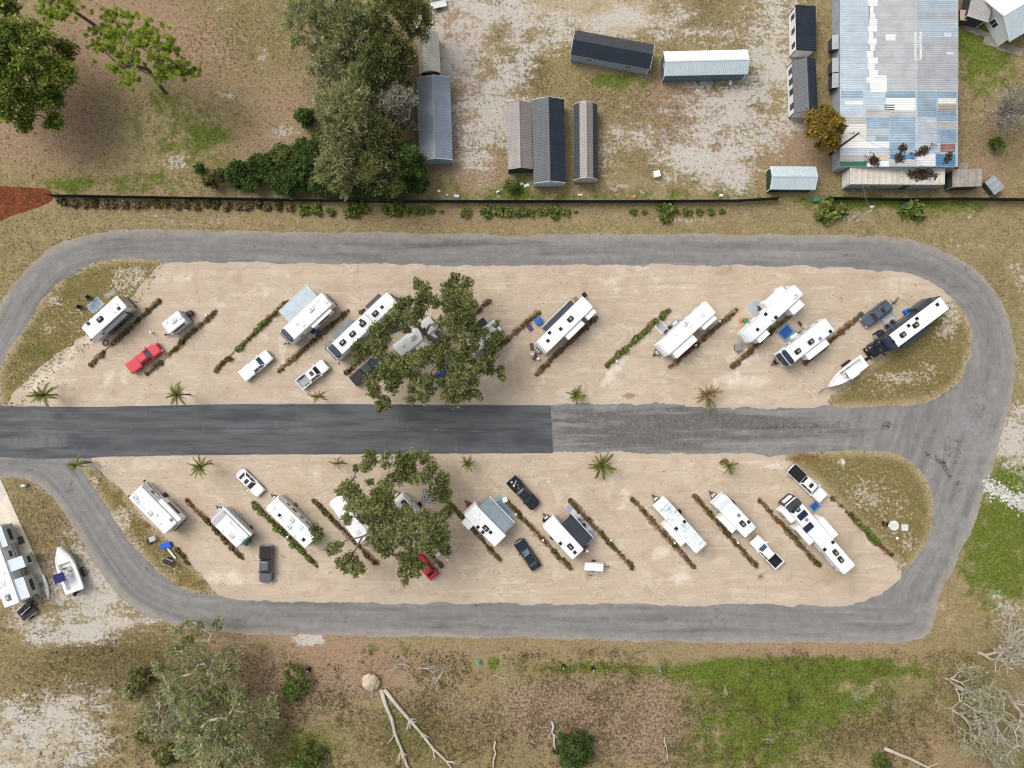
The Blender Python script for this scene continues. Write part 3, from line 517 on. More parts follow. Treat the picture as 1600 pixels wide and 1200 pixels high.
PATCH = [(225, 345, 500, 540, 'b_blue'), (345, 470, 505, 545, 'b_pale'), (470, 635, 500, 540, 'b_blue'), (645, 860, 505, 545, 'b_blue'), (245, 345, 560, 580, 'b_white'), (470, 635, 540, 610, 'b_white'), (465, 520, 575, 610, 'b_green'), (760, 860, 540, 575, 'b_white'), (760, 860, 577, 606, 'b_tan'), (645, 750, 545, 645, 'b_blue'), (360, 490, 605, 645, 'b_taupe'), (495, 635, 612, 640, 'b_taupe'), (225, 365, 645, 685, 'b_taupe'), (365, 490, 648, 710, 'b_blue'), (495, 635, 642, 740, 'b_blue'), (495, 635, 742, 845, 'b_blue'), (752, 860, 608, 670, 'b_blue'), (645, 748, 670, 740, 'b_grey'), (752, 860, 672, 710, 'b_taupe'), (752, 860, 712, 788, 'b_blue'), (218, 365, 685, 780, 'b_cream'), (365, 490, 712, 750, 'b_grey'), (415, 490, 752, 780, 'b_blue'), (218, 490, 782, 820, 'b_white'), (645, 770, 742, 846, 'b_pale'), (772, 855, 792, 842, 'b_rust'), (218, 300, 855, 888, 'b_tan'), (302, 380, 852, 886, 'b_taupe'), (382, 490, 850, 886, 'b_peach'), (495, 635, 848, 880, 'b_deep'), (645, 745, 848, 917, 'b_white'), (748, 855, 850, 917, 'b_deep'), (218, 365, 890, 920, 'b_green'), (367, 490, 888, 920, 'b_white'), (495, 635, 882, 917, 'b_grey')]
for i, (x0, x1, y0, y1, mm) in enumerate(PATCH): panel(1250 + x0 / 3.529, 1250 + x1 / 3.529, y0 / 3.529, y1 / 3.529, mm, .03 + .004 * (i % 5))
for (x0, x1, y0, y1) in ((1383, 1399, 54, 64), (1428, 1440, 50, 95), (1474, 1486, 52, 58), (1360, 1385, 118, 145), (1478, 1490, 82, 86)): panel(x0, x1, y0, y1, 'b_white', .045)
mb = MB(); q0 = [bp(1312, -112), bp(1434, -112), bp(1497, -112)]; q1 = [bp(1312, 261), bp(1434, 261), bp(1497, 261)]
secs = []
for q in (q0, q1):
    inset = [Vector((q[0].x + .2, q[0].y, q[0].z - .08)), Vector((q[1].x, q[1].y, q[1].z - .08)), Vector((q[2].x - .2, q[2].y, q[2].z - .08))]
    dy = -.15 if q is q0 else .15
    secs.append([v + Vector((0, dy, 0)) - b0 for v in ([Vector((inset[0].x, inset[0].y, 0))] + inset + [Vector((inset[2].x, inset[2].y, 0))])])
mb.loft(secs); mb.build('wall', 'wall_steel', br)
for x, z in ((1312, 0),): pass
for py in (66, 102, 126):
    a = Vector((*P(1306, py, 2.2), 0)) - b0
    MB().loft([[(a.x - .55, a.y - 1.1, 2.1), (a.x + .35, a.y - 1.1, 2.35), (a.x + .35, a.y + 1.1, 2.35), (a.x - .55, a.y + 1.1, 2.1)], [(a.x - .55, a.y - 1.1, 2.16), (a.x + .35, a.y - 1.1, 2.42), (a.x + .35, a.y + 1.1, 2.42), (a.x - .55, a.y + 1.1, 2.16)]]).build('awning', 'roof_grey', br)
    MB().box(a.x - .45, a.x + .3, a.y - .9, a.y + .9, .6, 2.09).build('lean_to_box', 'wall_dark', br)
# box trailer along the barn's gable
r_, L_, W_ = shed('box_trailer', 'long cream box trailer with rust streaks, against the patched barn', (1402, 275), 147, 26, -.3, 2.85, 2.95, ('rust_cream',), 'wall_steel', 'b_white', 'lean', group=None, cat='trailer', over=.06, pitch=.9, doors=[('y-', 2, 1.0, 1.9, 'wall_dark'), ('x-', 0, 2.0, 2.2, 'b_white')], wins=[('y-', -3, 1.2, 1, .7)])
shed('lean_shed', 'weathered grey flat-roofed shack beside the box trailer', (1511, 278), 45, 27, 2, 2.3, 2.45, ('wood_grey',), 'wall_dark', 'wood_grey', 'lean', group=None, over=.08, pitch=1.2)
shed('lean_shed', 'small tilted grey hutch beside the shack and dirt lane', (1553, 289), 25, 17, -52, 1.2, 1.5, ('roof_grey',), 'wall_dark', 'wood_grey', 'lean', group=None, over=.05, pitch=1.0)
shed('crate_hutch', 'little wooden hutch between the barn and the shack', (1505, 260), 14, 10, 0, 1.0, 1.1, ('wood_grey',), 'wood', 'wood_grey', 'lean', group=None, over=.04, pitch=.8)
shed('house', 'white-roofed house beside the barn, a corner of it in view', (1612, 0), 125, 76, 31, 2.9, 4.3, ('roof_white', 'roof_ice'), 'wall_white', 'trim_white', group=None, cat='house', over=.5, wins=[('y-', -3, 1.0, 1.2, 1.2), ('x-', 0, 1.0, 1.2, 1.2)], doors=[('y-', -1, 1.0, 2.0, 'wall_dark')])
shed('porch_wing', 'ribbed tan porch roof joining the white-roofed house', (1536, -8), 78, 36, 76, 2.6, 2.9, ('b_taupe',), 'wall_dark', 'trim_white', 'lean', group=None, cat='porch', over=.3, pitch=.36)
shed('well_house', 'tiny tan pump house between barn and white-roofed house', (1505, 24), 16, 12, 90, 1.6, 1.75, ('b_peach',), 'wall_brown', 'wood', 'lean', group=None, cat='pump house', over=.05, pitch=.5)
for i, (c, l, w, a) in enumerate((((1519, 46), 30, 11, -22), ((1548, 66), 24, 12, -15), ((1570, 75), 24, 12, -14), ((1588, 80), 20, 12, -14), ((1545, 56), 40, 8, -20))):
    x, y = P(*c); MB().stack([(-l * S / 2, l * S / 2, -w * S / 2, w * S / 2, .05, -.02), (-l * S / 2, l * S / 2, -w * S / 2, w * S / 2, .05, .06 + .006 * i)]).build('paving_slab', 'slab', None, loc=(x, y, 0), rz=math.radians(a))['kind'] = 'structure'

# black mesh fence, two runs with a gap
def fence(label, pts, hgt=1.7, mm='mesh_black', grp='black mesh fence runs'):
    W_ = [Vector((*P(*p), 0)) for p in pts]; r = empty('mesh_fence', W_[0], 0, label, 'fence', grp); o = W_[0]
    for a, b in zip(W_, W_[1:]):
        n = max(1, int((b - a).length / 3.0)); d = (b - a) / n; pr = Vector((-d.y, d.x, 0)).normalized() * .012
        for i in range(n):
            p, q = a + d * i - o, a + d * (i + 1) - o; sag = Vector((0, 0, -.05)); e = (q - p) * .01; mid = (p + q) / 2 + Vector((0, 0, hgt - .06 - .06 * r7.random()))
            m = MB(); lo = [p + e, (p + q) / 2, q - e]; hi = [p + e + Vector((0, 0, hgt - .02)), mid, q - e + Vector((0, 0, hgt - .02))]
            m.loft([[v - pr + Vector((0, 0, .03)) for v in lo] + [v + pr + Vector((0, 0, .03)) for v in lo[::-1]], [v - pr for v in hi] + [v + pr for v in hi[::-1]]]); m.build('mesh_panel', mm, r)
        for i in range(n + 1):
            p = a + d * i - o
            if i < n or b is W_[-1]: MB().tube([p, p + Vector((0, 0, hgt + .06))], .04, 6).build('post', 'black_metal', r)
    return r
fence('long black mesh fence along the trees and the sales yard', [(84, 308), (250, 311), (420, 314), (600, 317), (800, 317), (1000, 317), (1150, 316), (1214, 312)])
fence('black mesh fence along the barn and the box trailer', [(1290, 312), (1400, 314), (1500, 313), (1640, 315)])

def utility_pole(label, base, h, r, arm):
    x, y = P(*base); o = empty('utility_pole', (x, y, 0), 0, label, 'pole', None)
    MB().tube([(0, 0, 0), (0, 0, h)], [r * 1.2, r * .8], 8).build('shaft', 'pole_wood' if r > .1 else 'galv', o, True)
    MB().tube([(0, 0, h - .3), (arm[0] * .6, arm[1] * .6, h), (arm[0], arm[1], h - .05)], .045, 6).build('bracket', 'galv', o)
    MB().stack([(arm[0] - .35, arm[0] + .35, arm[1] - .2, arm[1] + .2, .15, h - .2), (arm[0] - .3, arm[0] + .3, arm[1] - .16, arm[1] + .16, .12, h), (arm[0] - .1, arm[0] + .1, arm[1] - .08, arm[1] + .08, .05, h + .12)]).build('lamp_head', 'galv', o)
    return o
po = utility_pole('tall dark utility pole leaning over the barn corner', (1296, 241), 9.0, .17, (-.9, .1))
wx, wy = P(1393, 237, 4.2); MB().tube([(0, 0, 8.7), ((wx - po.location.x) * .5, (wy - po.location.y) * .5, 6.0), (wx - po.location.x, wy - po.location.y, 4.6)], .02, 4).build('service_wire', 'wire', po)
p2 = utility_pole('slim pale light pole in the verge beside the box trailer fence', (1333, 343), 5.4, .09, (.2, .6))
wx, wy = P(1348, 290, 2.9); MB().tube([(0, 0, 5.3), ((wx - p2.location.x) * .5, (wy - p2.location.y) * .5, 3.8), (wx - p2.location.x, wy - p2.location.y, 2.95)], .02, 4).build('service_wire', 'trim_grey', p2)
# ------------------------------------------------------------------ recreational vehicles
def wheel(root, x, y, r=.36, w=.24, rimm='rim'):
    m = MB(); n = 16
    def ring(rad, yy): return [(x + rad * math.cos(2 * PI * i / n), yy, r + rad * math.sin(2 * PI * i / n)) for i in range(n)]
    m.loft([ring(r * .9, y - w / 2), ring(r, y - w / 2 + .04), ring(r, y + w / 2 - .04), ring(r * .9, y + w / 2)]); t_ = m.build('wheel', 'rubber', root)
    k = MB(); k.loft([ring(r * .6, y - w / 2 - .012), ring(r * .6, y + w / 2 + .012)]); k.build('rim', rimm, t_)

def roof_item(root, kind, x, y, z, rz=0):
    m = MB()
    if kind[:2] == 'ac':
        mm = {'acb': 'trim_black', 'acw': 'rv_white', 'acg': 'trim_grey'}[kind]
        m.stack([(-.5, .5, -.36, .36, .12, 0), (-.5, .5, -.36, .36, .14, .14), (-.42, .38, -.30, .30, .14, .27), (-.3, .25, -.22, .22, .12, .31)]); o = m.build('air_conditioner', mm, root)
        MB().stack([(-.26, .16, -.16, .16, .05, .30), (-.26, .16, -.16, .16, .05, .325)]).build('grille', 'trim_grey' if kind == 'acb' else 'rv_grey', o)
    elif kind[:2] == 'vt':
        mm = {'vtb': 'trim_black', 'vtw': 'rv_white', 'vtg': 'trim_grey'}[kind]
        m.stack([(-.24, .24, -.24, .24, .05, 0), (-.24, .24, -.24, .24, .05, .07), (-.19, .19, -.19, .19, .06, .14)]); o = m.build('roof_vent', mm, root)
        MB().stack([(-.29, .29, -.29, .29, .04, -.005), (-.29, .29, -.29, .29, .04, .02)]).build('flange', 'rv_pale', o)
    elif kind == 'pip':
        m.tube([(0, 0, 0), (0, 0, .16)], .07, 8); o = m.build('vent_pipe', 'trim_grey', root); MB().tube([(0, 0, .16), (0, 0, .2)], .1, 8).build('cap', 'rv_pale', o)
    elif kind == 'dom':
        m.loft([[(q * math.cos(2 * PI * i / 12), q * math.sin(2 * PI * i / 12), zz) for i in range(12)] for q, zz in ((.3, 0), (.3, .12), (.22, .24), (.08, .3))]); o = m.build('antenna_dome', 'rv_white', root)
    elif kind == 'hat':
        m.stack([(-.36, .36, -.36, .36, .05, 0), (-.36, .36, -.36, .36, .05, .06), (-.3, .3, -.3, .3, .06, .11)]); o = m.build('skylight', 'rv_pale', root)
    elif kind == 'sol':
        m.box(-.8, .8, -.5, .5, .03, .07); o = m.build('solar_panel', 'trim_grey', root); MB().box(-.77, .77, -.47, .47, .065, .078).build('cells', 'solar', o)
    elif kind == 'bat':
        m.tube([(-1.1, 0, .1), (0, .1, .13), (.9, 0, .1)], .03, 5); o = m.build('antenna_mast', 'rv_pale', root); MB().box(.7, 1.1, -.25, .25, .08, .13).build('antenna_head', 'rv_pale', o)
    o.location = (x, y, z); o.rotation_euler = (0, 0, rz)

RVS = []
def rv(name, label, cat, front, rear, w, h=3.2, kind='trailer', wall='rv_white', cap=None, caplen=.9, slides=(), awn=(), items=(), stripe='stripe_grey', tanks='tank_white', door=None, roofm='rv_roof', rearm=None, base_z=.02, tongue=True, ladder=True, skirt='rv_grey'):
    F_, R_ = Vector(P(*front, h)), Vector(P(*rear, h)); c = (F_ + R_) / 2; d = F_ - R_; rz = math.atan2(d.y, d.x); L = d.length; W = w * S * (CAMH - h) / CAMH
    r = empty(name, (c.x, c.y, base_z), rz, label, cat, 'recreational vehicles parked on the sand lots'); X0, X1, Y = -L / 2, L / 2, W / 2
    ca, sa = math.cos(-rz), math.sin(-rz)
    def loc(p, hh=h):
        x, y = P(p[0], p[1], hh); x -= c.x; y -= c.y; return x * ca - y * sa, x * sa + y * ca
    bz0 = .45; xf = X1 if kind != 'fifth' else X1 - 2.3
    m = MB()
    if kind == 'motor': lv = [(X0, X1 - .25, -Y, Y, .12, bz0 - .1), (X0, X1, -Y, Y, .2, 1.0), (X0, X1 - .03, -Y, Y, .22, h - .9), (X0, X1 - .25, -Y, Y, .25, h - .2), (X0 + .05, X1 - .45, -Y + .08, Y - .08, .22, h)]
    elif kind == 'fifth': lv = [(X0, xf, -Y, Y, .06, bz0), (X0, xf, -Y, Y, .06, 1.35), (X0, X1 - .5, -Y, Y, .3, 1.36), (X0, X1, -Y, Y, .45, 1.9), (X0, X1, -Y, Y, .45, h - .7), (X0, X1 - .3, -Y, Y, .4, h - .15), (X0 + .05, X1 - .45, -Y + .08, Y - .08, .35, h)]
    else: lv = [(X0, X1 - .25, -Y, Y, .08, bz0), (X0, X1, -Y, Y, .18, 1.1), (X0, X1 - .08, -Y, Y, .2, h - .9), (X0, X1 - .35, -Y, Y, .22, h - .12), (X0 + .05, X1 - .5, -Y + .07, Y - .07, .2, h)]
    m.stack(lv); m.build('body', wall, r, False)
    e = lv[-1]; m = MB(); cr = .05
    m.stack([(e[0] + .03, e[1] - .02, e[2] + .04, e[3] - .04, .15, h - .01), (e[0] + .03, e[1] - .02, e[2] + .04, e[3] - .04, .15, h + .02), (e[0] + .25, e[1] - .25, e[2] + .5, e[3] - .5, .1, h + cr)]); ro = m.build('roof', roofm, r)
    for k in (-1, 1): MB().box(e[0], e[1] - .1, k * (Y - .03) - .03, k * (Y - .03) + .03, h - .13, h - .05).build('gutter_rail', 'trim_grey' if wall in ('rv_white', 'rv_cream') else 'trim_black', r)
    if cap:
        cl = caplen; a0 = X1 - (.45 if kind != 'trailer' else .5) - cl
        m = MB(); m.stack([(a0, X1 - .40, -Y + .03, Y - .03, .3, h - .06), (a0, X1 - .44, -Y + .06, Y - .06, .3, h + .055), (a0 + .1, X1 - .6, -Y + .25, Y - .25, .25, h + .085)]); m.build('front_cap', cap, r)
        m = MB(); m.stack([(X1 - .9, X1 + .012, -Y + .03, Y - .03, .3, 1.5), (X1 - .9, X1 - .01, -Y + .03, Y - .03, .3, h - .75), (X1 - .9, X1 - .24, -Y + .04, Y - .04, .3, h - .17)]); m.build('front_fascia', cap, r)
    if rearm: MB().box(X0 - .02, X0 + .06, -Y + .03, Y - .03, .7, h - .1).build('rear_panel', rearm, r)
    # sides
    sl = []
    for s in slides:
        p1, p2 = loc(s[0], h - .3), loc(s[1], h - .3); xa, xb = sorted((p1[0], p2[0])); sg = 1 if p1[1] + p2[1] > 0 else -1
        yo = max(Y + .25, (abs(p1[1]) + abs(p2[1])) / 2); sl.append((xa, xb, sg, yo)); z1 = h - .32; mm = s[2] if len(s) > 2 else wall
        y0, y1 = sorted((sg * (Y - .03), sg * yo)); m = MB(); m.stack([(xa, xb, y0, y1, .04, .85), (xa, xb, y0, y1, .04, z1)]); so_ = m.build('slide_out', mm, r)
        MB().stack([(xa - .04, xb + .04, min(y0, y1 + .04) if sg < 0 else y0, y1 + .04 if sg > 0 else y1, .04, z1), (xa - .04, xb + .04, y0 - (.04 if sg < 0 else 0), y1 + (.04 if sg > 0 else 0), .04, z1 + .05)]).build('slide_roof', s[3] if len(s) > 3 else roofm, so_)
        yy = sorted((sg * (yo - .01), sg * (yo + .012)))
        if xb - xa > .8: MB().box(xa + (xb - xa) * .22, xb - (xb - xa) * .22, yy[0], yy[1], 1.55, 2.3).build('window', 'glass', so_)
        MB().box(xa, xb, *sorted((sg * (yo - .01), sg * (yo + .01))), 1.0, 1.2).build('stripe', stripe, so_)
    def free(x0, x1, sg): return all(not (s[2] == sg and x0 < s[1] + .1 and x1 > s[0] - .1) for s in sl)
    ds = door if door else -1
    for sg in (-1, 1):
        yy = sorted((sg * (Y - .01), sg * (Y + .012))); xw = X0 + .5
        MB().box(X0 + .1, xf - .3, *sorted((sg * (Y - .01), sg * (Y + .008))), .95, 1.25).build('stripe', stripe, r)
        MB().box(X0 + .1, xf - .35, *sorted((sg * (Y - .03), sg * (Y + .004))), .46, .8).build('skirt_panel', skirt, r)
        for k in range(6):
            a = X0 + .6 + k * (L - 1.6) / 5; b = a + (.95 if k % 2 else .6)
            if b < X1 - .4 and free(a, b, sg) and not (sg == ds and k == 3): MB().box(a, b, yy[0], yy[1], 1.6, 2.25).build('window', 'glass', r)
        if sg == ds:
            a = X0 + .6 + 3 * (L - 1.6) / 5
            if free(a, a + .75, sg):
                do = MB().box(a, a + .75, *sorted((sg * (Y - .01), sg * (Y + .02))), .6, 2.45).build('door', 'rv_pale', r)
                MB().box(a + .6, a + .68, *sorted((sg * (Y + .015), sg * (Y + .06))), 1.4, 1.5).build('handle', 'trim_black', do)
                for q in (0, 1): MB().box(a + .02, a + .72, *sorted((sg * (Y + .05 + q * .26), sg * (Y + .28 + q * .26))), .44 - q * .2, .48 - q * .2).build('step', 'trim_black', r)
                for q in (0.06, .64): MB().box(a + q, a + q + .04, *sorted((sg * (Y + .03), sg * (Y + .5))), .04, .44).build('step_bracket', 'black_metal', r)
    ax = -.3 if kind != 'motor' else X0 + L * .28
    for sg in (-1, 1):
        for q in ((-.45, .45) if kind != 'motor' and L > 5.5 else (0,)): wheel(r, ax + q, sg * (Y - .16), .36)
        if kind == 'motor': wheel(r, X1 - 1.3, sg * (Y - .16), .42)
    MB().box(X0 + .2, xf - .3, -.55, .55, .3, .47).build('chassis_rail', 'black_metal', r)
    for sg in (-1, 1):
        for xx in (X0 + .8, xf - .8):
            if kind != 'motor': MB().tube([(xx, sg * .8, .0), (xx, sg * .8, .46)], .05, 6).build('stabilizer_jack', 'black_metal', r)
    # ends
    MB().box(X0 - .16, X0 - .05, -Y + .1, Y - .1, .42, .56).build('bumper', 'trim_black', r); MB().box(X0 - .08, X0 + .02, -.06, .06, .44, .54).build('bumper_bracket', 'trim_black', r)
    for sg in (-1, 1): MB().box(X0 - .02, X0 + .01, sg * (Y - .25) - .08, sg * (Y - .25) + .08, .9, 1.3).build('tail_light', 'lamp_red', r)
    if not rearm: MB().box(X0 - .015, X0 + .01, -.55, .55, 1.55, 2.3).build('rear_window', 'glass', r)
    if ladder:
        m = MB()
        for q in (-.2, .2): m.tube([(X0 - .12, Y * .5 + q, .8), (X0 - .12, Y * .5 + q, h + .05), (X0 + .25, Y * .5 + q, h + .06)], .02, 5)
        for q in range(7): m.tube([(X0 - .12, Y * .5 - .2, .95 + q * .33), (X0 - .12, Y * .5 + .2, .95 + q * .33)], .016, 5)
        m.build('ladder', 'galv', r)
    if kind == 'trailer' and tongue:
        m = MB()
        for sg in (-1, 1): m.tube([(X1 - .6, sg * .75, .42), (X1 + .95, sg * .05, .42)], .05, 5)
        m.tube([(X1 + .85, 0, .44), (X1 + 1.2, 0, .46)], .06, 6); tg = m.build('tongue', 'black_metal', r)
        MB().tube([(X1 + .75, 0, 0), (X1 + .75, 0, .95)], .05, 6).build('tongue_jack', 'trim_black', r)
        for sg in (-1, 1):
            q = [(.05, .45), (.15, .5), (.155, .85), (.11, .95), (.05, .99)]
            MB().loft([[(X1 + .32 + a * math.cos(2 * PI * i / 10), sg * .17 + a * math.sin(2 * PI * i / 10), z) for i in range(10)] for a, z in q]).build('propane_tank', tanks, r)
        MB().box(X1 + .1, X1 + .5, -.4, .4, .40, .455).build('tank_tray', 'black_metal', r)
    if kind == 'fifth':
        MB().tube([(X1 - 1.2, 0, 1.36), (X1 - 1.2, 0, .75)], .12, 8).build('kingpin', 'black_metal', r)
        for sg in (-1, 1): MB().box(xf - .35, xf - .2, sg * (Y - .3) - .06, sg * (Y - .3) + .06, 0, 1.3).build('landing_leg', 'black_metal', r)
    if kind == 'motor':
        MB().stack([(X1 - .5, X1 + .02, -Y + .1, Y - .1, .25, 1.35), (X1 - .5, X1 - .01, -Y + .1, Y - .1, .25, h - .85), (X1 - .6, X1 - .2, -Y + .12, Y - .12, .25, h - .3)]).build('windshield', 'glass', r)
        for sg in (-1, 1):
            MB().tube([(X1 - .2, sg * (Y - .05), 1.9), (X1 + .15, sg * (Y + .3), 2.0)], .03, 5).build('mirror_arm', 'trim_black', r); MB().box(X1 + .05, X1 + .2, sg * (Y + .3) - .12, sg * (Y + .3) + .12, 1.7, 2.15).build('mirror', 'trim_black', r)
            MB().box(X1 - .06, X1 + .015, sg * (Y - .4) - .2, sg * (Y - .4) + .2, .8, 1.0).build('headlight', 'lamp_clear', r)
        MB().stack([(X1 - .3, X1 + .06, -Y + .05, Y - .05, .2, .38), (X1 - .3, X1 + .06, -Y + .05, Y - .05, .2, .62)]).build('front_bumper', 'trim_black', r)
    for a in awn:
        zo = a[3] if len(a) > 3 else 2.15; p1, p2 = loc(a[0], zo), loc(a[1], zo); xa, xb = sorted((p1[0], p2[0])); sg = 1 if p1[1] > 0 else -1; yo = (abs(p1[1]) + abs(p2[1])) / 2; zi = h - .28
        m = MB(); secs = []
        for q in range(7):
            t_ = q / 6; yy = Y + .03 + (yo - Y - .03) * t_; zz = zi + (zo - zi) * t_ + .1 * math.sin(t_ * PI) - .04 * math.sin(t_ * PI * 2)
            secs.append((yy, zz))
        m.loft([[(xa, sg * yy, zz) for yy, zz in secs] + [(xa, sg * yy, zz - .02) for yy, zz in secs[::-1]], [(xb, sg * yy, zz) for yy, zz in secs] + [(xb, sg * yy, zz - .02) for yy, zz in secs[::-1]]])
        aw = m.build('awning', a[2], r); MB().tube([(xa - .05, sg * yo, zo), (xb + .05, sg * yo, zo)], .07, 8).build('roller', 'rv_pale', aw)
        for xx in (xa - .03, xb + .03): MB().tube([(xx, sg * (Y + .03), 1.0), (xx, sg * (Y + (yo - Y) * .55), 1.6), (xx, sg * yo, zo)], .025, 5).build('awning_arm', 'trim_black', aw)
    for it in items:
        x, y = loc(it[1]); x = min(max(x, X0 + .4), X1 - .8); y = min(max(y, -Y + .35), Y - .35); roof_item(r, it[0], x, y, h + .035, it[2] if len(it) > 2 else 0)
    # sealed seams across the roof
    for k in range(1, max(2, int(L / 2.2))):
        xx = X0 + k * L / max(2, int(L / 2.2)); MB().box(xx - .025, xx + .025, -Y + .45, Y - .45, h + .03, h + .057).build('roof_seam', 'rv_pale', r)
    RVS.append(r); return r

rv('travel_trailer', 'white trailer with a dark slide-out beside the grassy corner and folding chairs', 'camper', (132, 523.5), (190.5, 470.5), 25, slides=[((199, 492), (166, 522), 'rv_dark', 'rv_dark')], items=[('vtb', (136, 503)), ('acb', (157, 499)), ('vtb', (186, 482)), ('pip', (184, 475)), ('pip', (180, 488))], stripe='stripe_grey', wall='rv_white', rearm='rv_tan', door=1)
rv('travel_trailer', 'small white cargo camper with a spare wheel, beside the red pickup', 'camper', (255, 516), (284, 493), 21, h=2.6, items=[('acw', (272, 501)), ('vtw', (260, 504)), ('hat', (281, 496))], rearm='rv_grey', ladder=False)
rv('travel_trailer', 'white trailer with a wide pale grey awning rolled out', 'camper', (442.5, 529.5), (511, 466), 26, cap='rv_navy', caplen=.7, slides=[((517, 485), (490, 513))], awn=[((479, 444), (437, 487), 'awning_pale', 2.3)], items=[('acw', (486, 484)), ('vtw', (463.6, 505.7)), ('vtw', (474, 508)), ('bat', (492, 476), .1), ('hat', (510, 471))], door=1)
rv('motorhome', 'long white motorhome with black roof units and teal-grey slide toppers', 'motorhome', (516, 555), (613, 464), 25, h=3.6, kind='motor', cap='rv_navy', caplen=1.0, slides=[((547, 497), (519, 525), 'rv_grey', 'awning_teal'), ((513, 532), (506, 539), 'rv_grey', 'awning_teal'), ((592, 459), (571, 479), 'rv_dark', 'rv_dark')], items=[('acb', (586.5, 490)), ('acb', (567, 506)), ('acb', (551, 522)), ('acb', (535.6, 535.4)), ('vtb', (564, 501)), ('vtb', (597, 480)), ('pip', (576, 492))], stripe='stripe_brown', rearm='rv_dark')
rv('travel_trailer', 'white trailer under the big tree beside the kayaks', 'camper', (618, 551), (677, 502), 24, slides=[((683, 527), (655, 550))], items=[('acw', (645, 527)), ('vtw', (630, 540)), ('vtb', (663, 515))])
rv('travel_trailer', 'white trailer with a dark awning, half under the big tree', 'camper', (729, 547), (779, 508), 25, awn=[((754, 495), (736, 510), 'awning_dark', 2.4)], items=[('acb', (739, 532)), ('vtw', (762, 522)), ('vtw', (770, 513))], door=1)
rv('travel_trailer', 'white trailer with a narrow black awning beside the blue tub', 'camper', (844, 545), (919, 471), 25, slides=[((932, 488), (919, 499)), ((913, 506), (889, 531))], awn=[((889, 467), (848, 514), 'awning_dark', 2.5)], items=[('acb', (891, 498.6)), ('vtb', (876, 514)), ('vtb', (858.5, 520)), ('vtb', (856, 532.6)), ('pip', (902, 489)), ('pip', (867, 512))], door=1, stripe='stripe_brown')
rv('travel_trailer', 'plain white trailer with two white slides beside the green hedge', 'camper', (1034, 548), (1111, 479), 26, slides=[((1119, 497), (1101, 516)), ((1089, 531), (1058, 560))], items=[('hat', (1097, 492)), ('vtw', (1077, 508)), ('vtw', (1089, 512)), ('vtw', (1055, 522)), ('acw', (1070, 505))], stripe='stripe_blue')
rv('fifth_wheel', 'long white fifth-wheel camper between the blue rug and patterned mat', 'camper', (1165, 529), (1248.5, 451.5), 23, h=3.6, kind='fifth', cap='rv_pale', caplen=.5, slides=[((1220, 446), (1194, 474)), ((1256, 476), (1241, 492)), ((1203, 522), (1187, 535))], items=[('vtb', (1196, 491)), ('vtb', (1212, 496)), ('vtb', (1183.5, 515)), ('acw', (1207, 504)), ('acw', (1241, 462)), ('bat', (1191, 509), .1)], stripe='stripe_grey', door=1)
rv('travel_trailer', 'white trailer with a navy front band and black roof units near the boat', 'camper', (1224.5, 563), (1297, 506.5), 26, cap='rv_navy', caplen=.7, slides=[((1295, 537), (1265, 563))], items=[('acb', (1266.6, 534)), ('acb', (1246, 549)), ('vtb', (1297, 518)), ('vtg', (1281, 529)), ('pip', (1280, 512))], stripe='stripe_grey', door=1, tanks='trim_black')
rv('travel_trailer', 'white square-ended camper beside the grassy bank and junk pile', 'camper', (208, 766), (267, 826), 28, h=3.1, kind='motor', slides=[((252, 780), (283, 810))], items=[('acw', (234, 801)), ('acw', (211, 776)), ('vtw', (245, 804)), ('vtw', (250, 818)), ('bat', (222, 790), 0), ('vtg', (268, 812)), ('pip', (213, 785))], stripe='stripe_blue')
rv('travel_trailer', 'white trailer with a grey nose and green bin at its tail', 'camper', (335, 803), (379.5, 847), 27, h=2.9, cap='rv_grey', caplen=.9, items=[('acw', (361, 836)), ('vtw', (346, 829)), ('hat', (378, 842)), ('bat', (367, 822), .05)], awn=[((349, 792), (394, 835), 'rv_white', 2.6)], door=1, stripe='stripe_grey')
rv('travel_trailer', 'long white trailer beside a black camp chair and green hedge', 'camper', (421.5, 784.5), (486, 848), 27, items=[('vtb', (437, 805)), ('acw', (451, 822)), ('acw', (455, 812)), ('vtw', (427, 794)), ('vtw', (458, 838)), ('vtb', (474.5, 843)), ('bat', (444, 814), 0), ('hat', (470, 824))], door=1)
rv('travel_trailer', 'white trailer half hidden by the leafy tree, grille side to the hedge', 'camper', (522, 778), (570, 844), 25, items=[('acw', (545, 812)), ('vtw', (534, 796)), ('hat', (560, 832))], slides=[((577, 826), (566, 811))])
rv('travel_trailer', 'white trailer deep under the leafy tree beside the lattice rug', 'camper', (618, 779), (674, 840), 25, items=[('acb', (632, 786)), ('vtw', (645, 806)), ('acw', (654, 820)), ('vtw', (664, 832))])
rv('travel_trailer', 'white trailer with a deep slate-grey awning and a grey mat', 'camper', (732, 795), (782, 846), 26, slides=[((722, 816), (732, 828))], awn=[((764, 776), (805, 816), 'awning_grey', 2.2)], items=[('acb', (759, 825)), ('vtb', (766.5, 831.6)), ('vtb', (753, 832.6)), ('vtw', (748, 803)), ('vtw', (741, 811)), ('pip', (747, 817)), ('pip', (748, 811)), ('vtb', (744, 826))], door=1, tanks='plastic_red')
rv('travel_trailer', 'white trailer with a black awning over chairs on a pale mat', 'camper', (857, 816), (903.6, 867), 25, slides=[((914, 865), (905, 874))], awn=[((892, 803), (927, 839), 'awning_dark', 2.2)], items=[('acb', (891, 854)), ('vtb', (875.5, 849)), ('vtb', (898, 862.8)), ('pip', (876, 841)), ('pip', (880, 846))], door=1)
t = NT('roof_weathered'); n_ = t.noise(1.1, 5, .7, vec=t.rot(0, (1.6, .7, 1))); t.done(t.mix(t.mr(n_, .52, .70, 0, .8), (.70, .75, .77), (.16, .20, .26)), .6, .3)
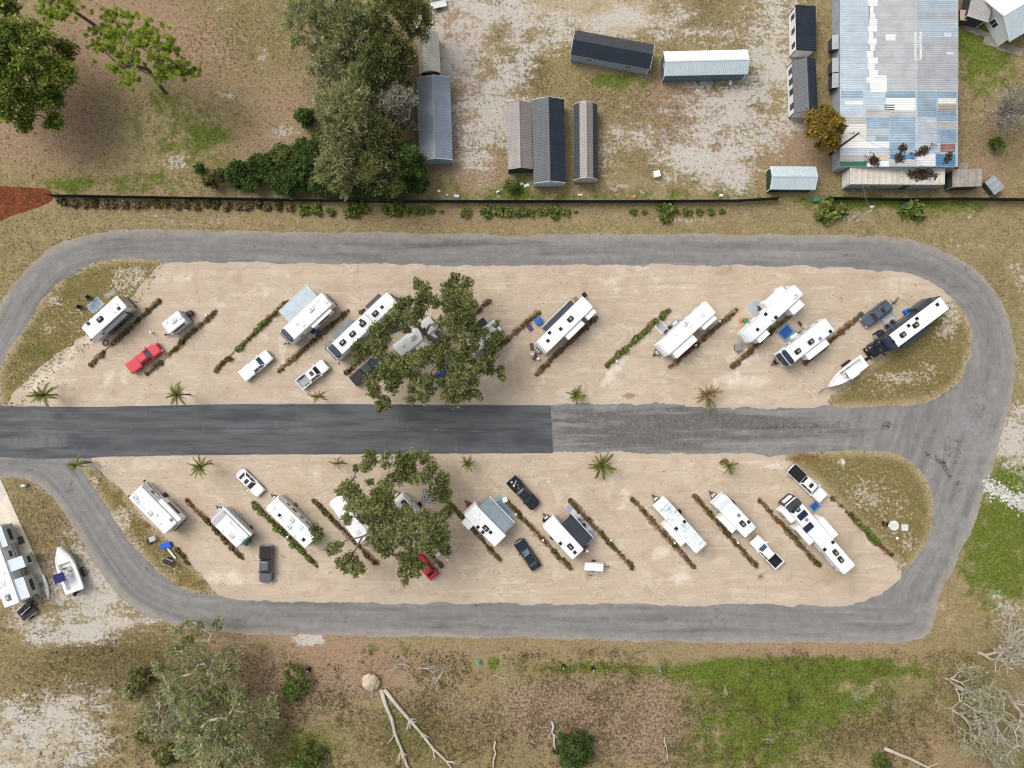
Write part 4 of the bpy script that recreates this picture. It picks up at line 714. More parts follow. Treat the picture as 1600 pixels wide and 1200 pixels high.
rv('travel_trailer', 'trailer with a weathered pale blue roof mottled dark', 'camper', (1032, 786), (1096.5, 858), 24, roofm='roof_weathered', slides=[((1036, 822), (1064, 853), 'rv_white', 'rv_roof')], items=[('acw', (1065, 819)), ('vtb', (1056, 826)), ('vtb', (1069, 815)), ('vtw', (1084, 845))])
rv('travel_trailer', 'white trailer with a pale grey nose ahead of the black-bed pickup', 'camper', (1124, 780), (1173.5, 832.5), 25, cap='rv_pale', caplen=.9, slides=[((1123, 812), (1144, 832))], items=[('acb', (1160, 818)), ('vtg', (1154, 805)), ('vtw', (1147, 790)), ('hat', (1176, 824)), ('vtb', (1171, 814)), ('vtw', (1168, 832))])
rv('fifth_wheel', 'huge white fifth-wheel with solar panels and a black nose', 'camper', (1233, 781), (1328, 891), 25, h=3.8, kind='fifth', cap='rv_dark', caplen=1.3, slides=[((1286, 808), (1309, 835)), ((1222, 801), (1236, 817)), ((1243, 829), (1266, 850))], items=[('sol', (1253.5, 805), 1.57), ('sol', (1262.6, 824), 1.57), ('acb', (1245, 794.5)), ('vtb', (1239, 799)), ('vtg', (1260, 812)), ('vtb', (1301, 847)), ('vtb', (1288, 858.5)), ('acb', (1305, 863)), ('acb', (1313, 874)), ('pip', (1290, 840))], door=1, stripe='stripe_grey')
rv('travel_trailer', 'big white camper with grey slide-outs on the concrete pad', 'camper', (-23, 826), (19.5, 946), 26, h=3.4, slides=[((2, 822), (13, 852), 'rv_grey', 'rv_pale'), ((35, 868), (40, 885), 'rv_grey', 'rv_pale'), ((37, 901), (47, 932), 'rv_grey', 'rv_pale')], items=[('acg', (14, 933)), ('hat', (6, 911)), ('pip', (8, 895)), ('pip', (2, 918)), ('acw', (-8, 880))], base_z=.07, tongue=False, door=1)
# diesel coach with a black truck cab
c11 = rv('motorhome', 'white-roofed motorhome with a black cab on the grassy end', 'motorhome', (1388, 539), (1476.5, 472.5), 26, h=3.5, kind='trailer', tongue=False, cap='rv_navy', caplen=.5, wall='rv_dark', slides=[((1410, 544), (1453, 511), 'rv_navy', 'rv_navy'), ((1430, 479), (1455, 467), 'rv_dark', 'rv_dark')], items=[('acb', (1410, 523)), ('acb', (1430, 508)), ('vtb', (1419, 509)), ('vtb', (1432, 498)), ('vtb', (1464, 476)), ('vtb', (1395, 534)), ('pip', (1402, 520)), ('pip', (1449, 501))], stripe='stripe_grey', rearm='rv_dark', base_z=.02, door=1, skirt='rv_dark')
m = MB(); X1 = ((Vector(P(1388, 539, 3.5)) - Vector(P(1476.5, 472.5, 3.5))).length) / 2
m.stack([(X1 - .4, X1 + 2.0, -1.0, 1.0, .25, .5), (X1 - .4, X1 + 2.0, -1.0, 1.0, .3, 1.2), (X1 - .4, X1 + 1.85, -.92, .92, .35, 1.5), (X1 - .3, X1 + 1.2, -.8, .8, .3, 1.58)]); m.build('hood', 'paint_black', c11, True)
MB().stack([(X1 - .5, X1 + .95, -1.0, 1.0, .2, 1.5), (X1 - .5, X1 + .55, -.95, .95, .2, 2.35), (X1 - .5, X1 + .35, -.85, .85, .2, 2.45)]).build('cab', 'paint_black', c11)
MB().loft([[(X1 + .97, -.85, 1.56), (X1 + .97, .85, 1.56), (X1 + .6, .82, 2.3), (X1 + .6, -.82, 2.3)], [(X1 + .985, -.85, 1.575), (X1 + .985, .85, 1.575), (X1 + .615, .82, 2.315), (X1 + .615, -.82, 2.315)]]).build('windshield', 'glass', c11)
for sg in (-1, 1): wheel(c11, X1 + .9, sg * .92, .42); MB().box(X1 + 1.9, X1 + 2.03, sg * .7 - .2, sg * .7 + .2, .9, 1.1).build('headlight', 'lamp_clear', c11); MB().box(X1 + .5, X1 + .7, sg * 1.05, sg * 1.3, 1.7, 2.1).build('mirror', 'trim_black', c11)
MB().stack([(X1 + 1.8, X1 + 2.15, -1.02, 1.02, .15, .4), (X1 + 1.8, X1 + 2.15, -1.02, 1.02, .15, .7)]).build('front_bumper', 'trim_black', c11)

# ------------------------------------------------------------------ cars and pickups
def vehicle(name, label, cat, front, rear, paint, kind='pickup', W=1.95, bed=None, sunroof=False, glassm='glass', wheels='rim', roofm=None, hgt=None, base=.018):
    F_, R_ = Vector(P(*front, 1.0)), Vector(P(*rear, 1.0)); c = (F_ + R_) / 2; d = F_ - R_; L = d.length; X0, X1, Y = -L / 2, L / 2, W / 2
    r = empty(name, (c.x, c.y, base), math.atan2(d.y, d.x), label, cat, 'cars and pickups parked on the lots')
    if kind == 'pickup': zb, zr = 1.05, hgt or 1.85; xc0, xc1 = X0 + L * .36, X0 + L * .74; ws, rs = .62, .16; xb0 = X0 + L * .355
    elif kind == 'suv': zb, zr = 1.0, hgt or 1.72; xc0, xc1 = X0 + .12, X0 + L * .72; ws, rs = .62, .3; xb0 = X0
    else: zb, zr = .86, hgt or 1.43; xc0, xc1 = X0 + L * .13, X0 + L * .68; ws, rs = .72, .62; xb0 = X0
    m = MB(); y = Y
    m.stack([(xb0, X1 - .08, -y + .06, y - .06, .3 if kind != 'pickup' else .2, .32), (xb0, X1, -y, y, .38, .55), (xb0, X1 - .01, -y, y, .42, zb - .22), (xb0 + .02, X1 - .1, -y + .05, y - .05, .42, zb - .06), (xb0 + .1, X1 - .28, -y + .2, y - .2, .4, zb)]); m.build('body', paint, r)
    yb, yt = Y - .1, Y - .32; zt = zr - .05; wt0, wt1 = xc0 + rs, xc1 - ws
    m = MB(); sec = lambda x0, x1, yy, z, ch: [(x1, -yy + ch, z), (x1, yy - ch, z), (x1 - ch * .7, yy, z), (x0 + ch * .7, yy, z), (x0, yy - ch, z), (x0, -yy + ch, z), (x0 + ch * .7, -yy, z), (x1 - ch * .7, -yy, z)]
    m.loft([sec(xc0, xc1, yb, zb - .06, .12), sec(wt0, wt1, yt, zt, .1), sec(wt0 + .12, wt1 - .12, yt - .1, zr, .1)]); m.build('cabin', roofm or paint, r)
    def glassq(A, B, C, D, nm):      # A,B lower edge, C,D upper edge
        A, B, C, D = map(Vector, (A, B, C, D)); n = (B - A).cross(D - A).normalized() * .012
        q = [A.lerp(D, .1), B.lerp(C, .1), A.lerp(D, .93).lerp(B.lerp(C, .93), 1), A.lerp(D, .93)]
        q = [v.lerp((A + B + C + D) / 4, .05) for v in q]
        MB().loft([[v - n for v in q], [v + n for v in q]]).build(nm, glassm if nm == 'windshield' else 'glass' if nm == 'window' else glassm, r)
    z0 = zb - .02
    glassq((xc1 + .0, -yb + .13, z0), (xc1 + .0, yb - .13, z0), (wt1, yt - .1, zt), (wt1, -yt + .1, zt), 'windshield')
    glassq((xc0, yb - .13, z0), (xc0, -yb + .13, z0), (wt0, -yt + .1, zt), (wt0, yt - .1, zt), 'rear_window')
    xm = (xc0 + xc1) / 2 - .05
    for sg in (-1, 1):
        for a0, a1, t0, t1 in ((xc0 + .14, xm - .04, wt0 + .1, xm - .04), (xm + .04, xc1 - .14, xm + .04, wt1 - .1)):
            A, B, C, D = (a0, sg * yb, z0), (a1, sg * yb, z0), (t1, sg * yt, zt), (t0, sg * yt, zt)
            glassq(*((B, A, D, C) if sg > 0 else (A, B, C, D)), 'window')
        wheel(r, X1 - L * .17, sg * (Y - .1), .37 if kind != 'sedan' else .32, .24, wheels); wheel(r, X0 + L * .19, sg * (Y - .1), .37 if kind != 'sedan' else .32, .24, wheels)
        MB().stack([(xc1 - .32, xc1 - .14, *sorted((sg * (Y - .08), sg * (Y + .18))), .04, zb - .02), (xc1 - .32, xc1 - .16, *sorted((sg * (Y - .08), sg * (Y + .18))), .04, zb + .15)]).build('mirror', paint, r)
        MB().stack([(X1 - .3, X1 + .012, *sorted((sg * (Y - .55), sg * (Y - .1))), .08, zb - .38), (X1 - .32, X1 - .02, *sorted((sg * (Y - .55), sg * (Y - .1))), .08, zb - .2)]).build('headlight', 'lamp_clear', r)
        MB().box(X0 - .012, X0 + .08, *sorted((sg * (Y - .3), sg * (Y - .06))), zb - .45, zb - .18).build('tail_light', 'lamp_red', r)
        MB().box(xm - .02, xm + .0, *sorted((sg * (Y - .02), sg * (Y + .004))), .5, zb - .25).build('door_seam', 'trim_black', r)
    MB().stack([(X1 - .25, X1 + .03, -Y + .12, Y - .12, .14, .38), (X1 - .25, X1 + .03, -Y + .12, Y - .12, .14, .58)]).build('front_bumper', 'trim_grey', r); MB().box(X1 - .05, X1 + .012, -.5, .5, .6, zb - .3).build('grille', 'trim_black', r)
    MB().box(X0 - .08, X0 + .12, -Y + .15, Y - .15, .4, .6).build('rear_bumper', 'trim_grey', r)
    MB().box(X0 - .014, X0 + .0, -.25, .25, .64, .77).build('number_plate', 'plate', r)
    if sunroof: MB().box((wt0 + wt1) / 2 - .15, (wt0 + wt1) / 2 + .42, -.38, .38, zr - .01, zr + .012).build('sunroof', 'glass', r)
    if kind == 'pickup':
        for sg in (-1, 1): MB().stack([(X0, xb0 - .01, *sorted((sg * (Y - .16), sg * (Y - .01))), .06, .5), (X0, xb0 - .01, *sorted((sg * (Y - .14), sg * (Y - .02))), .06, zb + .03)]).build('bed_side', paint, r)
        MB().box(X0 + .01, X0 + .09, -Y + .15, Y - .15, .5, zb + .01).build('tailgate', paint, r); MB().box(X0 + .09, xb0 - .01, -Y + .15, Y - .15, .6, .66).build('bed_floor', 'trim_black' if bed != 'light' else 'trim_grey', r)
        MB().box(xb0 - .1, xb0 - .012, -Y + .15, Y - .15, .66, zb).build('bed_front', paint, r)
        if bed and bed not in ('open', 'light'): MB().stack([(X0 + .04, xb0 - .03, -Y + .08, Y - .08, .08, zb + .0), (X0 + .04, xb0 - .03, -Y + .08, Y - .08, .08, zb + .06), (X0 + .12, xb0 - .1, -Y + .18, Y - .18, .08, zb + .085)]).build('bed_cover', bed, r)
        if bed == 'light': 
            for q in range(6): MB().box(X0 + .12 + q * (xb0 - X0 - .3) / 6, X0 + .2 + q * (xb0 - X0 - .3) / 6, -Y + .17, Y - .17, .662, .69).build('bed_rib', 'rv_pale', r)
        for sg in (-1, 1): MB().box(X0 + L * .11, X0 + L * .27, *sorted((sg * (Y - .36), sg * (Y - .17))), .66, .86).build('wheel_well', 'trim_black', r)
    else:
        MB().box(X0 + (.2 if kind == 'sedan' else .05), X0 + (.24 if kind == 'sedan' else .09), -Y + .35, Y - .35, zb - .02, zb + .004).build('boot_seam', 'trim_black', r)
    if kind == 'suv':
        for sg in (-1, 1): MB().tube([(wt0 + .1, sg * (yt - .12), zr + .06), (wt1 - .1, sg * (yt - .12), zr + .06)], .025, 5).build('roof_rail', 'trim_black', r)
    return r
vehicle('pickup_truck', 'red pickup truck with a red bed cover', 'pickup', (248, 541), (201, 577), 'paint_red', bed='paint_red', glassm='glass_sky')
vehicle('pickup_truck', 'white pickup with a solid white bed cover, beside the hedge', 'pickup', (421, 553), (378, 589), 'paint_white', bed='paint_white', glassm='glass_sky')
vehicle('pickup_truck', 'white pickup with a pale open bed and sunroof near the dry palm', 'pickup', (509, 568), (467, 602), 'paint_white', bed='light', sunroof=True)
vehicle('pickup_truck', 'dark green-black pickup under the big tree beside the long motorhome', 'pickup', (598, 556), (551, 597), 'paint_green', bed='trim_black', glassm='glass_sky')
vehicle('hatchback_car', 'bright blue car under the big tree', 'car', (709, 563), (680, 598), 'paint_blue', 'suv', W=1.8, hgt=1.55)
vehicle('sport_utility_car', 'slate-blue car with bikes on its tail, beside the black-cab motorhome', 'car', (1350, 505), (1391, 475), 'paint_slate', 'suv', sunroof=True)
vehicle('sedan_car', 'white sedan with a dark sunroof', 'car', (407, 772), (372, 737), 'paint_white', 'sedan', W=1.82, sunroof=True)
vehicle('pickup_truck', 'dark grey pickup parked square to the road', 'pickup', (414.5, 911), (415.5, 853), 'paint_grey', bed='trim_black', W=2.0)
vehicle('sedan_car', 'red car poking out from under the leafy tree', 'car', (650, 870), (679, 903), 'paint_red', 'sedan', W=1.8, glassm='glass')
vehicle('pickup_truck', 'black pickup with clutter in its open bed', 'pickup', (838, 793), (798, 749), 'paint_black', bed='open', glassm='glass_sky', wheels='rim_dark')
vehicle('sedan_car', 'black car facing the hedge beside the slate awning trailer', 'car', (809, 845), (839, 889), 'paint_navy', 'sedan', W=1.88, hgt=1.5, glassm='glass_sky')
vehicle('pickup_truck', 'white pickup with an empty black bed behind the grey-nosed trailer', 'pickup', (1178, 842), (1219, 884), 'paint_white', bed='open', glassm='glass_sky')
vehicle('pickup_truck', 'white pickup with a black bed cover and sunroof beside the grass', 'pickup', (1288, 780), (1236, 731), 'paint_white', bed='trim_black', sunroof=True)
# ------------------------------------------------------------------ camp furniture and other things
GZ = .016
def at(px, z=GZ, h=0.0): x, y = P(px[0], px[1], h); return (x, y, z)
def chair(label, px, ang, mm='fabric_black', grp='folding camp chairs'):
    r = empty('camp_chair', at(px, GZ + .012), math.radians(ang), label, 'chair', grp)
    MB().stack([(-.25, .28, -.27, .27, .06, .42), (-.25, .28, -.27, .27, .06, .46)]).build('seat', mm, r)
    MB().loft([[(-.24, -.28, .44), (-.2, -.28, .44), (-.2, .28, .44), (-.24, .28, .44)], [(-.45, -.3, .98), (-.41, -.3, .98), (-.41, .3, .98), (-.45, .3, .98)]]).build('backrest', mm, r)
    for s in (-1, 1):
        MB().box(-.3, .25, s * .31 - .05, s * .31 + .05, .62, .65).build('armrest', mm, r)
        MB().tube([(.25, s * .3, 0), (-.3, s * .3, .62)], .018, 5).build('leg', 'black_metal', r); MB().tube([(-.3, s * .3, 0), (.25, s * .3, .62)], .018, 5).build('leg', 'black_metal', r)
    return r
def rug(name, label, px, l, w, ang, mm, inner=None, cat='mat', z=None, grid=False):
    r = empty(name, at(px), math.radians(ang), label, cat); l *= S / 2; w *= S / 2
    MB().stack([(-l, l, -w, w, .04, 0), (-l, l, -w, w, .04, .02)]).build('base', mm, r)
    if inner: MB().stack([(-l * .72, l * .72, -w * .66, w * .66, .04, .018), (-l * .72, l * .72, -w * .66, w * .66, .04, .026)]).build('panel', inner, r)
    if grid:
        n = 6
        for i in range(n): u = -l + (i + .5) * 2 * l / n; MB().box(u - .05, u + .05, -w + .05, w - .05, .018, .028).build('stripe', grid, r)
        for i in range(5): u = -w + (i + .5) * 2 * w / 5; MB().box(-l + .05, l - .05, u - .05, u + .05, .018, .031).build('stripe', grid, r)
    return r
def table(name, label, px, l, w, h, ang, top, leg='black_metal', cat='table'):
    r = empty(name, at(px, GZ + .012), math.radians(ang), label, cat); MB().stack([(-l / 2, l / 2, -w / 2, w / 2, .05, h - .04), (-l / 2, l / 2, -w / 2, w / 2, .05, h)]).build('top', top, r)
    for a in (-1, 1):
        for b in (-1, 1): MB().tube([(a * (l / 2 - .08), b * (w / 2 - .08), 0), (a * (l / 2 - .08), b * (w / 2 - .08), h - .03)], .025, 5).build('leg', leg, r)
    return r
def grill(label, px, ang, mm='black_metal', s=1.0, lidm=None):
    r = empty('barbecue_grill', at(px), math.radians(ang), label, 'grill'); s_ = s
    MB().box(-.45 * s, .45 * s, -.28 * s, .28 * s, .1, .8 * s).build('cabinet', mm, r); MB().loft([[(x, y * s, z * s) for y, z in ((-.28, .8), (-.26, 1.0), (-.1, 1.12), (.1, 1.12), (.26, 1.0), (.28, .8))] for x in (-.45 * s, .45 * s)]).build('lid', lidm or mm, r)
    for k in (-1, 1): MB().box(*sorted((k * .45 * s, k * .8 * s)), -.24 * s, .24 * s, .76 * s, .8 * s).build('side_shelf', 'trim_grey', r)
    for a in (-1, 1):
        for b in (-1, 1): MB().tube([(a * .38 * s, b * .22 * s, 0), (a * .38 * s, b * .22 * s, .12)], .04, 6).build('foot', 'rubber', r)
def tote(name, label, px, l, w, h, ang, mm, cat='box', lid=None):
    r = empty(name, at(px), math.radians(ang), label, cat); l /= 2; w /= 2
    MB().stack([(-l * .88, l * .88, -w * .88, w * .88, .05, 0), (-l, l, -w, w, .07, h)]).build('tub', mm, r); MB().stack([(-l - .03, l + .03, -w - .03, w + .03, .08, h), (-l - .03, l + .03, -w - .03, w + .03, .08, h + .05), (-l * .8, l * .8, -w * .8, w * .8, .08, h + .08)]).build('lid', lid or mm, r); return r
def kayak(name, label, a, b, wid, mm, cat='kayak', seat='trim_black'):
    A, B = Vector(P(*a)), Vector(P(*b)); d = B - A; L = d.length; r = empty(name, ((A.x + B.x) / 2, (A.y + B.y) / 2, GZ), math.atan2(d.y, d.x), label, cat); m = MB(); secs = []
    for i in range(11):
        t_ = i / 10; x = -L / 2 + L * t_; k = max(.06, math.sin(PI * t_) ** .7); w = wid / 2 * k; z = .28 + .12 * abs(2 * t_ - 1) ** 2
        secs.append([(x, -w, z - .06), (x, -w * .6, .04), (x, w * .6, .04), (x, w, z - .06), (x, w * .6, z + .02), (x, -w * .6, z + .02)])
    m.loft(secs); m.build('hull', mm, r, True); MB().stack([(-.5, .45, -wid * .26, wid * .26, .15, .27), (-.5, .45, -wid * .26, wid * .26, .15, .325)]).build('seat_well', seat, r)
    return r
def pot(label, px, mm, r0=.22, grp='flower pots beside the campers'):
    r = empty('potted_plant', at(px), 0, label, 'plant', grp); MB().loft([[(q * math.cos(k * PI / 5), q * math.sin(k * PI / 5), z) for k in range(10)] for q, z in ((r0 * .7, 0), (r0, .3))]).build('pot', 'plastic_orange', r)
    m = MB(); rr = random.Random(int(px[0]))
    for k in range(26):
        a, q, z = rr.uniform(0, 6.28), rr.uniform(0, r0 * 1.3), rr.uniform(.3, .6); s = .08; m.face([(q * math.cos(a) - s, q * math.sin(a), z), (q * math.cos(a), q * math.sin(a) - s, z + .03), (q * math.cos(a) + s, q * math.sin(a), z), (q * math.cos(a), q * math.sin(a) + s, z - .03)])
    f = m.build('flowers', mm, r); f['kind'] = 'stuff'
def ringm(m, c, R, r, axis='y', n=20):
    for i in range(n):
        a0, a1 = 2 * PI * i / n, 2 * PI * (i + 1) / n
        q = [(R * math.cos(a), R * math.sin(a)) for a in (a0, a1)]
        P3 = [(c[0] + u, c[1], c[2] + v) if axis == 'y' else (c[0] + u, c[1] + v, c[2]) for u, v in q]; m.tube(P3, r, 4, False)
def bicycle(label, px, ang, z=.5, frame='paint_black'):
    r = empty('bicycle', at(px, z), math.radians(ang), label, 'bicycle', 'bicycles on the car rack')
    for x in (-.52, .52): w = MB(); ringm(w, (x, 0, .33), .31, .025); w.build('wheel', 'rubber', r)
    m = MB(); 
    for a, b in (((-.52, .33), (-.1, .75)), ((-.1, .75), (.42, .78)), ((-.05, .3), (.42, .78)), ((-.05, .3), (-.12, .85)), ((-.52, .33), (-.05, .3)), ((.52, .33), (.4, .95))): m.tube([(a[0], 0, a[1]), (b[0], 0, b[1])], .022, 5)
    m.build('frame', frame, r); MB().tube([(.38, -.28, .97), (.38, .28, .97)], .02, 5).build('handlebar', 'trim_black', r); MB().stack([(-.26, .02, -.07, .07, .05, .85), (-.26, .02, -.07, .07, .05, .9)]).build('saddle', 'trim_black', r)
def boat_trailer(label, c, rz, L, W):
    r = empty('boat_trailer', (c[0], c[1], GZ), rz, label, 'trailer'); m = MB()
    for s in (-1, 1): m.tube([(-L / 2, s * W * .3, .45), (L * .2, s * W * .3, .45), (L / 2 + .6, 0, .45)], .05, 5)
    for q in (-.4, -.1, .15): m.tube([(L * q, -W * .3, .45), (L * q, W * .3, .45)], .04, 5)
    m.tube([(L / 2 + .5, 0, .45), (L / 2 + 1.6, 0, .47)], .055, 6); m.build('frame', 'galv', r)
    for s in (-1, 1):
        for q in (-.9, -.1): wheel(r, q - L * .1, s * (W * .5 + .08), .33, .22)
        MB().stack([(-L * .1 - 1.3, -L * .1 + .3, *sorted((s * (W * .5 - .06), s * (W * .5 + .24))), .1, .68), (-L * .1 - 1.2, -L * .1 + .2, *sorted((s * (W * .5 - .06), s * (W * .5 + .24))), .1, .74)]).build('fender', 'trim_black', r)
    MB().tube([(L / 2 + .9, 0, .45), (L / 2 + .7, 0, 1.1)], .05, 6).build('winch_post', 'black_metal', r); MB().tube([(L / 2 + 1.2, .1, 0), (L / 2 + 1.2, .1, .8)], .045, 6).build('jack', 'black_metal', r)
    return r
def boat(label, bow, stern, wpx, tower=None, bimini=None, h=1.6):
    A, B = Vector(P(*stern, h)), Vector(P(*bow, h)); d = B - A; L = d.length; rz = math.atan2(d.y, d.x); c = ((A.x + B.x) / 2, (A.y + B.y) / 2); W = wpx * S * (CAMH - h) / CAMH
    boat_trailer('trailer under ' + label.split(' boat')[0] + ' boat', c, rz, L, W)
    r = empty('motor_boat', (c[0], c[1], .52), rz, label, 'boat'); N = 14; outer = []; inner = []
    def half(t_): return W / 2 * (1 if t_ < .45 else max(.04, (1 - ((t_ - .45) / .55) ** 2.3)))
    for i in range(N + 1):
        t_ = i / N; x = -L / 2 + L * t_; w = half(t_); zk = .02 + .45 * max(0, t_ - .6) ** 1.5; zg = .95 + .28 * t_ ** 2
        outer.append([(x, 0, zk), (x, w * .82, zk + .3), (x, w, zg), (x, w * .93, zg + .03), (x, -w * .93, zg + .03), (x, -w, zg), (x, -w * .82, zk + .3)])
    # hull: skin without the deck, then gunwale deck ring and cockpit
    m = MB(); ids = [m.pts(q) for q in outer]
    for a, b in zip(ids, ids[1:]):
        for i, j in ((0, 1), (1, 2), (2, 3), (4, 5), (5, 6), (6, 0)): m.f.append([a[i], a[j], b[j], b[i]])
    m.f.append([ids[0][k] for k in (0, 6, 5, 4, 3, 2, 1)]); m.f.append([ids[-1][k] for k in range(7)]); m.build('hull', 'gelcoat', r, True)
    m = MB(); k0, k1 = 1, 9
    def pt(i, f, dz=0): q = outer[i]; return (q[3][0], q[3][1] * f, q[3][2] + dz)
    for i in range(N):
        if k0 <= i < k1:
            for s in (1, -1): m.face([pt(i, s), pt(i + 1, s), pt(i + 1, s * .74), pt(i, s * .74)]); m.face([pt(i, s * .74), pt(i + 1, s * .74), pt(i + 1, s * .72, -.55), pt(i, s * .72, -.55)])
        else: m.face([pt(i, 1), pt(i + 1, 1), pt(i + 1, -1), pt(i, -1)])
    for i in (k0, k1): m.face([pt(i, .74), pt(i, -.74), pt(i, -.72, -.55), pt(i, .72, -.55)])
    m.build('deck', 'gelcoat', r)
    m = MB()
    for i in range(k0, k1): m.face([pt(i, .72, -.54), pt(i + 1, .72, -.54), pt(i + 1, -.72, -.54), pt(i, -.72, -.54)])
    m.build('cockpit_floor', 'gel_floor', r)
    MB().stack([(-.35, .45, -.42, .42, .1, .45), (-.3, .35, -.4, .4, .1, 1.35), (-.25, .15, -.36, .36, .1, 1.42)]).build('console', 'gelcoat', r)
    MB().loft([[(.36, -.36, 1.36), (.36, .36, 1.36), (.12, .32, 1.75), (.12, -.32, 1.75)], [(.385, -.36, 1.36), (.385, .36, 1.36), (.145, .32, 1.75), (.145, -.32, 1.75)]]).build('windscreen', 'glass', r)
    MB().stack([(-1.1, -.65, -.42, .42, .08, .45), (-1.1, -.65, -.42, .42, .08, 1.0)]).build('seat', 'vinyl_cream', r); MB().stack([(L * .13, L * .2, -.5, .5, .08, .5), (L * .13, L * .2, -.5, .5, .08, .9)]).build('bow_seat', 'vinyl_cream', r)
    if tower:
        MB().stack([(-1.15, .65, -.8, .8, .3, 2.35), (-1.15, .65, -.8, .8, .3, 2.42), (-1.0, .5, -.65, .65, .25, 2.46)]).build('hard_top', 'gelcoat', r)
        for sx in (-.6, .3):
            for sy in (-1, 1): MB().tube([(sx, sy * .5, .45), (sx * 1.2, sy * .62, 2.36)], .03, 6).build('top_leg', 'steel', r)
    if bimini:
        MB().loft([[(-1.5, bimini - .85, 1.95), (-.1, bimini - .85, 1.95), (-.1, bimini + .75, 2.15), (-1.5, bimini + .75, 2.15)], [(-1.5, bimini - .85, 2.0), (-.1, bimini - .85, 2.0), (-.1, bimini + .75, 2.2), (-1.5, bimini + .75, 2.2)]]).build('bimini_top', 'canvas_navy', r)
        for sx in (-1.4, -.2):
            for sy in (-.75, .65): MB().tube([(sx * .6 - .4, bimini + sy * .9, .9), (sx, bimini + sy, 2.0)], .02, 5).build('bimini_frame', 'steel', r)
    o = MB().stack([(-L / 2 - .62, -L / 2 - .05, -.2, .2, .12, .85), (-L / 2 - .66, -L / 2 - .05, -.22, .22, .14, 1.25), (-L / 2 - .6, -L / 2 - .15, -.16, .16, .12, 1.42)]).build('outboard_cowling', 'trim_black', r)
    MB().box(-L / 2 - .42, -L / 2 - .2, -.09, .09, .1, .88).build('outboard_leg', 'trim_black', o); MB().box(-L / 2 - .12, -L / 2 + .03, -.25, .25, .6, .95).build('transom_bracket', 'trim_black', o)
    m = MB(); R_ = [(outer[i][3][0], outer[i][3][1] * .93, outer[i][3][2] + .22) for i in range(8, N)]; m.tube(R_, .02, 5); m.tube([(x, -y, z) for x, y, z in R_], .02, 5); 
    for q in R_[::2]: m.tube([q, (q[0], q[1], q[2] - .22)], .015, 4); m.tube([(q[0], -q[1], q[2]), (q[0], -q[1], q[2] - .22)], .015, 4)
    m.build('bow_rail', 'steel', r)
boat('white centre-console boat with a hard top beside the grass', (1296, 604), (1352, 563), 22, tower=True)
boat('white open boat with a navy canvas beside the concrete pad', (91, 855), (116, 925), 31, bimini=.8)

# upper row
rug('patio_mat', 'grey patio mat beside the grassy-corner trailer', (149, 477), 24, 17, 42, 'mat_grey', 'mat_steel'); chair('black folding chair on the grass by the grey patio mat', (130, 481), -20); chair('black folding chair at the trailer-tail end of the grey patio mat', (143, 467), -60)
rug('pallet_mat', 'pale slatted mat behind the grassy-corner trailer', (172, 459), 20, 8, 35, 'wood_pale', grid='wood_grey')
m = MB(); ringm(m, (0, 0, .06), .42, .05, 'z'); ringm(m, (.05, .03, .12), .38, .05, 'z'); tag(m.build('hose_coil', 'rubber', None, loc=at((165, 536))), 'black hose coil on the mulch by the grassy-corner trailer', 'hose')
tote('tool_box', 'small black box behind the cargo camper', (299, 490), .9, .7, .6, 20, 'trim_black')
tag(rug('ground_tarp', 'lilac grey tarp beside the trailer with the pale awning', (491, 524), 18, 15, 40, 'mat_pale'), None); tote('cooler_box', 'blue cooler on the lilac grey tarp', (498, 519), .6, .45, .4, 40, 'fabric_blue')
kayak('kayak', 'blue kayak under the big tree', (611, 521), (632, 503), .75, 'plastic_blue'); kayak('kayak', 'teal green kayak under the big tree', (627, 509), (650, 490), .75, 'plastic_teal')
tote('storage_tub', 'bright blue square tub beside a brown pallet', (841, 502), 1.15, 1.0, .6, 30, 'plastic_blue'); rug('wood_pallet', 'brown pallet beside the blue tub', (828.5, 513), 11, 8, -55, 'wood', grid='purple')
rug('door_mat', 'dark brown mat at the nose of the black-awning trailer', (831, 542), 12, 6, -80, 'mat_brown')
for i, q in enumerate(((832, 553), (837, 557), (841, 560), (834, 560))): pot('purple flowers in a pot at a trailer nose', q, 'purple' if i % 2 else 'rv_white', .26, 'purple flower pots at the trailer nose')
chair('small dark chair behind the trailer with the narrow black awning', (913, 461), 40); table('side_table', 'small brown table behind the trailer with the narrow black awning', (899, 468), .7, .7, .6, 40, 'wood')
rug('patio_mat', 'pale square mat beside the green hedge', (1033, 511), 17, 15, -48, 'mat_pale', 'mat_grey'); grill('black grill with a pale top by the plain white trailer', (1053, 506), 40, 'black_metal', .9, 'rv_pale'); rug('door_mat', 'small dark door mat by the plain white trailer', (1041, 519), 8, 7, 40, 'mat_brown')
rug('patio_mat', 'blue and white patterned mat by the long fifth-wheel', (1178, 480), 20, 17, 42, 'mat_pale', grid='mat_steel'); table('camp_table', 'dark camp table beside the patterned mat', (1187, 479), 1.0, .7, .7, 40, 'fabric_black'); chair('brown camp chair by the patterned mat', (1186, 484), 120, 'mat_brown', None)
tote('round_tub', 'small green tub on the sand by the long fifth-wheel', (1164, 501), .6, .6, .45, 10, 'plastic_green'); tote('round_tub', 'small orange tub on the sand by the long fifth-wheel', (1157, 500), .5, .45, .3, 10, 'plastic_orange')
tote('fire_pit', 'black square fire pit in front of the long fifth-wheel', (1151.5, 543), 1.1, 1.05, .7, 8, 'black_metal', 'fire pit', 'trim_grey')
rug('outdoor_rug', 'bright blue rug with a steel blue border', (1228, 519), 25, 22, 45, 'mat_steel', 'mat_blue', 'rug')
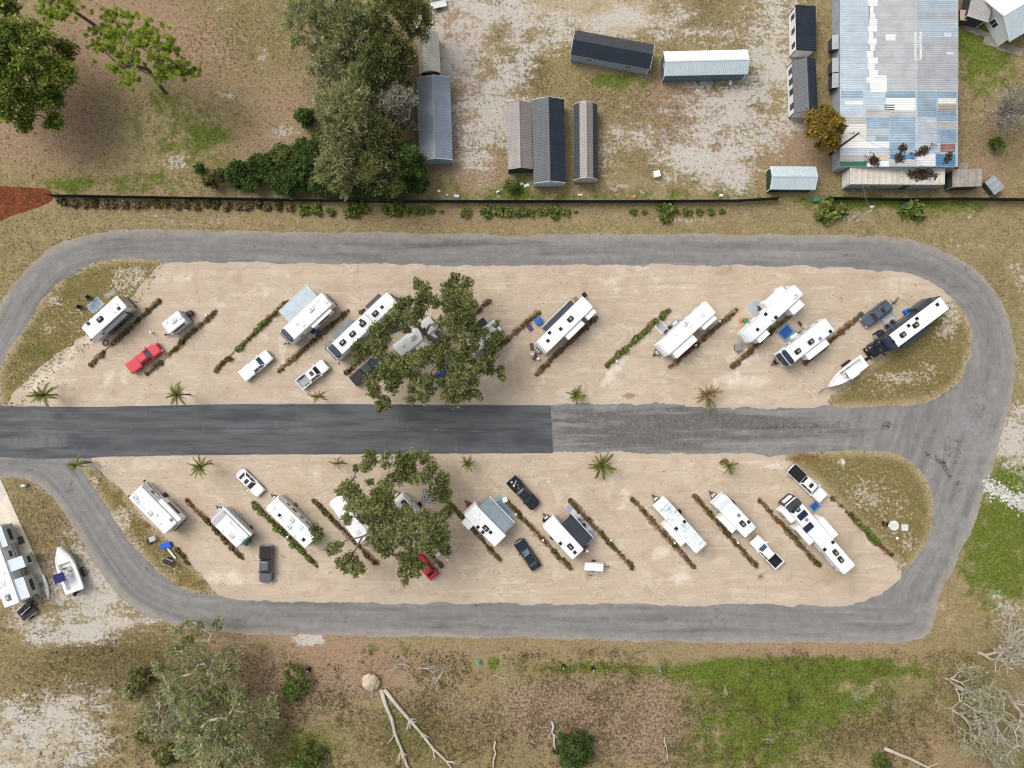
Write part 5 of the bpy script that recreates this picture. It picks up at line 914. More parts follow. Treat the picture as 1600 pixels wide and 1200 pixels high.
tote('deck_box', 'white deck box beside the trailer with the navy front', (1240, 528), 1.2, 1.0, .55, 35, 'plastic_white'); table('camp_table', 'slatted picnic table beside the trailer with the navy front', (1256, 512), 1.3, .6, .72, -50, 'wood_pale'); rug('door_mat', 'narrow dark mat beside the slatted picnic table', (1250, 506), 9, 5, -55, 'mat_brown')
chair('dark camp chair beside the white deck box', (1248, 522), 200)
rug('patio_mat', 'pale grey mat between slate car and black-cab motorhome', (1388, 499), 24, 18, 38, 'mat_grey', 'mat_pale'); chair('black reclining chair on the pale grey mat', (1391, 503), 128); chair('black camp chair between covered grill and pale grey mat', (1383, 510), 128); grill('black covered grill beside the black-cab motorhome', (1369, 522), 35, 'fabric_black', 1.3); tote('storage_bin', 'bright blue bin against the black-cab motorhome', (1415, 488), 1.0, .9, .7, 30, 'tarp_blue', 'bin'); pot('red flowers beside the covered grill', (1377, 518), 'fabric_red', .25, None)
r = empty('bike_rack', (*P(1394, 471, .5), GZ), math.radians(-36), 'black rack on the tail of the slate car', 'rack'); MB().tube([(-.3, 0, .45), (.7, 0, .45)], .04, 5).build('arm', 'black_metal', r); MB().tube([(.35, -.6, .45), (.35, .6, .45)], .03, 5).build('bar', 'black_metal', r); MB().tube([(.4, 0, 0), (.4, 0, 1.0)], .035, 5).build('upright', 'black_metal', r)
bicycle('black bicycle on the rack behind the slate car', (1393.5, 471.5), 50)
# lower row
tote('step_stool', 'white step box at the door of the square-ended camper', (244, 778), .9, .6, .35, -45, 'plastic_white', 'step'); chair('black camp chair by the square-ended camper', (249, 772), -30)
tote('generator', 'white generator on the grassy bank in the junk pile', (241, 841), .9, .7, .6, 20, 'plastic_white', 'generator', 'rv_grey'); table('folded_frame', 'black frame lying beside the white generator', (234, 846), 1.0, .5, .35, -60, 'black_metal', cat='frame')
r = tote('tarp_pile', 'crumpled blue tarp pile at the tail of the camper', (261.5, 851), 1.5, .9, .5, 15, 'tarp_blue', 'tarp')
m = MB(); m.tube([(-1.1, 0, .3), (1.1, 0, .25)], .16, 8); tag(m.build('canvas_roll', 'rv_white', None, loc=at((269, 863)), rz=math.radians(-52)), 'white canvas roll beside the blue tarp', 'canvas roll')
def utility_trailer(label, px, l, w, ang, deck='black_metal', box=None):
    r = empty('utility_trailer', at(px), math.radians(ang), label, 'trailer'); MB().box(-l / 2, l / 2, -w / 2, w / 2, .42, .48).build('deck', deck, r)
    for s in (-1, 1): MB().box(-l / 2, l / 2, s * w / 2 - .03, s * w / 2 + .03, .48, .75).build('side_rail', 'wood_pale' if deck == 'black_metal' else 'galv', r); wheel(r, -.1, s * (w / 2 + .16), .3, .2)
    MB().tube([(l / 2 - .1, 0, .44), (l / 2 + 1.2, 0, .44)], .045, 5).build('tongue', 'black_metal', r); MB().tube([(l / 2 + .9, 0, 0), (l / 2 + .9, 0, .6)], .04, 5).build('jack', 'black_metal', r); MB().tube([(-.1, -w / 2 - .1, .3), (-.1, w / 2 + .1, .3)], .04, 5).build('axle', 'black_metal', r)
    if box: MB().stack([(-l / 2, l / 2, -w / 2 + .02, w / 2 - .02, .1, .5), (-l / 2, l / 2, -w / 2 + .02, w / 2 - .02, .12, 1.25), (-l / 2 + .15, l / 2 - .15, -w / 2 + .15, w / 2 - .15, .1, 1.36)]).build('cargo_box', box, r); MB().box(-l / 2 - .02, -l / 2 + .02, -w / 2 + .1, w / 2 - .1, .55, 1.2).build('rear_door', 'rv_pale', r)
    return r
utility_trailer('black utility trailer with pale rails on the grassy bank', (265, 877), 1.5, .95, -22)
utility_trailer('low white enclosed cargo trailer behind the black-awning trailer', (927, 883), 2.9, 1.25, -4, 'galv', 'plastic_white')
tote('waste_bin', 'green bin at the tail of the grey-nosed trailer', (389, 846), .9, .75, .8, 40, 'plastic_green', 'bin'); rug('door_mat', 'brown mat by the trailer with the green bin', (391.5, 825), 8, 7, 40, 'mat_brown'); table('side_table', 'small black table by the trailer with the green bin', (386, 822), .7, .5, .5, 40, 'fabric_black')
chair('round black camp chair beside the long trailer with the hedge', (472, 805), 60); rug('door_mat', 'brown slatted mat at the long trailer door', (461, 790), 9, 7, 35, 'wood', grid='stripe_brown'); table('side_table', 'little brown table at the long trailer door', (453, 786), .5, .5, .45, 20, 'wood')
rug('door_mat', 'rust brown mat under the leafy tree', (569, 783), 20, 9, 75, 'wood'); rug('outdoor_rug', 'white lattice patterned rug beside the leafy tree', (673, 776), 26, 20, -8, 'mat_brown', None, 'rug', grid='mat_pale')
tote('round_tub', 'white tub on the sand under the leafy tree', (688, 822), .7, .65, .5, 10, 'plastic_white'); chair('white chair beside the hedge near the red car', (685, 865), -60, 'plastic_white', None)
rug('patio_mat', 'steel grey mat beyond the slate awning', (789, 791), 40, 16, -43, 'mat_grey', 'mat_steel'); table('side_table', 'white round-cornered table at the end of the steel grey mat', (789, 780), .75, .75, .5, 20, 'plastic_white')
rug('patio_mat', 'long pale mat beyond the black awning', (911, 812), 64, 18, -42, 'mat_grey', 'mat_pale'); chair('grey armchair on the long pale mat, at its hedge end', (905, 812), -135, 'fabric_grey', None); table('side_table', 'small black table between two chairs on the long pale mat', (912, 819), .5, .5, .5, 0, 'fabric_black'); chair('pale blue armchair at the grill end of the long pale mat', (918, 825), -135, 'rv_pale', None)
grill('red and black kettle grill at the black awning corner', (914, 855), 50, 'fabric_red', .9, 'fabric_red'); chair('black chair at the nose of the black-awning trailer', (852, 811), 30, 'fabric_black')
rug('patio_mat', 'blue grey mat between white pickup and huge fifth-wheel', (1273, 791), 16, 15, 40, 'mat_steel', 'mat_blue')
# clutter in the black pickup bed
bx, by = P(805, 757, .9)
for i, (dx, dy, s, mm) in enumerate(((-.55, .35, .3, 'plastic_white'), (.1, .45, .26, 'rv_grey'), (-.2, -.2, .32, 'plastic_white'), (.45, -.1, .2, 'plastic_orange'), (.0, .1, .22, 'rv_pale'), (.55, -.6, .24, 'fabric_grey'))):
    o = MB().stack([(-s / 2, s / 2, -s * .4, s * .4, .03, 0), (-s / 2, s / 2, -s * .4, s * .4, .05, s), (-s * .35, s * .35, -s * .3, s * .3, .04, s * 1.15)]).build('bucket', mm, None, loc=(bx + dx, by + dy, .69), rz=i)
    tag(o, ['larger white container in the black pickup bed', 'grey container in the black pickup bed', 'squat white container in the middle of the black pickup bed', 'small orange container in the black pickup bed', 'pale blue-grey container in the black pickup bed', 'dark grey container in the black pickup bed'][i], 'container', 'containers in the black pickup bed')
# septic covers in the lower right grass
def disc(r, z0, z1, n=24): m = MB(); m.loft([[(r * math.cos(2 * PI * i / n), r * math.sin(2 * PI * i / n), z) for i in range(n)] for r, z in ((r, z0), (r, z1 - .03), (r - .05, z1))]); return m
r = empty('septic_lid', at((1396, 821)), 0, 'round pale concrete tank lid in the grass', 'tank lid'); disc(.78, 0, .22).build('lid', 'concrete_pale', r); MB().tube([(-.15, 0, .22), (-.15, 0, .3), (.15, 0, .3), (.15, 0, .22)], .02, 5).build('handle', 'steel', r); MB().box(-1.0, -.7, -.2, .2, 0, .16).build('collar', 'rv_white', r)
r = empty('pump_box', at((1382, 818)), math.radians(-20), 'small dark pump box beside the round lid', 'pump box'); MB().stack([(-.4, .4, -.3, .3, .05, 0), (-.4, .4, -.3, .3, .05, .4)]).build('case', 'trim_black', r); MB().box(-.3, -.1, -.2, .2, .4, .46).build('cover', 'stripe_brown', r)
r = empty('concrete_cover', at((1413, 824)), 0, 'square white concrete cover beside the round lid', 'cover'); MB().stack([(-.5, .5, -.48, .48, .05, 0), (-.5, .5, -.48, .48, .05, .18)]).build('slab', 'concrete_pale', r); MB().box(-.08, .08, -.03, .03, .18, .22).build('handle', 'steel', r)
r = empty('valve_cover', at((1402, 841)), 0, 'small white valve cap in the grass', 'valve cap'); disc(.18, 0, .12, 12).build('cap', 'plastic_white', r); disc(.24, 0, .05, 12).build('collar', 'concrete_pale', r)
r = empty('concrete_cover', at((1317, 722)), .3, 'small pale cover in the grass behind the white pickup', 'cover'); MB().stack([(-.3, .3, -.25, .25, .05, 0), (-.3, .3, -.25, .25, .05, .12)]).build('slab', 'concrete_pale', r); MB().box(-.06, .06, -.03, .03, .12, .15).build('handle', 'steel', r)
# by the concrete pad
rug('door_mat', 'dark brown mat on the concrete pad', (33, 844), 12, 10, -67, 'mat_brown').location.z = .075
kayak('paddle_board', 'white board with a purple pattern beside the concrete pad', (54, 903), (63, 926), .75, 'plastic_white', 'paddle board', 'purple'); kayak('kayak', 'long white kayak lying beside the open boat', (69, 896), (78, 934), .72, 'plastic_white', 'kayak', 'rv_pale')
m = MB(); ringm(m, (0, 0, .16), .36, .15, 'z', 16); tag(m.build('swim_ring', 'fabric_red', None, loc=at((52, 922))), 'red swim ring beside the paddle board', 'swim ring')
r = utility_trailer('black skeletal trailer beside the jet ski', (47, 956), 2.6, 1.5, 38)
r = empty('jet_ski', (*P(40, 949, .8), .5), math.radians(42), 'black and white jet ski on its trailer', 'jet ski'); m = MB()
m.loft([[(x, -w, .3), (x, -w * .7, .02), (x, w * .7, .02), (x, w, .3), (x, w * .6, z), (x, -w * .6, z)] for x, w, z in ((-1.4, .45, .45), (-.6, .55, .55), (.3, .55, .75), (1.0, .4, .65), (1.5, .08, .45))]); m.build('hull', 'paint_black', r); MB().stack([(-1.0, .1, -.22, .22, .1, .5), (-.95, .05, -.16, .16, .1, .85)]).build('seat', 'fabric_black', r); MB().tube([(.25, -.35, .98), (.35, 0, .95), (.25, .35, .98)], .03, 5).build('handlebar', 'trim_grey', r); MB().tube([(.35, 0, .7), (.33, 0, .96)], .05, 5).build('steering_column', 'trim_black', r)
for s in (-1, 1): MB().stack([(-1.2, .8, *sorted((s * .4, s * .5)), .03, .5), (-1.2, .8, *sorted((s * .4, s * .5)), .03, .54)]).build('deck_stripe', 'plastic_white', r)
grill('small black grill in the grass corner', (41, 758), 10, 'black_metal', .7, 'rv_pale')
# yard odds and ends
tote('storage_box', 'white cube box alone on the sales yard', (1025, 274), .95, .9, .8, 15, 'plastic_white'); tote('storage_box', 'small blue crate beside a bush at the fence', (1414, 322), .9, .7, .5, 5, 'plastic_blue'); tote('storage_box', 'green tub at the end of the barn fence', (1273, 313), .9, .6, .5, 0, 'plastic_green')
utility_trailer('grey trailer frame beside the small cream shed and tree belt', (686, 9), 2.4, 1.3, 12, 'galv')
for i, (q, l, w, a, mm) in enumerate((((823, 290), .9, .5, 20, 'plastic_white'), ((815, 288), .6, .35, 10, 'plastic_white'), ((714, 307), .8, .5, -10, 'rv_pale'), ((907, 305), .7, .3, 0, 'plastic_white'), ((686, 299), .5, .4, 0, 'plastic_white'), ((778, 300), .5, .3, 30, 'plastic_white'), ((1141, 129), .45, .7, 0, 'plastic_white'), ((1091, 142), .7, .2, -30, 'plastic_white'), ((1127, 306), .6, .4, 0, 'plastic_white'), ((513, 331), .6, .8, 0, 'plastic_white'), ((699, 305), .4, .3, 0, 'plastic_white'), ((991, 308), .6, .6, 45, 'plastic_orange'))):
    m = MB(); l /= 2; w /= 2; m.stack([(-l, l, -w, w, .05, 0), (-l * 1.02, l * .9, -w * .9, w, .06, .16), (-l * .6, l * .7, -w * .6, w * .5, .05, .24)]); tag(m.build('scrap', mm, None, loc=at(q, 0), rz=math.radians(a)), ['large white scrap in the green patch by the navy-roofed shed', 'small white scrap beside a round bush at the shed foot', 'pale grey-blue scrap at the fence beside the steel-blue shed', 'white scrap at the fence beside the gambrel shed', 'white scrap in the dirt beside the steel-blue shed', 'white scrap at the fence beside the taupe shed', 'white step block at the wall of the white-roofed shed', 'thin white strip in the dirt beside the white-roofed shed', 'white scrap at the fence beside the bare tracks', 'white block among the shrubs along the belt fence', 'tiny white scrap under the steel-blue shed', 'small orange sign plate lying beside the mesh fence'][i], 'litter', 'litter on the sales yard')
def riser(label, px, mm, grp='utility risers on the verge'):
    r = empty('utility_riser', at(px, 0), 0, label, 'utility post', grp); MB().tube([(0, 0, 0), (0, 0, 1.1)], .09, 8).build('post', mm, r); MB().stack([(-.2, .2, -.3, .3, .05, .0), (-.2, .2, -.3, .3, .05, .55)]).build('meter_box', 'trim_black' if mm != 'plastic_teal' else mm, r); disc(.1, 1.1, 1.18, 10).build('cap', 'plastic_white' if mm != 'plastic_teal' else mm, r)
riser('black utility post with a white cap on the verge beside the fallen trees', (484, 1045), 'trim_black'); riser('black utility post with a white cap on the verge beside the fallen trees', (926, 1043), 'trim_black'); riser('small green utility riser on the verge beside the fallen trees', (749, 1033), 'plastic_teal', None); riser('grey utility stub on the verge beside the fallen trees', (880, 1040), 'trim_grey', None)
# meter posts between the lots
for q, lab in (((843, 537), 'at the reddish strip by the black-awning trailer'), ((962, 565), 'in the dense green hedge'), ((1085, 540), 'by the plain white trailer'), ((1122, 503), 'at the tail end of the plain white trailer'), ((452, 837), 'in the green strip beside the long trailer'), ((771, 846), 'behind the slate awning trailer'), ((806, 802), 'at the end of the steel grey mat'), ((848, 842), 'by the nose of the black-awning trailer'), ((953, 842), 'in the strip beside the long pale mat'), ((1052, 846), 'behind the weathered blue-roofed trailer'), ((1150, 846), 'behind the grey-nosed trailer'), ((240, 520), 'between the cargo camper and red pickup'), ((326, 493), 'in the strip beside the cargo camper'), ((612, 842), 'under the leafy tree'), ((700, 872), 'near the red car')):
    r = empty('power_pedestal', at(q), .8, 'small grey hookup post ' + lab, 'post', 'hookup posts along the planting strips'); MB().box(-.12, .12, -.1, .1, 0, .95).build('post', 'galv', r); MB().box(-.15, .15, -.13, .13, .95, 1.02).build('hood', 'rv_white', r)
# ------------------------------------------------------------------ vegetation
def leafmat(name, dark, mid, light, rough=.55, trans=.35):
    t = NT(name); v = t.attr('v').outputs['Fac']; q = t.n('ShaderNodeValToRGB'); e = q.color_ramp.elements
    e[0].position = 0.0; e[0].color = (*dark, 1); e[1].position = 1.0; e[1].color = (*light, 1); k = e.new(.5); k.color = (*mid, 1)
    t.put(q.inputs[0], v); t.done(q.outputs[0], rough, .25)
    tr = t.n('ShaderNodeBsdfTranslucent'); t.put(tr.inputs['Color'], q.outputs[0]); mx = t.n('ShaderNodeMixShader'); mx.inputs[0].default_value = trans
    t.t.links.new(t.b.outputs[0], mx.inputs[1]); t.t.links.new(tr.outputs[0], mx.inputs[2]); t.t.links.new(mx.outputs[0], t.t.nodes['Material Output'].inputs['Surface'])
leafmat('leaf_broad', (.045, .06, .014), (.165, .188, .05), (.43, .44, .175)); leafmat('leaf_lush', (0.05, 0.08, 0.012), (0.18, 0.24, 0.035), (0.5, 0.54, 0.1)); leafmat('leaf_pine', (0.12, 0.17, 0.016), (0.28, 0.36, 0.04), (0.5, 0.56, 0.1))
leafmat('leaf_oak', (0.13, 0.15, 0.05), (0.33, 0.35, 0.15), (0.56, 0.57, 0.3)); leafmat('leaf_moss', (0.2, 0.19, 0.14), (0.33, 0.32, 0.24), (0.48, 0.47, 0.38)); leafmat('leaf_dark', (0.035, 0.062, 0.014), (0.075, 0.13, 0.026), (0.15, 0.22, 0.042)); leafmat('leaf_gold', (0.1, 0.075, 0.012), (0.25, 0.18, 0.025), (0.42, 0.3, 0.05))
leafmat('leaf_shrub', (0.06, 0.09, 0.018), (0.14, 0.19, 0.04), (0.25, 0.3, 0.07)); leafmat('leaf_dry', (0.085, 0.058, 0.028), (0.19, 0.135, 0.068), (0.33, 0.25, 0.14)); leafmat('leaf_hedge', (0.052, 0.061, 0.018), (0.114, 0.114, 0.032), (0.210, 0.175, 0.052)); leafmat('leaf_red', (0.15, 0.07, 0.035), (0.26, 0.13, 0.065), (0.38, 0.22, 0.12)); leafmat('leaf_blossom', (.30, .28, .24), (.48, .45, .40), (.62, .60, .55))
leafmat('frond_green', (0.07, 0.095, 0.016), (0.17, 0.195, 0.035), (0.34, 0.33, 0.09)); leafmat('frond_dry', (0.175, 0.108, 0.038), (0.315, 0.201, 0.079), (0.473, 0.333, 0.149)); leafmat('leaf_litter', (.03, .02, .012), (.10, .065, .038), (.2, .14, .09), trans=0)
mk('bark_grey', (.20, .18, .155), .9, var=.25, bump=.4); mk('bark_pale', (.46, .42, .34), .9, var=.2, bump=.3); mk('bark_brown', (.11, .08, .055), .9, var=.3, bump=.4); mk('bark_dark', (.05, .04, .03), .9, var=.3); mk('root_soil', (.50, .40, .28), .95, var=.2, bump=.6)

def leaf_mesh(name, C, size, mat, elong=1.6, v=None, dirs=None, up=.8, rng=RNG, flat=0.0):
    n = len(C); U = rng.normal(size=(n, 3)) if dirs is None else dirs + rng.normal(size=(n, 3)) * .35
    if flat: U[:, 2] *= (1 - flat)
    U /= np.linalg.norm(U, axis=1)[:, None]; N = rng.normal(size=(n, 3)); N[:, 2] += up * 2.5; W = np.cross(U, N); W /= np.linalg.norm(W, axis=1)[:, None] + 1e-9
    s = (size * (.65 + .7 * rng.random(n)))[:, None]
    V = np.empty((n, 4, 3)); V[:, 0] = C - U * s * elong; V[:, 1] = C - W * s; V[:, 2] = C + U * s * elong; V[:, 3] = C + W * s
    if v is None: v = rng.random(n)
    return np_mesh(name, V.reshape(-1, 3), np.arange(n * 4).reshape(n, 4), M[mat], attrs=dict(v=np.repeat(np.clip(v, 0, 1), 4)))

def cloud(c, r, n, flat=.7, sub=6, rng=RNG, sig=.27):
    """leaf positions bunched round a few twig ends inside a lobe"""
    k = rng.normal(size=(sub, 3)); k /= np.linalg.norm(k, axis=1)[:, None]; k *= r * (.25 + .65 * rng.random((sub, 1))); k[:, 2] *= flat
    idx = rng.integers(0, sub, n); return np.array(c) + k[idx] + rng.normal(size=(n, 3)) * r * sig * np.array([1, 1, flat])

class Limbs:
    def __init__(s, base, fork, r0):
        s.n = [Vector(base), Vector(fork)]; s.par = [-1, 0]; s.r0 = r0
    def grow(s, targets, rng, sag=.12, pull=.45):
        f = s.n[1]
        for T in sorted(targets, key=lambda q: (Vector(q) - f).length):
            T = Vector(T); best = min(range(1, len(s.n)), key=lambda i: (s.n[i] - T).length + pull * (s.n[i] - f).length); a = s.n[best]; L = (T - a).length
            mid = a.lerp(T, .5) + Vector((rng.uniform(-1, 1), rng.uniform(-1, 1), rng.uniform(-.2, 1))) * L * sag
            s.n.append(mid); s.par.append(best); s.n.append(T); s.par.append(len(s.n) - 2)
    def mesh(s, m=None, rmin=.03):
        n = len(s.n); w = [0.0] * n
        for i in range(n - 1, 0, -1):
            w[i] += .5; w[s.par[i]] += w[i]
        R = [max(rmin, s.r0 * math.sqrt(max(q, .5) / max(w[0], 1))) for q in w]; m = m or MB()
        for i in range(1, n):
            p = s.par[i]; ra = min(R[p], R[i] * 1.35) if p > 0 else R[p] * 1.15
            m.tube([s.n[p], s.n[i]], [ra, R[i]], 6 if R[i] > .12 else 4, False)
        return m

def tree(name, label, base, lobes, mat, r0=.35, fork=3.0, per=110, size=.16, bark='bark_grey', elong=1.6, group=None, seed=1, radial=0.0, flat=.7, twigs=4, cat='tree', bright=.0, pull=.45, sub=6, tw=.02, sig=.27, vn=.22):
    """lobes: (x, y, z, radius) in metres, world"""
    rng = np.random.default_rng(seed); rr = random.Random(seed); r = empty(name, (base[0], base[1], 0), 0, label, cat, group); B = Vector((base[0], base[1], 0))
    T = [Vector(l[:3]) - B for l in lobes]; lb = Limbs((0, 0, -.05), (rr.uniform(-.2, .2), rr.uniform(-.2, .2), fork), r0); lb.grow(T, rr, pull=pull); m = lb.mesh(rmin=.035)
    for t_, l in zip(T, lobes):
        for _ in range(twigs):
            d = Vector((rr.uniform(-1, 1), rr.uniform(-1, 1), rr.uniform(-.2, .7))); m.tube([t_, t_ + d * l[3] * .5 + Vector((0, 0, .1)), t_ + d * l[3] * .95], [tw * 1.4, tw, tw * .6], 3, False)
    m.build('trunk', bark, r, True); C = []; v = []; D = []
    for t_, l in zip(T, lobes):
        n = max(10, int(per * (l[3] / 1.0) ** 2)); c = cloud(t_, l[3], n, flat, max(3, int(sub * l[3])), rng, sig); C.append(c); v.append(np.clip(rr.uniform(.2, .7) + bright + rng.normal(size=n) * vn, 0, 1))
        if radial: d = c - np.array((0, 0, fork)); d /= np.linalg.norm(d, axis=1)[:, None] + 1e-6; D.append(d)
    C = np.concatenate(C); o = add('crown', leaf_mesh('crown', C, size, mat, elong, np.concatenate(v), np.concatenate(D) if radial else None, rng=rng), r)
    return r

def zoomlobes(L, ox, oy, sc, zfun, cx, cy):
    out = []
    for x, y, q in L:
        px, py = ox + x / sc, oy + y / sc; d = math.hypot(px - cx, py - cy) * S; z = zfun(d); wx, wy = P(px, py, z); out.append((wx, wy, z, q / sc * S * 1.2))
    return out
def dome(c, rpx, n, z0, z1, lr, seed, ry=None, hollow=.3):
    """lobes over a dome whose outline is seen at photo pixel c with radius rpx"""
    rr = random.Random(seed); out = []; ry = ry or rpx; zc = (z0 + z1) / 2
    for i in range(n):
        t_ = math.sqrt((i + .5) / n); a = i * 2.39996 + rr.uniform(-.4, .4); t_ = min(1, t_ * rr.uniform(.88, 1.08)); z = z0 + (z1 - z0) * math.sqrt(max(0, 1 - t_ * t_ * .95)) * rr.uniform(.8, 1.05)
        q = lr * rr.uniform(.7, 1.25); px = c[0] + math.cos(a) * t_ * (rpx - q / S * .8); py = c[1] + math.sin(a) * t_ * (ry - q / S * .8); wx, wy = P(px, py, zc); out.append((wx, wy, z, q))
    return out
def base_of(c, z): return P(c[0], c[1], z)

T4 = [(620, 200, 45), (660, 250, 45), (640, 320, 60), (690, 300, 40), (740, 330, 40), (880, 150, 35), (960, 200, 45), (840, 210, 45), (820, 280, 50), (900, 270, 60), (960, 310, 60), (880, 350, 60), (980, 380, 60), (820, 370, 40), (1010, 350, 35), (960, 470, 60), (860, 500, 50), (900, 560, 60), (1010, 520, 50), (880, 440, 50), (780, 480, 40), (500, 350, 50), (450, 420, 60), (400, 480, 60), (330, 530, 60), (350, 590, 60), (560, 420, 50), (620, 400, 50), (540, 330, 40), (290, 640, 50), (210, 400, 20), (190, 660, 50), (250, 680, 45), (600, 470, 40), (520, 520, 40), (170, 740, 40), (330, 700, 50), (410, 760, 60), (360, 830, 60), (290, 900, 60), (300, 980, 50), (370, 1060, 50), (350, 1100, 30), (450, 870, 60), (420, 950, 50), (520, 770, 60), (560, 850, 50), (480, 800, 50), (600, 760, 60), (640, 720, 60), (570, 960, 35), (560, 1040, 35), (640, 1020, 45), (610, 900, 50), (700, 960, 45), (690, 880, 40), (700, 700, 50), (760, 760, 60), (830, 700, 60), (880, 760, 60), (950, 720, 60), (1010, 650, 50), (940, 830, 60), (870, 870, 60), (990, 890, 50), (900, 940, 50), (830, 980, 50), (870, 1040, 45), (960, 990, 45), (1040, 1000, 40), (1050, 800, 60), (1120, 820, 40), (1130, 740, 50), (1200, 830, 35), (1220, 880, 30), (1150, 620, 60), (1200, 560, 35), (1080, 560, 40), (1180, 490, 25), (1010, 590, 45), (800, 640, 40), (780, 900, 40)]
tree('shade_tree', 'big open-crowned tree spreading over campers, kayaks and the blue car', P(683, 532), zoomlobes(T4, 520, 400, 4.615, lambda d: 10.5 - .028 * d * d, 683, 532), 'leaf_broad', .42, 3.2, 560, .085, group='trees on the lots', seed=4, sub=24, flat=.8, twigs=9, sig=.15, vn=.34, tw=.03)
T5 = [(940, 60, 45), (900, 130, 50), (960, 100, 35), (1060, 60, 35), (1050, 120, 35), (830, 150, 25), (1180, 70, 50), (1160, 130, 60), (1250, 60, 45), (1330, 70, 50), (1140, 200, 60), (1220, 160, 60), (1260, 220, 50), (1380, 150, 50), (1340, 210, 50), (1480, 220, 45), (1440, 270, 50), (1500, 320, 45), (1400, 330, 50), (1480, 370, 40), (780, 280, 55), (740, 320, 50), (820, 330, 50), (930, 250, 30), (1050, 280, 55), (1000, 340, 55), (960, 400, 55), (850, 390, 50), (1060, 380, 50), (900, 460, 50), (800, 430, 45), (1000, 450, 60), (960, 530, 60), (1040, 520, 60), (1100, 470, 50), (880, 520, 40), (760, 520, 40), (980, 610, 60), (1050, 600, 60), (1010, 690, 55), (1090, 680, 55), (1130, 600, 55), (1060, 750, 50), (940, 680, 40), (1170, 520, 50), (1200, 450, 40), (1260, 500, 45), (1300, 560, 45), (1230, 600, 45), (1340, 480, 40), (1380, 560, 50), (1440, 520, 50), (1470, 620, 50), (1400, 640, 50), (1320, 660, 45), (1460, 700, 50), (1490, 760, 40), (1380, 730, 45), (1300, 740, 40), (1200, 690, 50), (1250, 780, 45), (1170, 800, 45), (1200, 860, 50), (1260, 850, 50), (1170, 920, 40), (1190, 980, 30), (1260, 920, 40), (1310, 860, 40), (640, 740, 40), (690, 720, 40), (530, 600, 40), (550, 650, 40), (720, 840, 45), (790, 810, 45), (830, 870, 50), (770, 880, 40), (850, 900, 40), (820, 930, 25)]
tree('shade_tree', 'tall leafy tree with a stray limb spreading over the red car and three campers', P(607, 815), zoomlobes(T5, 380, 700, 4.706, lambda d: 10.0 - .03 * d * d, 607, 815), 'leaf_broad', .40, 3.0, 560, .085, group='trees on the lots', seed=5, bright=.05, sub=24, flat=.8, twigs=9, sig=.15, vn=.34, tw=.03)
# pine in the field
TP = [(560, 110, 45), (620, 100, 40), (690, 110, 40), (540, 150, 40), (600, 160, 45), (660, 160, 45), (520, 200, 40), (580, 210, 45), (650, 220, 45), (770, 130, 40), (760, 180, 45), (830, 190, 40), (720, 200, 40), (500, 240, 30), (550, 270, 40), (620, 280, 45), (690, 270, 40), (740, 250, 40), (800, 230, 45), (870, 230, 40), (900, 250, 30), (860, 290, 40), (800, 300, 30), (640, 330, 40), (600, 370, 30), (690, 340, 30), (690, 415, 35), (650, 430, 20), (820, 410, 30), (840, 360, 35), (890, 350, 40), (940, 340, 35), (1000, 365, 25), (960, 370, 30), (870, 390, 30)]
def pine(label, base, L, ox, oy, sc, zf, cx, cy, seed):
    lob = zoomlobes(L, ox, oy, sc, zf, cx, cy); rr = random.Random(seed); rng = np.random.default_rng(seed); r = empty('pine_tree', (*base, 0), 0, label, 'tree'); B = Vector((*base, 0)); T = [Vector(l[:3]) - B for l in lob]
    top = sum(T, Vector()) / len(T); lb = Limbs((0, 0, -.05), (top.x * .45, top.y * .45, top.z * .62), .26); lb.grow(T, rr, .06); lb.mesh(rmin=.05).build('trunk', 'bark_brown', r, True); C = []; D = []; v = []
    for t_, l in zip(T, lob):
        for _ in range(11):
            k = np.array(t_) + rng.normal(size=3) * l[3] * np.array((.5, .5, .3)); n = 40; d = rng.normal(size=(n, 3)); d[:, 2] = np.abs(d[:, 2]) * .7; d /= np.linalg.norm(d, axis=1)[:, None]; C.append(k + d * .26); D.append(d); v.append(np.clip(rr.uniform(.25, .75) + rng.normal(size=n) * .2, 0, 1))
    C = np.concatenate(C); D = np.concatenate(D); U = D; add('crown', leaf_mesh('crown', C, .06, 'leaf_pine', 4.2, np.concatenate(v), D * 6, rng=rng), r)
pine('bright green pine leaning over the brown field', P(258, 145), TP, 0, 0, 3.333, lambda d: 12.0 - .05 * d * d, 225, 75, 3)
pine('pine with loose tufts beside the bright green pine', P(146, 38), [(260, 30, 40), (300, 60, 40), (340, 20, 40), (290, 90, 35), (380, 40, 30), (240, 70, 30), (320, -30, 50), (260, -40, 50), (380, -30, 45)], 0, 0, 3.333, lambda d: 13.0 - .05 * d * d, 95, 5, 6)
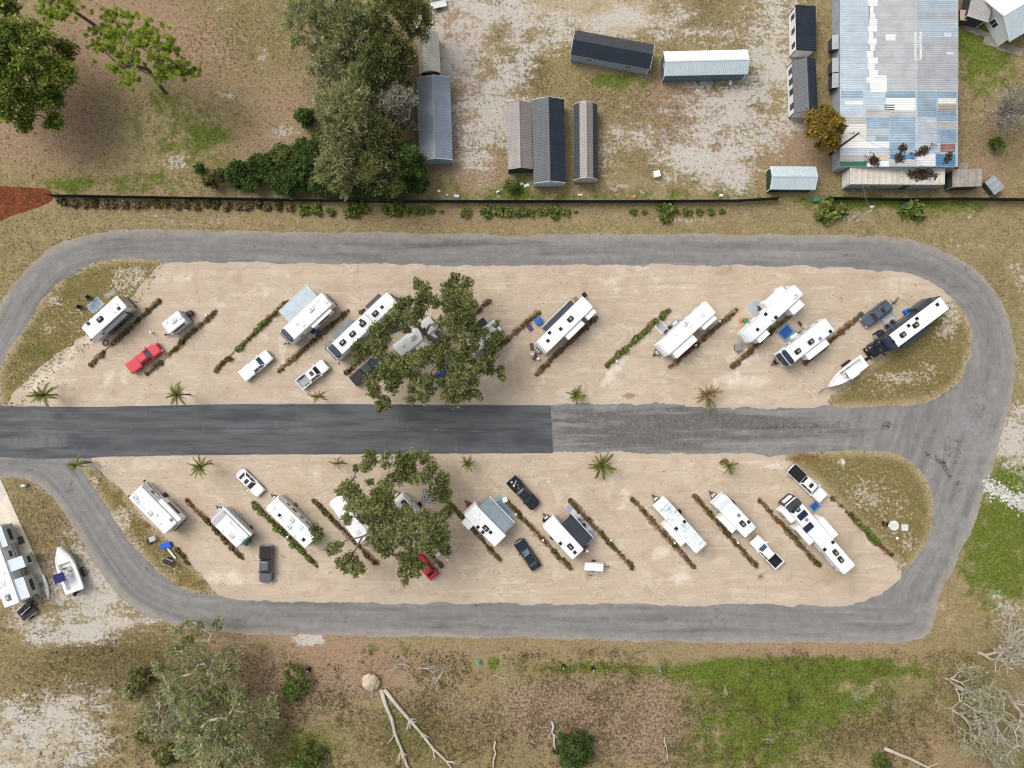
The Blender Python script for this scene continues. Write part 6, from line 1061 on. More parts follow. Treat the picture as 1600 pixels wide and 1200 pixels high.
# dense trees, upper left and the belt beside the sheds
tree('broadleaf_tree', 'dense dark green tree casting shade on the brown field', P(58, 150), dome((22, 112), 86, 85, 4, 14, 1.5, 8, 92), 'leaf_lush', .55, 3.5, 330, .125, 'bark_brown', seed=8, flat=.8)
tree('broadleaf_tree', 'young green tree next to the dense dark green tree', P(30, 25), dome((14, 12), 18, 8, 4, 9, .9, 9), 'leaf_lush', .2, 2.5, 150, .16, 'bark_brown', seed=9)
belt = [('oak_tree', 'sparse pale oak on the field side of the tree belt', (482, 38), 46, 26, 3, 8, 1.1, 'leaf_oak', 60), ('oak_tree', 'grey olive oak between the dark oak and the sparse pale oak', (556, 52), 50, 40, 4, 11, 1.2, 'leaf_oak', 115), ('oak_tree', 'tall dark oak shading the small cream shed', (622, 36), 62, 48, 4, 12, 1.3, 'leaf_broad', 120), ('oak_tree', 'rounded olive oak beside the head of the steel-blue shed', (602, 104), 54, 42, 4, 11, 1.2, 'leaf_broad', 170), ('oak_tree', 'thin greyish oak on the field side of the belt', (520, 108), 40, 26, 3, 9, 1.1, 'leaf_oak', 80), ('oak_tree', 'broad feathery pale oak in the middle of the belt', (552, 182), 62, 50, 4, 12, 1.2, 'leaf_oak', 115), ('oak_tree', 'ashen moss-hung oak against the steel-blue shed', (622, 168), 40, 26, 4, 10, 1.0, 'leaf_moss', 110), ('oak_tree', 'low olive oak behind the dark fence bushes', (532, 258), 46, 36, 3, 9, 1.1, 'leaf_oak', 115), ('oak_tree', 'upright green oak leaning on the fence', (598, 262), 44, 36, 3, 10, 1.1, 'leaf_broad', 170), ('oak_tree', 'small olive oak filling the gap between feathery and rounded oaks', (575, 122), 38, 26, 4, 10, 1.1, 'leaf_oak', 120), ('oak_tree', 'green oak between the feathery oak and the evergreen', (596, 216), 40, 30, 4, 10, 1.1, 'leaf_broad', 130), ('oak_tree', 'olive oak in the belt close behind the sparse pale oak', (520, 22), 44, 30, 4, 10, 1.1, 'leaf_oak', 110), ('broadleaf_tree', 'glossy dark evergreen between belt and steel-blue shed', (634, 252), 30, 26, 3, 8, 1.0, 'leaf_dark', 190)]
for i, (nm, lab, c, rp, n, z0, z1, lr, mm, per) in enumerate(belt):
    pos = base_of(c, (z0 + z1) / 2); tree(nm, lab, pos, dome(c, rp, n, z0, z1, lr, 40 + i), mm, .3, 2.2, per * 2, .095 if mm != 'leaf_dark' else .11, 'bark_pale' if mm in ('leaf_oak', 'leaf_moss') else 'bark_grey', 3.0 if mm in ('leaf_oak', 'leaf_moss') else 1.8, 'trees in the belt beside the sheds', 40 + i, .8 if mm != 'leaf_dark' else 0, .8, 6, tw=.045, bright=.08)
bushes = [((392, 282), 20, 'leaf_dark'), ((430, 274), 24, 'leaf_dark'), ((466, 272), 26, 'leaf_dark'), ((522, 284), 26, 'leaf_shrub'), ((578, 294), 22, 'leaf_dark'), ((610, 296), 22, 'leaf_shrub'), ((632, 284), 22, 'leaf_dark'), ((500, 225), 22, 'leaf_shrub'), ((330, 285), 12, 'leaf_hedge'), ((312, 264), 8, 'leaf_dark'), ((372, 272), 24, 'leaf_dark'), ((410, 262), 26, 'leaf_dark'), ((443, 246), 26, 'leaf_shrub'), ((482, 246), 32, 'leaf_dark'), ((448, 284), 26, 'leaf_dark'), ((500, 285), 24, 'leaf_dark'), ((477, 184), 18, 'leaf_dark'), ((655, 285), 18, 'leaf_dark'), ((560, 292), 20, 'leaf_dark'), ((346, 275), 12, 'leaf_hedge')]
blab = ['dark bush filling in before the twig fan', 'broad dark bush in the middle of the belt bushes', 'dark bush crowding the large dark bush', 'mid green bush under the low olive oak', 'dark bush on the fence line beside the upright oak', 'mid green bush on the fence line near the evergreen', 'dark bush tucked beside the evergreen', 'mid green bush at the flank of the feathery oak', 'thin olive bush close to the fence end of the belt', 'tiny dark bush alone by the tree belt fence', 'dark bush at the outer end of the belt bushes', 'dark bush with a bare twig fan beside it', 'mid green bush rising behind the dark bushes', 'large dark bush at the foot of the feathery oak', 'dark bush pressed against the fence', 'dark bush under the low olive oak', 'small dark bush on the field side of the belt', 'dark bush at the foot of the evergreen', 'dark bush between two fence oaks', 'thin olive bush beside the belt bushes']
for i, (c, rp, mm) in enumerate(bushes):
    z1 = 1.2 + rp * .09; tree('bush', blab[i], base_of(c, z1 / 2), dome(c, rp, max(6, int(rp * rp / 26)), .5, z1, .75, 70 + i), mm, .1, .4, 300, .11, 'bark_brown', group='bushes along the tree belt', seed=70 + i, cat='bush', twigs=2)
tree('broadleaf_tree', 'yellowing olive tree between the charcoal shed and the barn', P(1281, 222), dome((1289, 201), 33, 34, 2.5, 7, .95, 88, 38), 'leaf_gold', .2, 1.8, 300, .11, 'bark_brown', seed=88)
# lower left oaks and brush
tree('oak_tree', 'olive oak beside the loop road with bare outer twigs', base_of((318, 1045), 6), dome((308, 1040), 80, 34, 2.0, 8, 1.15, 91, 74), 'leaf_oak', .3, 2.0, 125, .10, 'bark_pale', 2.4, None, 91, .7, .8, 7, tw=.035)
tree('oak_tree', 'low scrubby oak beside the pale weeds near the loop road', base_of((262, 1120), 4), dome((258, 1118), 56, 30, 1.5, 5, 1.2, 93, 50), 'leaf_oak', .2, 1.2, 35, .10, 'bark_pale', 2.4, None, 93, .7, .8, 7, tw=.035)
tree('oak_tree', 'largest feathery pale oak beyond the olive oak by the loop road', base_of((352, 1138), 6), dome((345, 1140), 88, 42, 2.0, 9, 1.2, 92, 80), 'leaf_oak', .32, 2.2, 135, .10, 'bark_pale', 3.0, None, 92, .8, .8, 8, tw=.04, bright=.08)
low = [((219, 1058), 20, 'leaf_broad', 'olive bush in the weeds beside the olive oak'), ((205, 1080), 18, 'leaf_oak', 'pale bush in the weeds next to the olive bush'), ((225, 1149), 16, 'leaf_broad', 'round olive bush in the pale weeds'), ((259, 1182), 22, 'leaf_broad', 'olive bush beside the feathery oak with pale twigs'), ((259, 1082), 14, 'leaf_oak', 'small pale bush under the olive oak'), ((462, 1068), 24, 'leaf_shrub', 'upright dark green bush beside the utility post'), ((480, 1190), 28, 'leaf_shrub', 'green bush between the feathery oak and the fallen trunks'), ((896, 1172), 34, 'leaf_dark', 'dark green bush behind the pale snag'), ((1378, 1192), 16, 'leaf_shrub', 'green tuft bush at the pale log'), ((800, 290), 15, 'leaf_shrub', 'round bush at the foot of the navy-roofed shed'), ((1556, 225), 14, 'leaf_shrub', 'green bush at the foot of the bare tree by the barn'), ((1240, 1096), 10, 'leaf_shrub', 'low green clump in the green meadow')]
for i, (c, rp, mm, lab) in enumerate(low):
    z1 = .9 + rp * .07; tree('bush', lab, base_of(c, z1 / 2), dome(c, rp, max(7, int(rp * rp / 24)), .3, z1, .7, 170 + i, ry=rp * (1.6 if i == 5 else .9)), mm, .08, .3, 280, .10, 'bark_brown', seed=170 + i, cat='bush', twigs=3)
# bare trees
def bare(name, label, base, L, r0, seed, depth=6, spread=.75, moss=None, lean=(0, 0), bark='bark_pale', horiz=False, group=None, nm=900, cat='tree', wid=1.0, up=.25):
    rr = random.Random(seed); r = empty(name, (base[0], base[1], 0), 0, label, cat, group); m = MB(); tips = []
    def g(p, d, l, rad, k):
        if k == depth and not horiz: l *= .7
        q = p + d * l * .5 + Vector((rr.uniform(-1, 1), rr.uniform(-1, 1), rr.uniform(-.6, .6))) * l * .10; e = q + (d + Vector((rr.uniform(-1, 1), rr.uniform(-1, 1), rr.uniform(-.3, .3))) * .25) * l * .5
        if horiz: q.z = max(q.z, .12); e.z = max(e.z, .1)
        m.tube([p, q, e], [rad, rad * .85, rad * .68], 6 if rad > .08 else 4 if rad > .03 else 3, False)
        if k <= 2: tips.append(e)
        if k == 0: return
        for i in range(3 if rr.random() < .55 or k == depth else 2):
            nd = d + Vector((rr.uniform(-1, 1), rr.uniform(-1, 1), rr.uniform(-.3, .3) if horiz else rr.uniform(-.45, .55) + up * .3)) * spread; nd.normalize(); g(e if i < 2 else q, nd, l * rr.uniform(.68, .95) * (1.35 if k == depth and not horiz else 1), rad * rr.uniform(.60, .78), k - 1)
    d0 = Vector((lean[0], lean[1], 0 if horiz else 1)).normalized(); g(Vector((0, 0, .25 if horiz else -.05)), d0, L, r0, depth); m.build('trunk', bark, r, True)
    if moss:
        rng = np.random.default_rng(seed); t_ = np.array([tuple(v) for v in tips]); C = t_[rng.integers(0, len(t_), nm)] + rng.normal(size=(nm, 3)) * .28; add('crown', leaf_mesh('crown', C, .085, moss, 2.2, rng=rng), r)
    return r
bare('bare_tree', 'bare silvery tree with sparse olive leaves near the loop road bend', P(1478, 1060), 2.9, .24, 301, 6, 1.0, 'leaf_oak', bark='bark_pale', nm=1100, group='bare trees by the loop road bend')
bare('bare_tree', 'tall bare tree with whitish blossom beside the road corner', P(1530, 1020), 3.1, .30, 302, 6, 1.0, 'leaf_blossom', bark='bark_pale', nm=420, group='bare trees by the loop road bend')
bare('bare_tree', 'largest bare tree, with long pale crooked limbs', P(1560, 1078), 3.8, .40, 303, 6, 1.05, 'leaf_moss', (-.25, .1), 'bark_pale', nm=900, group='bare trees by the loop road bend')
bare('bare_tree', 'mossy bare tree behind the tree with long pale limbs', P(1545, 1160), 3.4, .32, 304, 6, 1.05, 'leaf_moss', bark='bark_pale', nm=1400, group='bare trees by the loop road bend')
bare('bare_tree', 'spreading bare tree between the silvery tree and the pale log', P(1490, 1110), 2.8, .24, 311, 6, 1.0, 'leaf_oak', bark='bark_pale', nm=1000, group='bare trees by the loop road bend')
bare('bare_tree', 'bare grey oak on the grass beside the barn', P(1560, 192), 2.6, .32, 305, 6, 1.2, 'leaf_moss', bark='bark_grey', nm=500, up=-.4)
bare('bare_tree', 'leafless ashen tree on the field side of the belt', base_of((500, 128), 4), 2.0, .14, 306, 6, .85, 'leaf_moss', bark='bark_pale', nm=300)
bare('bare_tree', 'thin leafless tree standing through the olive oak', base_of((290, 1095), 4), 2.2, .14, 307, 6, .85, None, bark='bark_pale')
bare('dead_brush', 'bare twig fan lying over the fence bushes', P(390, 285), 1.6, .06, 308, 4, .6, None, (.3, .8), 'bark_pale', True, cat='brush')
# fallen wood on the verge beside the fallen trees
def fallen(label, a, b, r0, seed, br=7):
    A, B = Vector((*P(*a), .3)), Vector((*P(*b), .22)); r = empty('fallen_trunk', (A.x, A.y, 0), 0, label, 'log', 'fallen trunks on the verge beside the fallen trees'); rr = random.Random(seed); d = B - A; m = MB(); pts = []
    for i in range(7): t_ = i / 6; pts.append(Vector((0, 0, .3)) + Vector((d.x * t_, d.y * t_, 0)) + Vector((rr.uniform(-.2, .2), rr.uniform(-.2, .2), rr.uniform(-.05, .08))) * (1 if 0 < i < 6 else 0))
    m.tube(pts, [r0 * (1 - .5 * i / 6) for i in range(7)], 8); m.build('trunk', 'bark_pale', r, True)
    n = Vector((d.x, d.y, 0)).normalized(); pr = Vector((-n.y, n.x, 0))
    for k in range(br):
        t_ = rr.uniform(.35, 1); p = pts[min(5, int(t_ * 6))]; q = n * rr.uniform(.4, 1) + pr * rr.uniform(-1, 1) + Vector((0, 0, rr.uniform(0, .3))); l = rr.uniform(.8, 2.0); w = MB(); w.tube([p, p + q * l * .5 + pr * rr.uniform(-.2, .2), p + q * l], [r0 * .35, r0 * .25, .02], 5)
        for _ in range(2): q2 = q + pr * rr.uniform(-.9, .9); w.tube([p + q * l * .5, p + q * l * .5 + q2 * l * .5], [r0 * .16, .015], 4)
        w.build('branch', 'bark_pale', r, True)
    return r
fallen('straight fallen trunk running down from the root ball', (596, 1076), (643, 1215), .34, 1); fallen('longer slanting fallen trunk beside the straight one', (601, 1076), (715, 1212), .32, 2, 10); fallen('pale log lying in the green meadow', (1380, 1168), (1462, 1203), .30, 3, 2); fallen('thin grey pole lying between fallen trunks and snag', (774, 1156), (771, 1215), .16, 4, 0); fallen('short pale snag in front of the dark green bush', (862, 1126), (868, 1174), .2, 5, 4); fallen('short broken stick in the pink weeds', (1038, 1150), (1042, 1185), .1, 6, 3)
rr = random.Random(3); m = MB(); secs = []
for j in range(7):
    z = .02 + 1.5 * j / 6; R_ = 1.35 * math.sin(PI * (.18 + .8 * j / 6)); secs.append([(R_ * math.cos(2 * PI * i / 14) * rr.uniform(.8, 1.15), R_ * math.sin(2 * PI * i / 14) * rr.uniform(.8, 1.15), z) for i in range(14)])
m.loft(secs); r = empty('root_ball', (*P(580, 1063), 0), 0, 'sandy root ball of the fallen trees', 'root ball'); m.build('soil', 'root_soil', r)
for k in range(8): a = rr.uniform(0, 6.28); MB().tube([(math.cos(a) * .8, math.sin(a) * .8, .8), (math.cos(a) * 1.4, math.sin(a) * 1.4, .7), (math.cos(a + .3) * 1.9, math.sin(a + .3) * 1.9, .3)], [.1, .06, .02], 5).build('root', 'bark_brown', r)
for i, (q, ln) in enumerate((((655, 1044), (.9, .1)), ((692, 1048), (-.3, -.8)), ((770, 1054), (.9, -.2)), ((640, 1040), (-.9, .2)), ((1030, 1052), (.2, .8)), ((1130, 1068), (.4, -.8)), ((1350, 1092), (-.8, .4)), ((1190, 1155), (1, .1)))):
    bare('dead_brush', ['dead curling branches on the verge beside the loop road', 'dead branch hooked beside the brush heap', 'dead grey branch beside the green riser', 'brush heap of brown twigs beside the root ball', 'short twig where green meadow meets pink weeds', 'brown withered shrub in the green meadow', 'dead twigs beside the silvery bare tree', 'pale twig lying in the green meadow'][i], P(*q), 1.0 if i < 4 else .6, .09 if i < 4 else .05, 320 + i, 4, .8, None, ln, 'bark_pale', True, cat='brush', group='dead branches on the verge beside the fallen trees')
for i, q in enumerate(((1182, 902), (386, 50 + 0), (513, 897), (918, 899), (447, 870), (1042, 733), (225, 803), (1315, 472))):
    if i == 1: continue
    bare('twig', 'small dead twig lying on the sand lot', P(*q), .35, .025, 340 + i, 2, .6, None, (rr.uniform(-1, 1), rr.uniform(-1, 1)), 'bark_dark', True, cat='twig', group='twigs on the sand')

# shrubs in a row south of the fence
def shrub_mesh(name, r, n, mat, seed, size=.1):
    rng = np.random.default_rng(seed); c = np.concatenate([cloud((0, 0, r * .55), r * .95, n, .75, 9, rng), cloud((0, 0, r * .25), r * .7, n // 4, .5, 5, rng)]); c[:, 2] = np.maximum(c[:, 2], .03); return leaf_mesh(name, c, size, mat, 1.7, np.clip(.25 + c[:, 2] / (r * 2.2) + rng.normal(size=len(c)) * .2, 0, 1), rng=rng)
def stems(r): 
    m = MB(); rr = random.Random(9)
    for k in range(5): a = rr.uniform(0, 6.28); m.tube([(0, 0, -.02), (math.cos(a) * r * .4, math.sin(a) * r * .4, r * .8)], [.03, .012], 4)
    return m
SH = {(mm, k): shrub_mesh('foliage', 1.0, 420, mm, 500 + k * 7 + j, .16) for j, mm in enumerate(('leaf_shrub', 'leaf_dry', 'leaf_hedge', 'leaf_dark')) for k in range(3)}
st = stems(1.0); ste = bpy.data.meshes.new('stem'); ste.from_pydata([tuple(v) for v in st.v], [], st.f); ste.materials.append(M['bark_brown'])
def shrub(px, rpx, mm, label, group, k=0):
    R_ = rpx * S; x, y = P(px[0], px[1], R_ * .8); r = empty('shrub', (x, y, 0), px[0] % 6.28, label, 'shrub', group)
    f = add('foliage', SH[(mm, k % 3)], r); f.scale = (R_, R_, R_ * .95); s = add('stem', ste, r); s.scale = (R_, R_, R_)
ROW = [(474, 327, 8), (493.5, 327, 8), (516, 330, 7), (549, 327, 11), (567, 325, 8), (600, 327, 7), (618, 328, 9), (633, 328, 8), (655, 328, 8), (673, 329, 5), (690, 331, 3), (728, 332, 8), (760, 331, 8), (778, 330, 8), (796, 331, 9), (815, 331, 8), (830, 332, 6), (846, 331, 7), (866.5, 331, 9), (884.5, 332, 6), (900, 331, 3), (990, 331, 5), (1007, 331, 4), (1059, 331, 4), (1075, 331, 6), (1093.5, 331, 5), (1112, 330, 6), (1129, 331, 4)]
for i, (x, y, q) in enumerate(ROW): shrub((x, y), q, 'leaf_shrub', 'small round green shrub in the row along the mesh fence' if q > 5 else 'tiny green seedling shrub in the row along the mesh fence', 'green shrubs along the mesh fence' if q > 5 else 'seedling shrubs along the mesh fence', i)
shrub((1042, 330), 13, 'leaf_shrub', 'large lone round shrub in the seedling row', None); shrub((1291, 330), 15, 'leaf_shrub', 'larger bush of the touching pair beside the box trailer fence', None, 1); shrub((1315, 328), 12, 'leaf_shrub', 'smaller bush of the touching pair beside the box trailer fence', None, 2); shrub((1430, 328), 15, 'leaf_shrub', 'round bush beside the small blue crate', None)
for i in range(23):
    x = 96 + i * 16 + (i * 7 % 5); g = i in (0, 3, 9, 10, 12, 14, 15, 19, 21); shrub((x, 318 + i * .25 - (3 if g else 0)), 7 if g else 6.5, 'leaf_hedge' if g else 'leaf_dry', 'low olive shrub in the dry row along the mesh fence' if g else 'withered brown shrub in the dry row along the mesh fence', 'olive shrubs in the dry row' if g else 'withered shrubs in the dry row', i)

# planting strips between the lots
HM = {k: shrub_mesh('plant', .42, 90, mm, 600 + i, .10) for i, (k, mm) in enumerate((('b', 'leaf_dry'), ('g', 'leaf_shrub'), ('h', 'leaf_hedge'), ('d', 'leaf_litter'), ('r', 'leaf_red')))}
def strip(label, a, b, pat, wid=1.05, seed=0):
    A, B = Vector(P(*a)), Vector(P(*b)); d = B - A; L = d.length; r = empty('planting_strip', (A.x, A.y, GZ), math.atan2(d.y, d.x), label, 'hedge', 'planting strips between the lots'); rr = random.Random(int(a[0] * 3 + a[1])); m = MB(); n = max(6, int(L / .35)); rows = []
    wob = 0
    for i in range(n + 1):
        x = L * i / n; wob = wob * .85 + rr.uniform(-.09, .09); w = wid / 2 * rr.uniform(.45, 1.2) * (1 if 0 < i < n else .35); gap = pat[min(len(pat) - 1, int(i / (n + 1) * len(pat)))] == '.'
        if gap: w *= .35
        rows.append([(x, wob - w, .0), (x, wob - w * .5, .055), (x, wob, .085), (x, wob + w * .5, .055), (x, wob + w, .0)])
    m.loft(rows, caps=False, closed=False); m.build('mulch_bed', 'mulch', r)
    k = int(L / .58)
    for i in range(k):
        ch = pat[min(len(pat) - 1, int((i + .5) / k * len(pat)))]
        if ch == '.': continue
        if ch == 'b' and rr.random() < .45: ch = rr.choice('hhdh')
        o = add('plant', HM[ch], r, (L * (i + .5) / k + rr.uniform(-.1, .1), rr.uniform(-.1, .1), .05), rr.uniform(0, 6)); s = rr.uniform(.55, 1.25) * (1.15 if ch == 'g' else .9 if ch != 'd' else .7); o.scale = (s, s, s * rr.uniform(.8, 1.2))
SR = [('brown planting strip beside the trailer with the dark slide', (252, 468), (140, 572), 'bbbbbbbbb.bbb'), ('brown planting strip between cargo camper and red pickup lots', (340, 484), (228, 587), 'bbdbbbbbb.bdb'), ('mixed green and brown strip beside the pale awning', (451, 469), (335, 582), 'bbhhgghgg.hhb'), ('brown strip between the pale awning trailer and long motorhome', (546, 484), (434, 582), 'bbhbbhbhbhbbb'), ('strip under the big tree beside the long motorhome', (640, 492), (538, 585), 'bhbbhbhbb'), ('strip ending beside the big tree with dark plants', (766, 468), (660, 566), 'dbdhbbhb'), ('thin brown strip with a pale hose, beside the dark awning trailer', (845, 486), (752, 566), 'hhbbbrbbhhb'), ('reddish strip along the black-awning trailer', (934, 494), (836, 586), 'bbbbhdbdbhdhrr'), ('dense green hedge beside the pale square mat', (1044, 484), (946, 573), 'gg.ggggbggggggggb'), ('brown strip along the plain white trailer', (1153, 483), (1044, 576), 'hbbbbbdbhhrbbbd'), ('dark strip between the long fifth-wheel and the blue rug', (1236, 492), (1141, 575), 'rbdbddbdbbbb'), ('brown strip beside the slate car', (1348, 488), (1255, 570), 'bbbbrbhdbhbb'),
      ('strip with dark plants beside the grey-nosed trailer', (290, 778), (381, 874), 'bdddbhhhhbbbb'), ('green hedge strip beside the long trailer', (394, 784), (497, 886), 'bgggghgggggggghb'), ('brown strip beside the half-hidden trailer', (488, 779), (591, 884), 'bhhbbhhbbbbbb'), ('strip under the leafy tree ending near the red car', (600, 785), (692, 886), 'bhhbhbbbdb'), ('strip between the lattice rug and the slate awning trailer', (697, 780), (783, 876), 'bbbbdbdbhhbb'), ('strip between the black car and the black awning trailer', (791, 783), (893, 889), 'bhhbhhrrrddhhbb'), ('strip beside the long pale mat', (888, 780), (989, 887), 'bhhbhbbhbhhbhhb'), ('strip of separate dark plants beside the weathered trailer', (985, 777), (1087, 888), 'dddhddhddddhddddd'), ('strip ending beside the black-bed pickup', (1082, 772), (1182, 885), 'bbhbhbhhhbbhhbhh'), ('rust brown strip beside the huge fifth-wheel', (1185, 780), (1281, 885), 'rbbbrrhbbdbbbb'), ('green edging hedge along the grass with the round lid', (1299, 777), (1391, 867), 'h.h.hhrgggggghrrh')]
for lab, a, b, pat in SR: strip(lab, a, b, pat)
strip('patch of mulch beside the junk pile on the bank', (275, 855), (297, 884), 'bbb', 1.0)

# palms along the paved road
def frond_mesh(seed, L=1.0):
    rng = random.Random(seed); V = []; Fq = []; vv = []
    def q(a, b, c, d, v): i = len(V); V.extend([a, b, c, d]); Fq.append([i, i + 1, i + 2, i + 3]); vv.extend([v] * 4)
    pts = [(L * t_, 0, .42 * L * math.sin(t_ * 1.9) - .30 * L * t_ * t_) for t_ in [i / 8 for i in range(9)]]
    for a, b in zip(pts, pts[1:]): w = .045 * (1.2 - a[0] / L); q((a[0], -w, a[2]), (b[0], -w * .8, b[2]), (b[0], w * .8, b[2]), (a[0], w, a[2]), .35)
    for i in range(1, 9):
        for s in (-1, 1):
            p = pts[i]; l = .30 * L * math.sin(PI * min(.95, .25 + .7 * i / 9)); tip = (p[0] + l * .85, s * l * .5, p[2] - .05 * l + rng.uniform(-.05, .05) * L); w = .05; q((p[0] - w, 0, p[2]), (p[0] + l * .4 - w, s * l * .22, p[2] + .02), tip, (p[0] + l * .4 + w * 1.6, s * l * .2, p[2] + .02), rng.uniform(.2, .95))
    return V, Fq, vv
FR = {}
for mm in ('frond_green', 'frond_dry'):
    for k in range(3): V, Fq, vv = frond_mesh(k); FR[(mm, k)] = np_mesh('frond', V, Fq, M[mm], attrs=dict(v=vv))
def palm(label, px, R_, h, dry=0.0, n=30, group='palms along the paved road', seed=0):
    x, y = P(px[0], px[1], h); rr = random.Random(seed + int(px[0])); r = empty('palm', (x, y, .01), 0, label, 'palm', group); m = MB(); rad = .11
    m.tube([(0, 0, -.03), (rr.uniform(-.05, .05), .03, h * .5), (0, 0, h)], [rad * 1.3, rad, rad * 1.2], 8); m.build('trunk', 'bark_brown', r)
    for k in range(n):
        mm = 'frond_dry' if rr.random() < dry else 'frond_green'; o = add('frond', FR[(mm, k % 3)], r, (0, 0, h - .05)); s = R_ * S * rr.uniform(.6, 1.15) * .98; o.scale = (s, s * rr.uniform(.6, .95), s); o.rotation_euler = (rr.uniform(-.15, .15), rr.uniform(-.7, .75) if k > n * .3 else rr.uniform(-1.15, -.5), k * 2.39996 + rr.uniform(-.2, .2))
palm('green palm where the sand lot narrows beside the grass island', (70, 617), 20, 2.7); palm('green palm by the paved road nearest the red pickup', (278, 617), 19, 3.8, .1); palm('withered sparse palm beside the white open-bed pickup', (497, 620), 15, 2.6, .9, 18); palm('palm half under the big tree at the paved road', (702, 619), 16, 2.4, .1); palm('compact round green palm at the end of the fresh asphalt', (900, 617), 15, 1.3, 0, 36); palm('large browning palm by the gravel road', (1104, 617), 22, 1.5, .6, 26)
palm('half dry palm at the road fork', (120, 726), 16, 3.5, .35, 22); palm('green palm between the square-ended camper and white sedan', (315, 728), 20, 3.4); palm('small star-shaped palm beside the leafy tree', (528, 724), 12, 2.6, 0, 20); palm('small palm beside the fresh asphalt near the black pickup', (732, 724), 13, 1.6, .1, 26); palm('big full green palm beside the gravel road near the weathered trailer', (939, 727), 22, 1.6, 0, 40); palm('little palm beside a red-brown shrub beside the gravel road', (1139, 729), 14, 1.4, .1, 24)
o = empty('shrub', (*P(1130, 721), 0), 0, 'red-brown withered shrub beside the little palm', 'shrub'); f = add('foliage', HM['r'], o); f.scale = (1.5, 1.5, 1.2); s = add('stem', ste, o); s.scale = (.4, .4, .4)
o = empty('shrub', (*P(697, 798), 0), 0, 'yellow-green shrub at the end of the lattice rug', 'shrub'); f = add('foliage', HM['g'], o); f.scale = (2.2, 2.2, 1.6); s = add('stem', ste, o); s.scale = (.6, .6, .6)

# leaf piles on the barn and box trailer roofs
def pile(label, px, rx, ry, z, ang, n=220):
    rng = np.random.default_rng(int(px[0] * 7)); x, y = P(px[0], px[1], z); c = rng.normal(size=(n, 3)) * np.array((rx * S * .45, ry * S * .45, .05)); c[:, 2] = np.abs(c[:, 2]) + .07; o = add('leaf_pile', leaf_mesh('leaf_pile', c, .13, 'leaf_litter', 1.4, rng.random(n) * .6, up=1.0, rng=rng), None, (x, y, z), math.radians(ang)); tag(o, label, 'leaf pile', 'dead leaf piles on the roofs', 'stuff')
for lab, q, rx, ry, z, a in (('small dark leaf pile on the blue sheets of the barn roof', (1410, 232), 5, 5, 4.2, 0), ('dark leaf pile on the grey sheet at the barn eave', (1406, 247), 8, 7, 4.15, 0), ('long slanting leaf pile across the barn ridge', (1441, 237), 15, 6, 4.45, 25), ('leaf pile on the deep blue corner sheet', (1480, 247), 9, 4, 3.8, 50), ('leaf pile beside the green corner sheets', (1366, 252), 10, 8, 3.65, -20)): pile(lab, q, rx, ry, z + .05, a)
pile('thick rotting leaf pile on the box trailer roof', (1439, 273), 20, 7, 2.93, 0, 500)

# ------------------------------------------------------------------ ground cover nobody could count
def inpoly(x, y, polypx): return poly_sdf(x, y, wobble([P(*q) for q in polypx], 1)) > 0
rng = np.random.default_rng(77); N = 150000; x = rng.uniform(-88, 88, N); y = rng.uniform(-66, 66, N)
road = inpoly(x, y, ROAD); isl = inpoly(x, y, GR_UL) | inpoly(x, y, GR_UR) | inpoly(x, y, GR_LL) | inpoly(x, y, GR_LR); red = inpoly(x, y, [(-30, 293), (40, 291), (78, 294), (88, 312), (70, 322), (40, 332), (0, 346), (-30, 356)]) | inpoly(x, y, [(-60, 745), (2, 750), (71, 906), (20, 935), (-60, 940)])
wh = np.maximum(gw('white', x, y), gw('pale', x, y)); keep = (~road | isl) & ~red & (rng.random(N) > np.where(isl, .1, np.maximum(wh * 1.1, gw('brown', x, y) * .8))) & (fbm(x, y, .5, 3, 5) + rng.random(N) * .5 > .62)
x, y, isl = x[keep], y[keep], isl[keep]; n = len(x); gr = np.where(isl, .35, gw('green', x, y)); br_ = np.where(isl, .1, gw('brown', x, y)); pk = np.where(isl, 0, gw('pink', x, y)); rnd = rng.random(n)
col = np.array((.27, .215, .105)) * (1 - gr - 0)[:, None] + np.array((.12, .16, .03)) * gr[:, None]; col = col * (1 - br_ * .7)[:, None] + np.array((.28, .18, .10)) * (br_ * .7)[:, None]; col = col * (1 - pk * .8)[:, None] + np.array((.26, .18, .12)) * (pk * .8)[:, None]; col = col * (.7 + .9 * rnd)[:, None]
blades = 3; a = rng.uniform(0, 6.283, (n, blades)); h = rng.uniform(.07, .24, (n, blades)); ln = rng.uniform(.08, .28, (n, blades)); w = .035 + .04 * rng.random((n, blades))
V = np.empty((n, blades, 3, 3)); ca, sa = np.cos(a), np.sin(a); zz = np.where(isl, .018, 0.0)[:, None]
V[..., 0, 0] = x[:, None] - sa * w; V[..., 0, 1] = y[:, None] + ca * w; V[..., 0, 2] = zz; V[..., 1, 0] = x[:, None] + sa * w; V[..., 1, 1] = y[:, None] - ca * w; V[..., 1, 2] = zz; V[..., 2, 0] = x[:, None] + ca * ln; V[..., 2, 1] = y[:, None] + sa * ln; V[..., 2, 2] = zz + h
t = NT('tuft_mat'); t.done(t.attr('tc').outputs['Color'], .8, .1)
cc = np.repeat(np.concatenate([col, np.ones((n, 1))], 1), blades * 3, 0)
tag(add('grass_tufts', np_mesh('grass_tufts', V.reshape(-1, 3), np.arange(n * blades * 3).reshape(-1, 3), M['tuft_mat'], cattrs=dict(tc=cc))), 'scattered short grass and weed tufts over the fields', 'grass', kind='stuff')
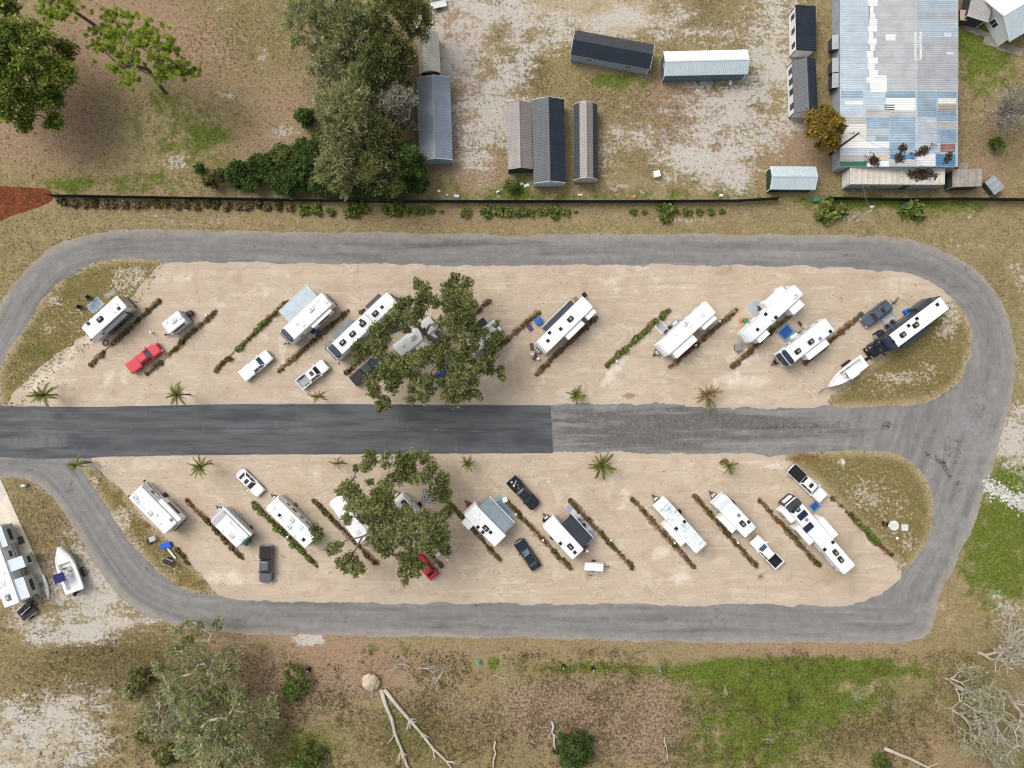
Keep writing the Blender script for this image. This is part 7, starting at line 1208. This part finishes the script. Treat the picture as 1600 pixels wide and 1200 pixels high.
# taller weeds on the rough weedy field
N = 16000; x = rng.uniform(-80, 75, N); y = rng.uniform(-64, -36, N); k = (~inpoly(x, y, ROAD)) & (y < -41.5 + np.where(x < -60, 8, 0)) & (rng.random(N) > gw('white', x, y) * 1.3) & (fbm(x, y, .22, 3, 8) + rng.random(N) * .35 > .66); x, y = x[k], y[k]; m_ = 7
x = np.repeat(x, m_) + rng.normal(size=len(x) * m_) * .3; y = np.repeat(y, m_) + rng.normal(size=len(y) * m_) * .3; z = rng.uniform(.02, .16, len(x)); gr = gw('green', x, y)
for nm, sel, mm in (('green_weeds', rng.random(len(x)) < .25 + gr * .7, 'leaf_hedge'), ('dry_weeds', None, 'leaf_dry')):
    sel_ = sel if sel is not None else ~prev; prev = sel_; tag(add(nm, leaf_mesh(nm, np.stack([x, y, z], 1)[sel_], .07, mm, 1.8, rng=rng)), 'low ' + nm.replace('_', ' ') + ' on the rough weedy field', 'weeds', kind='stuff')
# leaf litter and specks on the sand
N = 5200; px = rng.uniform(20, 1470, N); py = np.where(rng.random(N) < .5, rng.uniform(418, 628, N), rng.uniform(716, 938, N)); x = (px - 800) * S; y = (600 - py) * S; k = (inpoly(x, y, SAND_UP) | inpoly(x, y, SAND_LOW)) & ((fbm(x, y, .3, 3, 12) > .52) | (np.hypot(px - 640, py - 800) < 110) | (rng.random(N) < .15)); x, y = x[k], y[k]
tag(add('leaf_litter', leaf_mesh('leaf_litter', np.stack([x, y, np.full(len(x), .03)], 1), .05, 'leaf_litter', 1.8, up=3, flat=.9, rng=rng)), 'fallen leaves and specks scattered on the sand', 'leaf litter', kind='stuff')
mk('slab_pale', (.52, .50, .46), .9, var=.3, scale=1.5, bump=.3)
# white rubble swale at the right edge
m = MB(); rr = random.Random(21)
for i in range(900):
    t_ = rr.random(); px = 1538 + t_ * 75 + rr.uniform(-3, 3); py = 757 + t_ * 38 + rr.gauss(0, 7); x, y = P(px, py); s = rr.choice((.06, .09, .12, .2)) * rr.uniform(.8, 1.3); a = rr.uniform(0, 3); q = [(math.cos(a + j * PI / 2.5) * s * rr.uniform(.7, 1.1), math.sin(a + j * PI / 2.5) * s * rr.uniform(.7, 1.1)) for j in range(5)]
    m.loft([[(x + u, y + v, 0) for u, v in q], [(x + u * .95, y + v * .95, s * .5) for u, v in q], [(x + u * .5, y + v * .5, s * .8) for u, v in q]])
tag(m.build('rubble_stones', 'slab_pale'), 'white rubble stones in a swale beside the road', 'stones', kind='stuff')
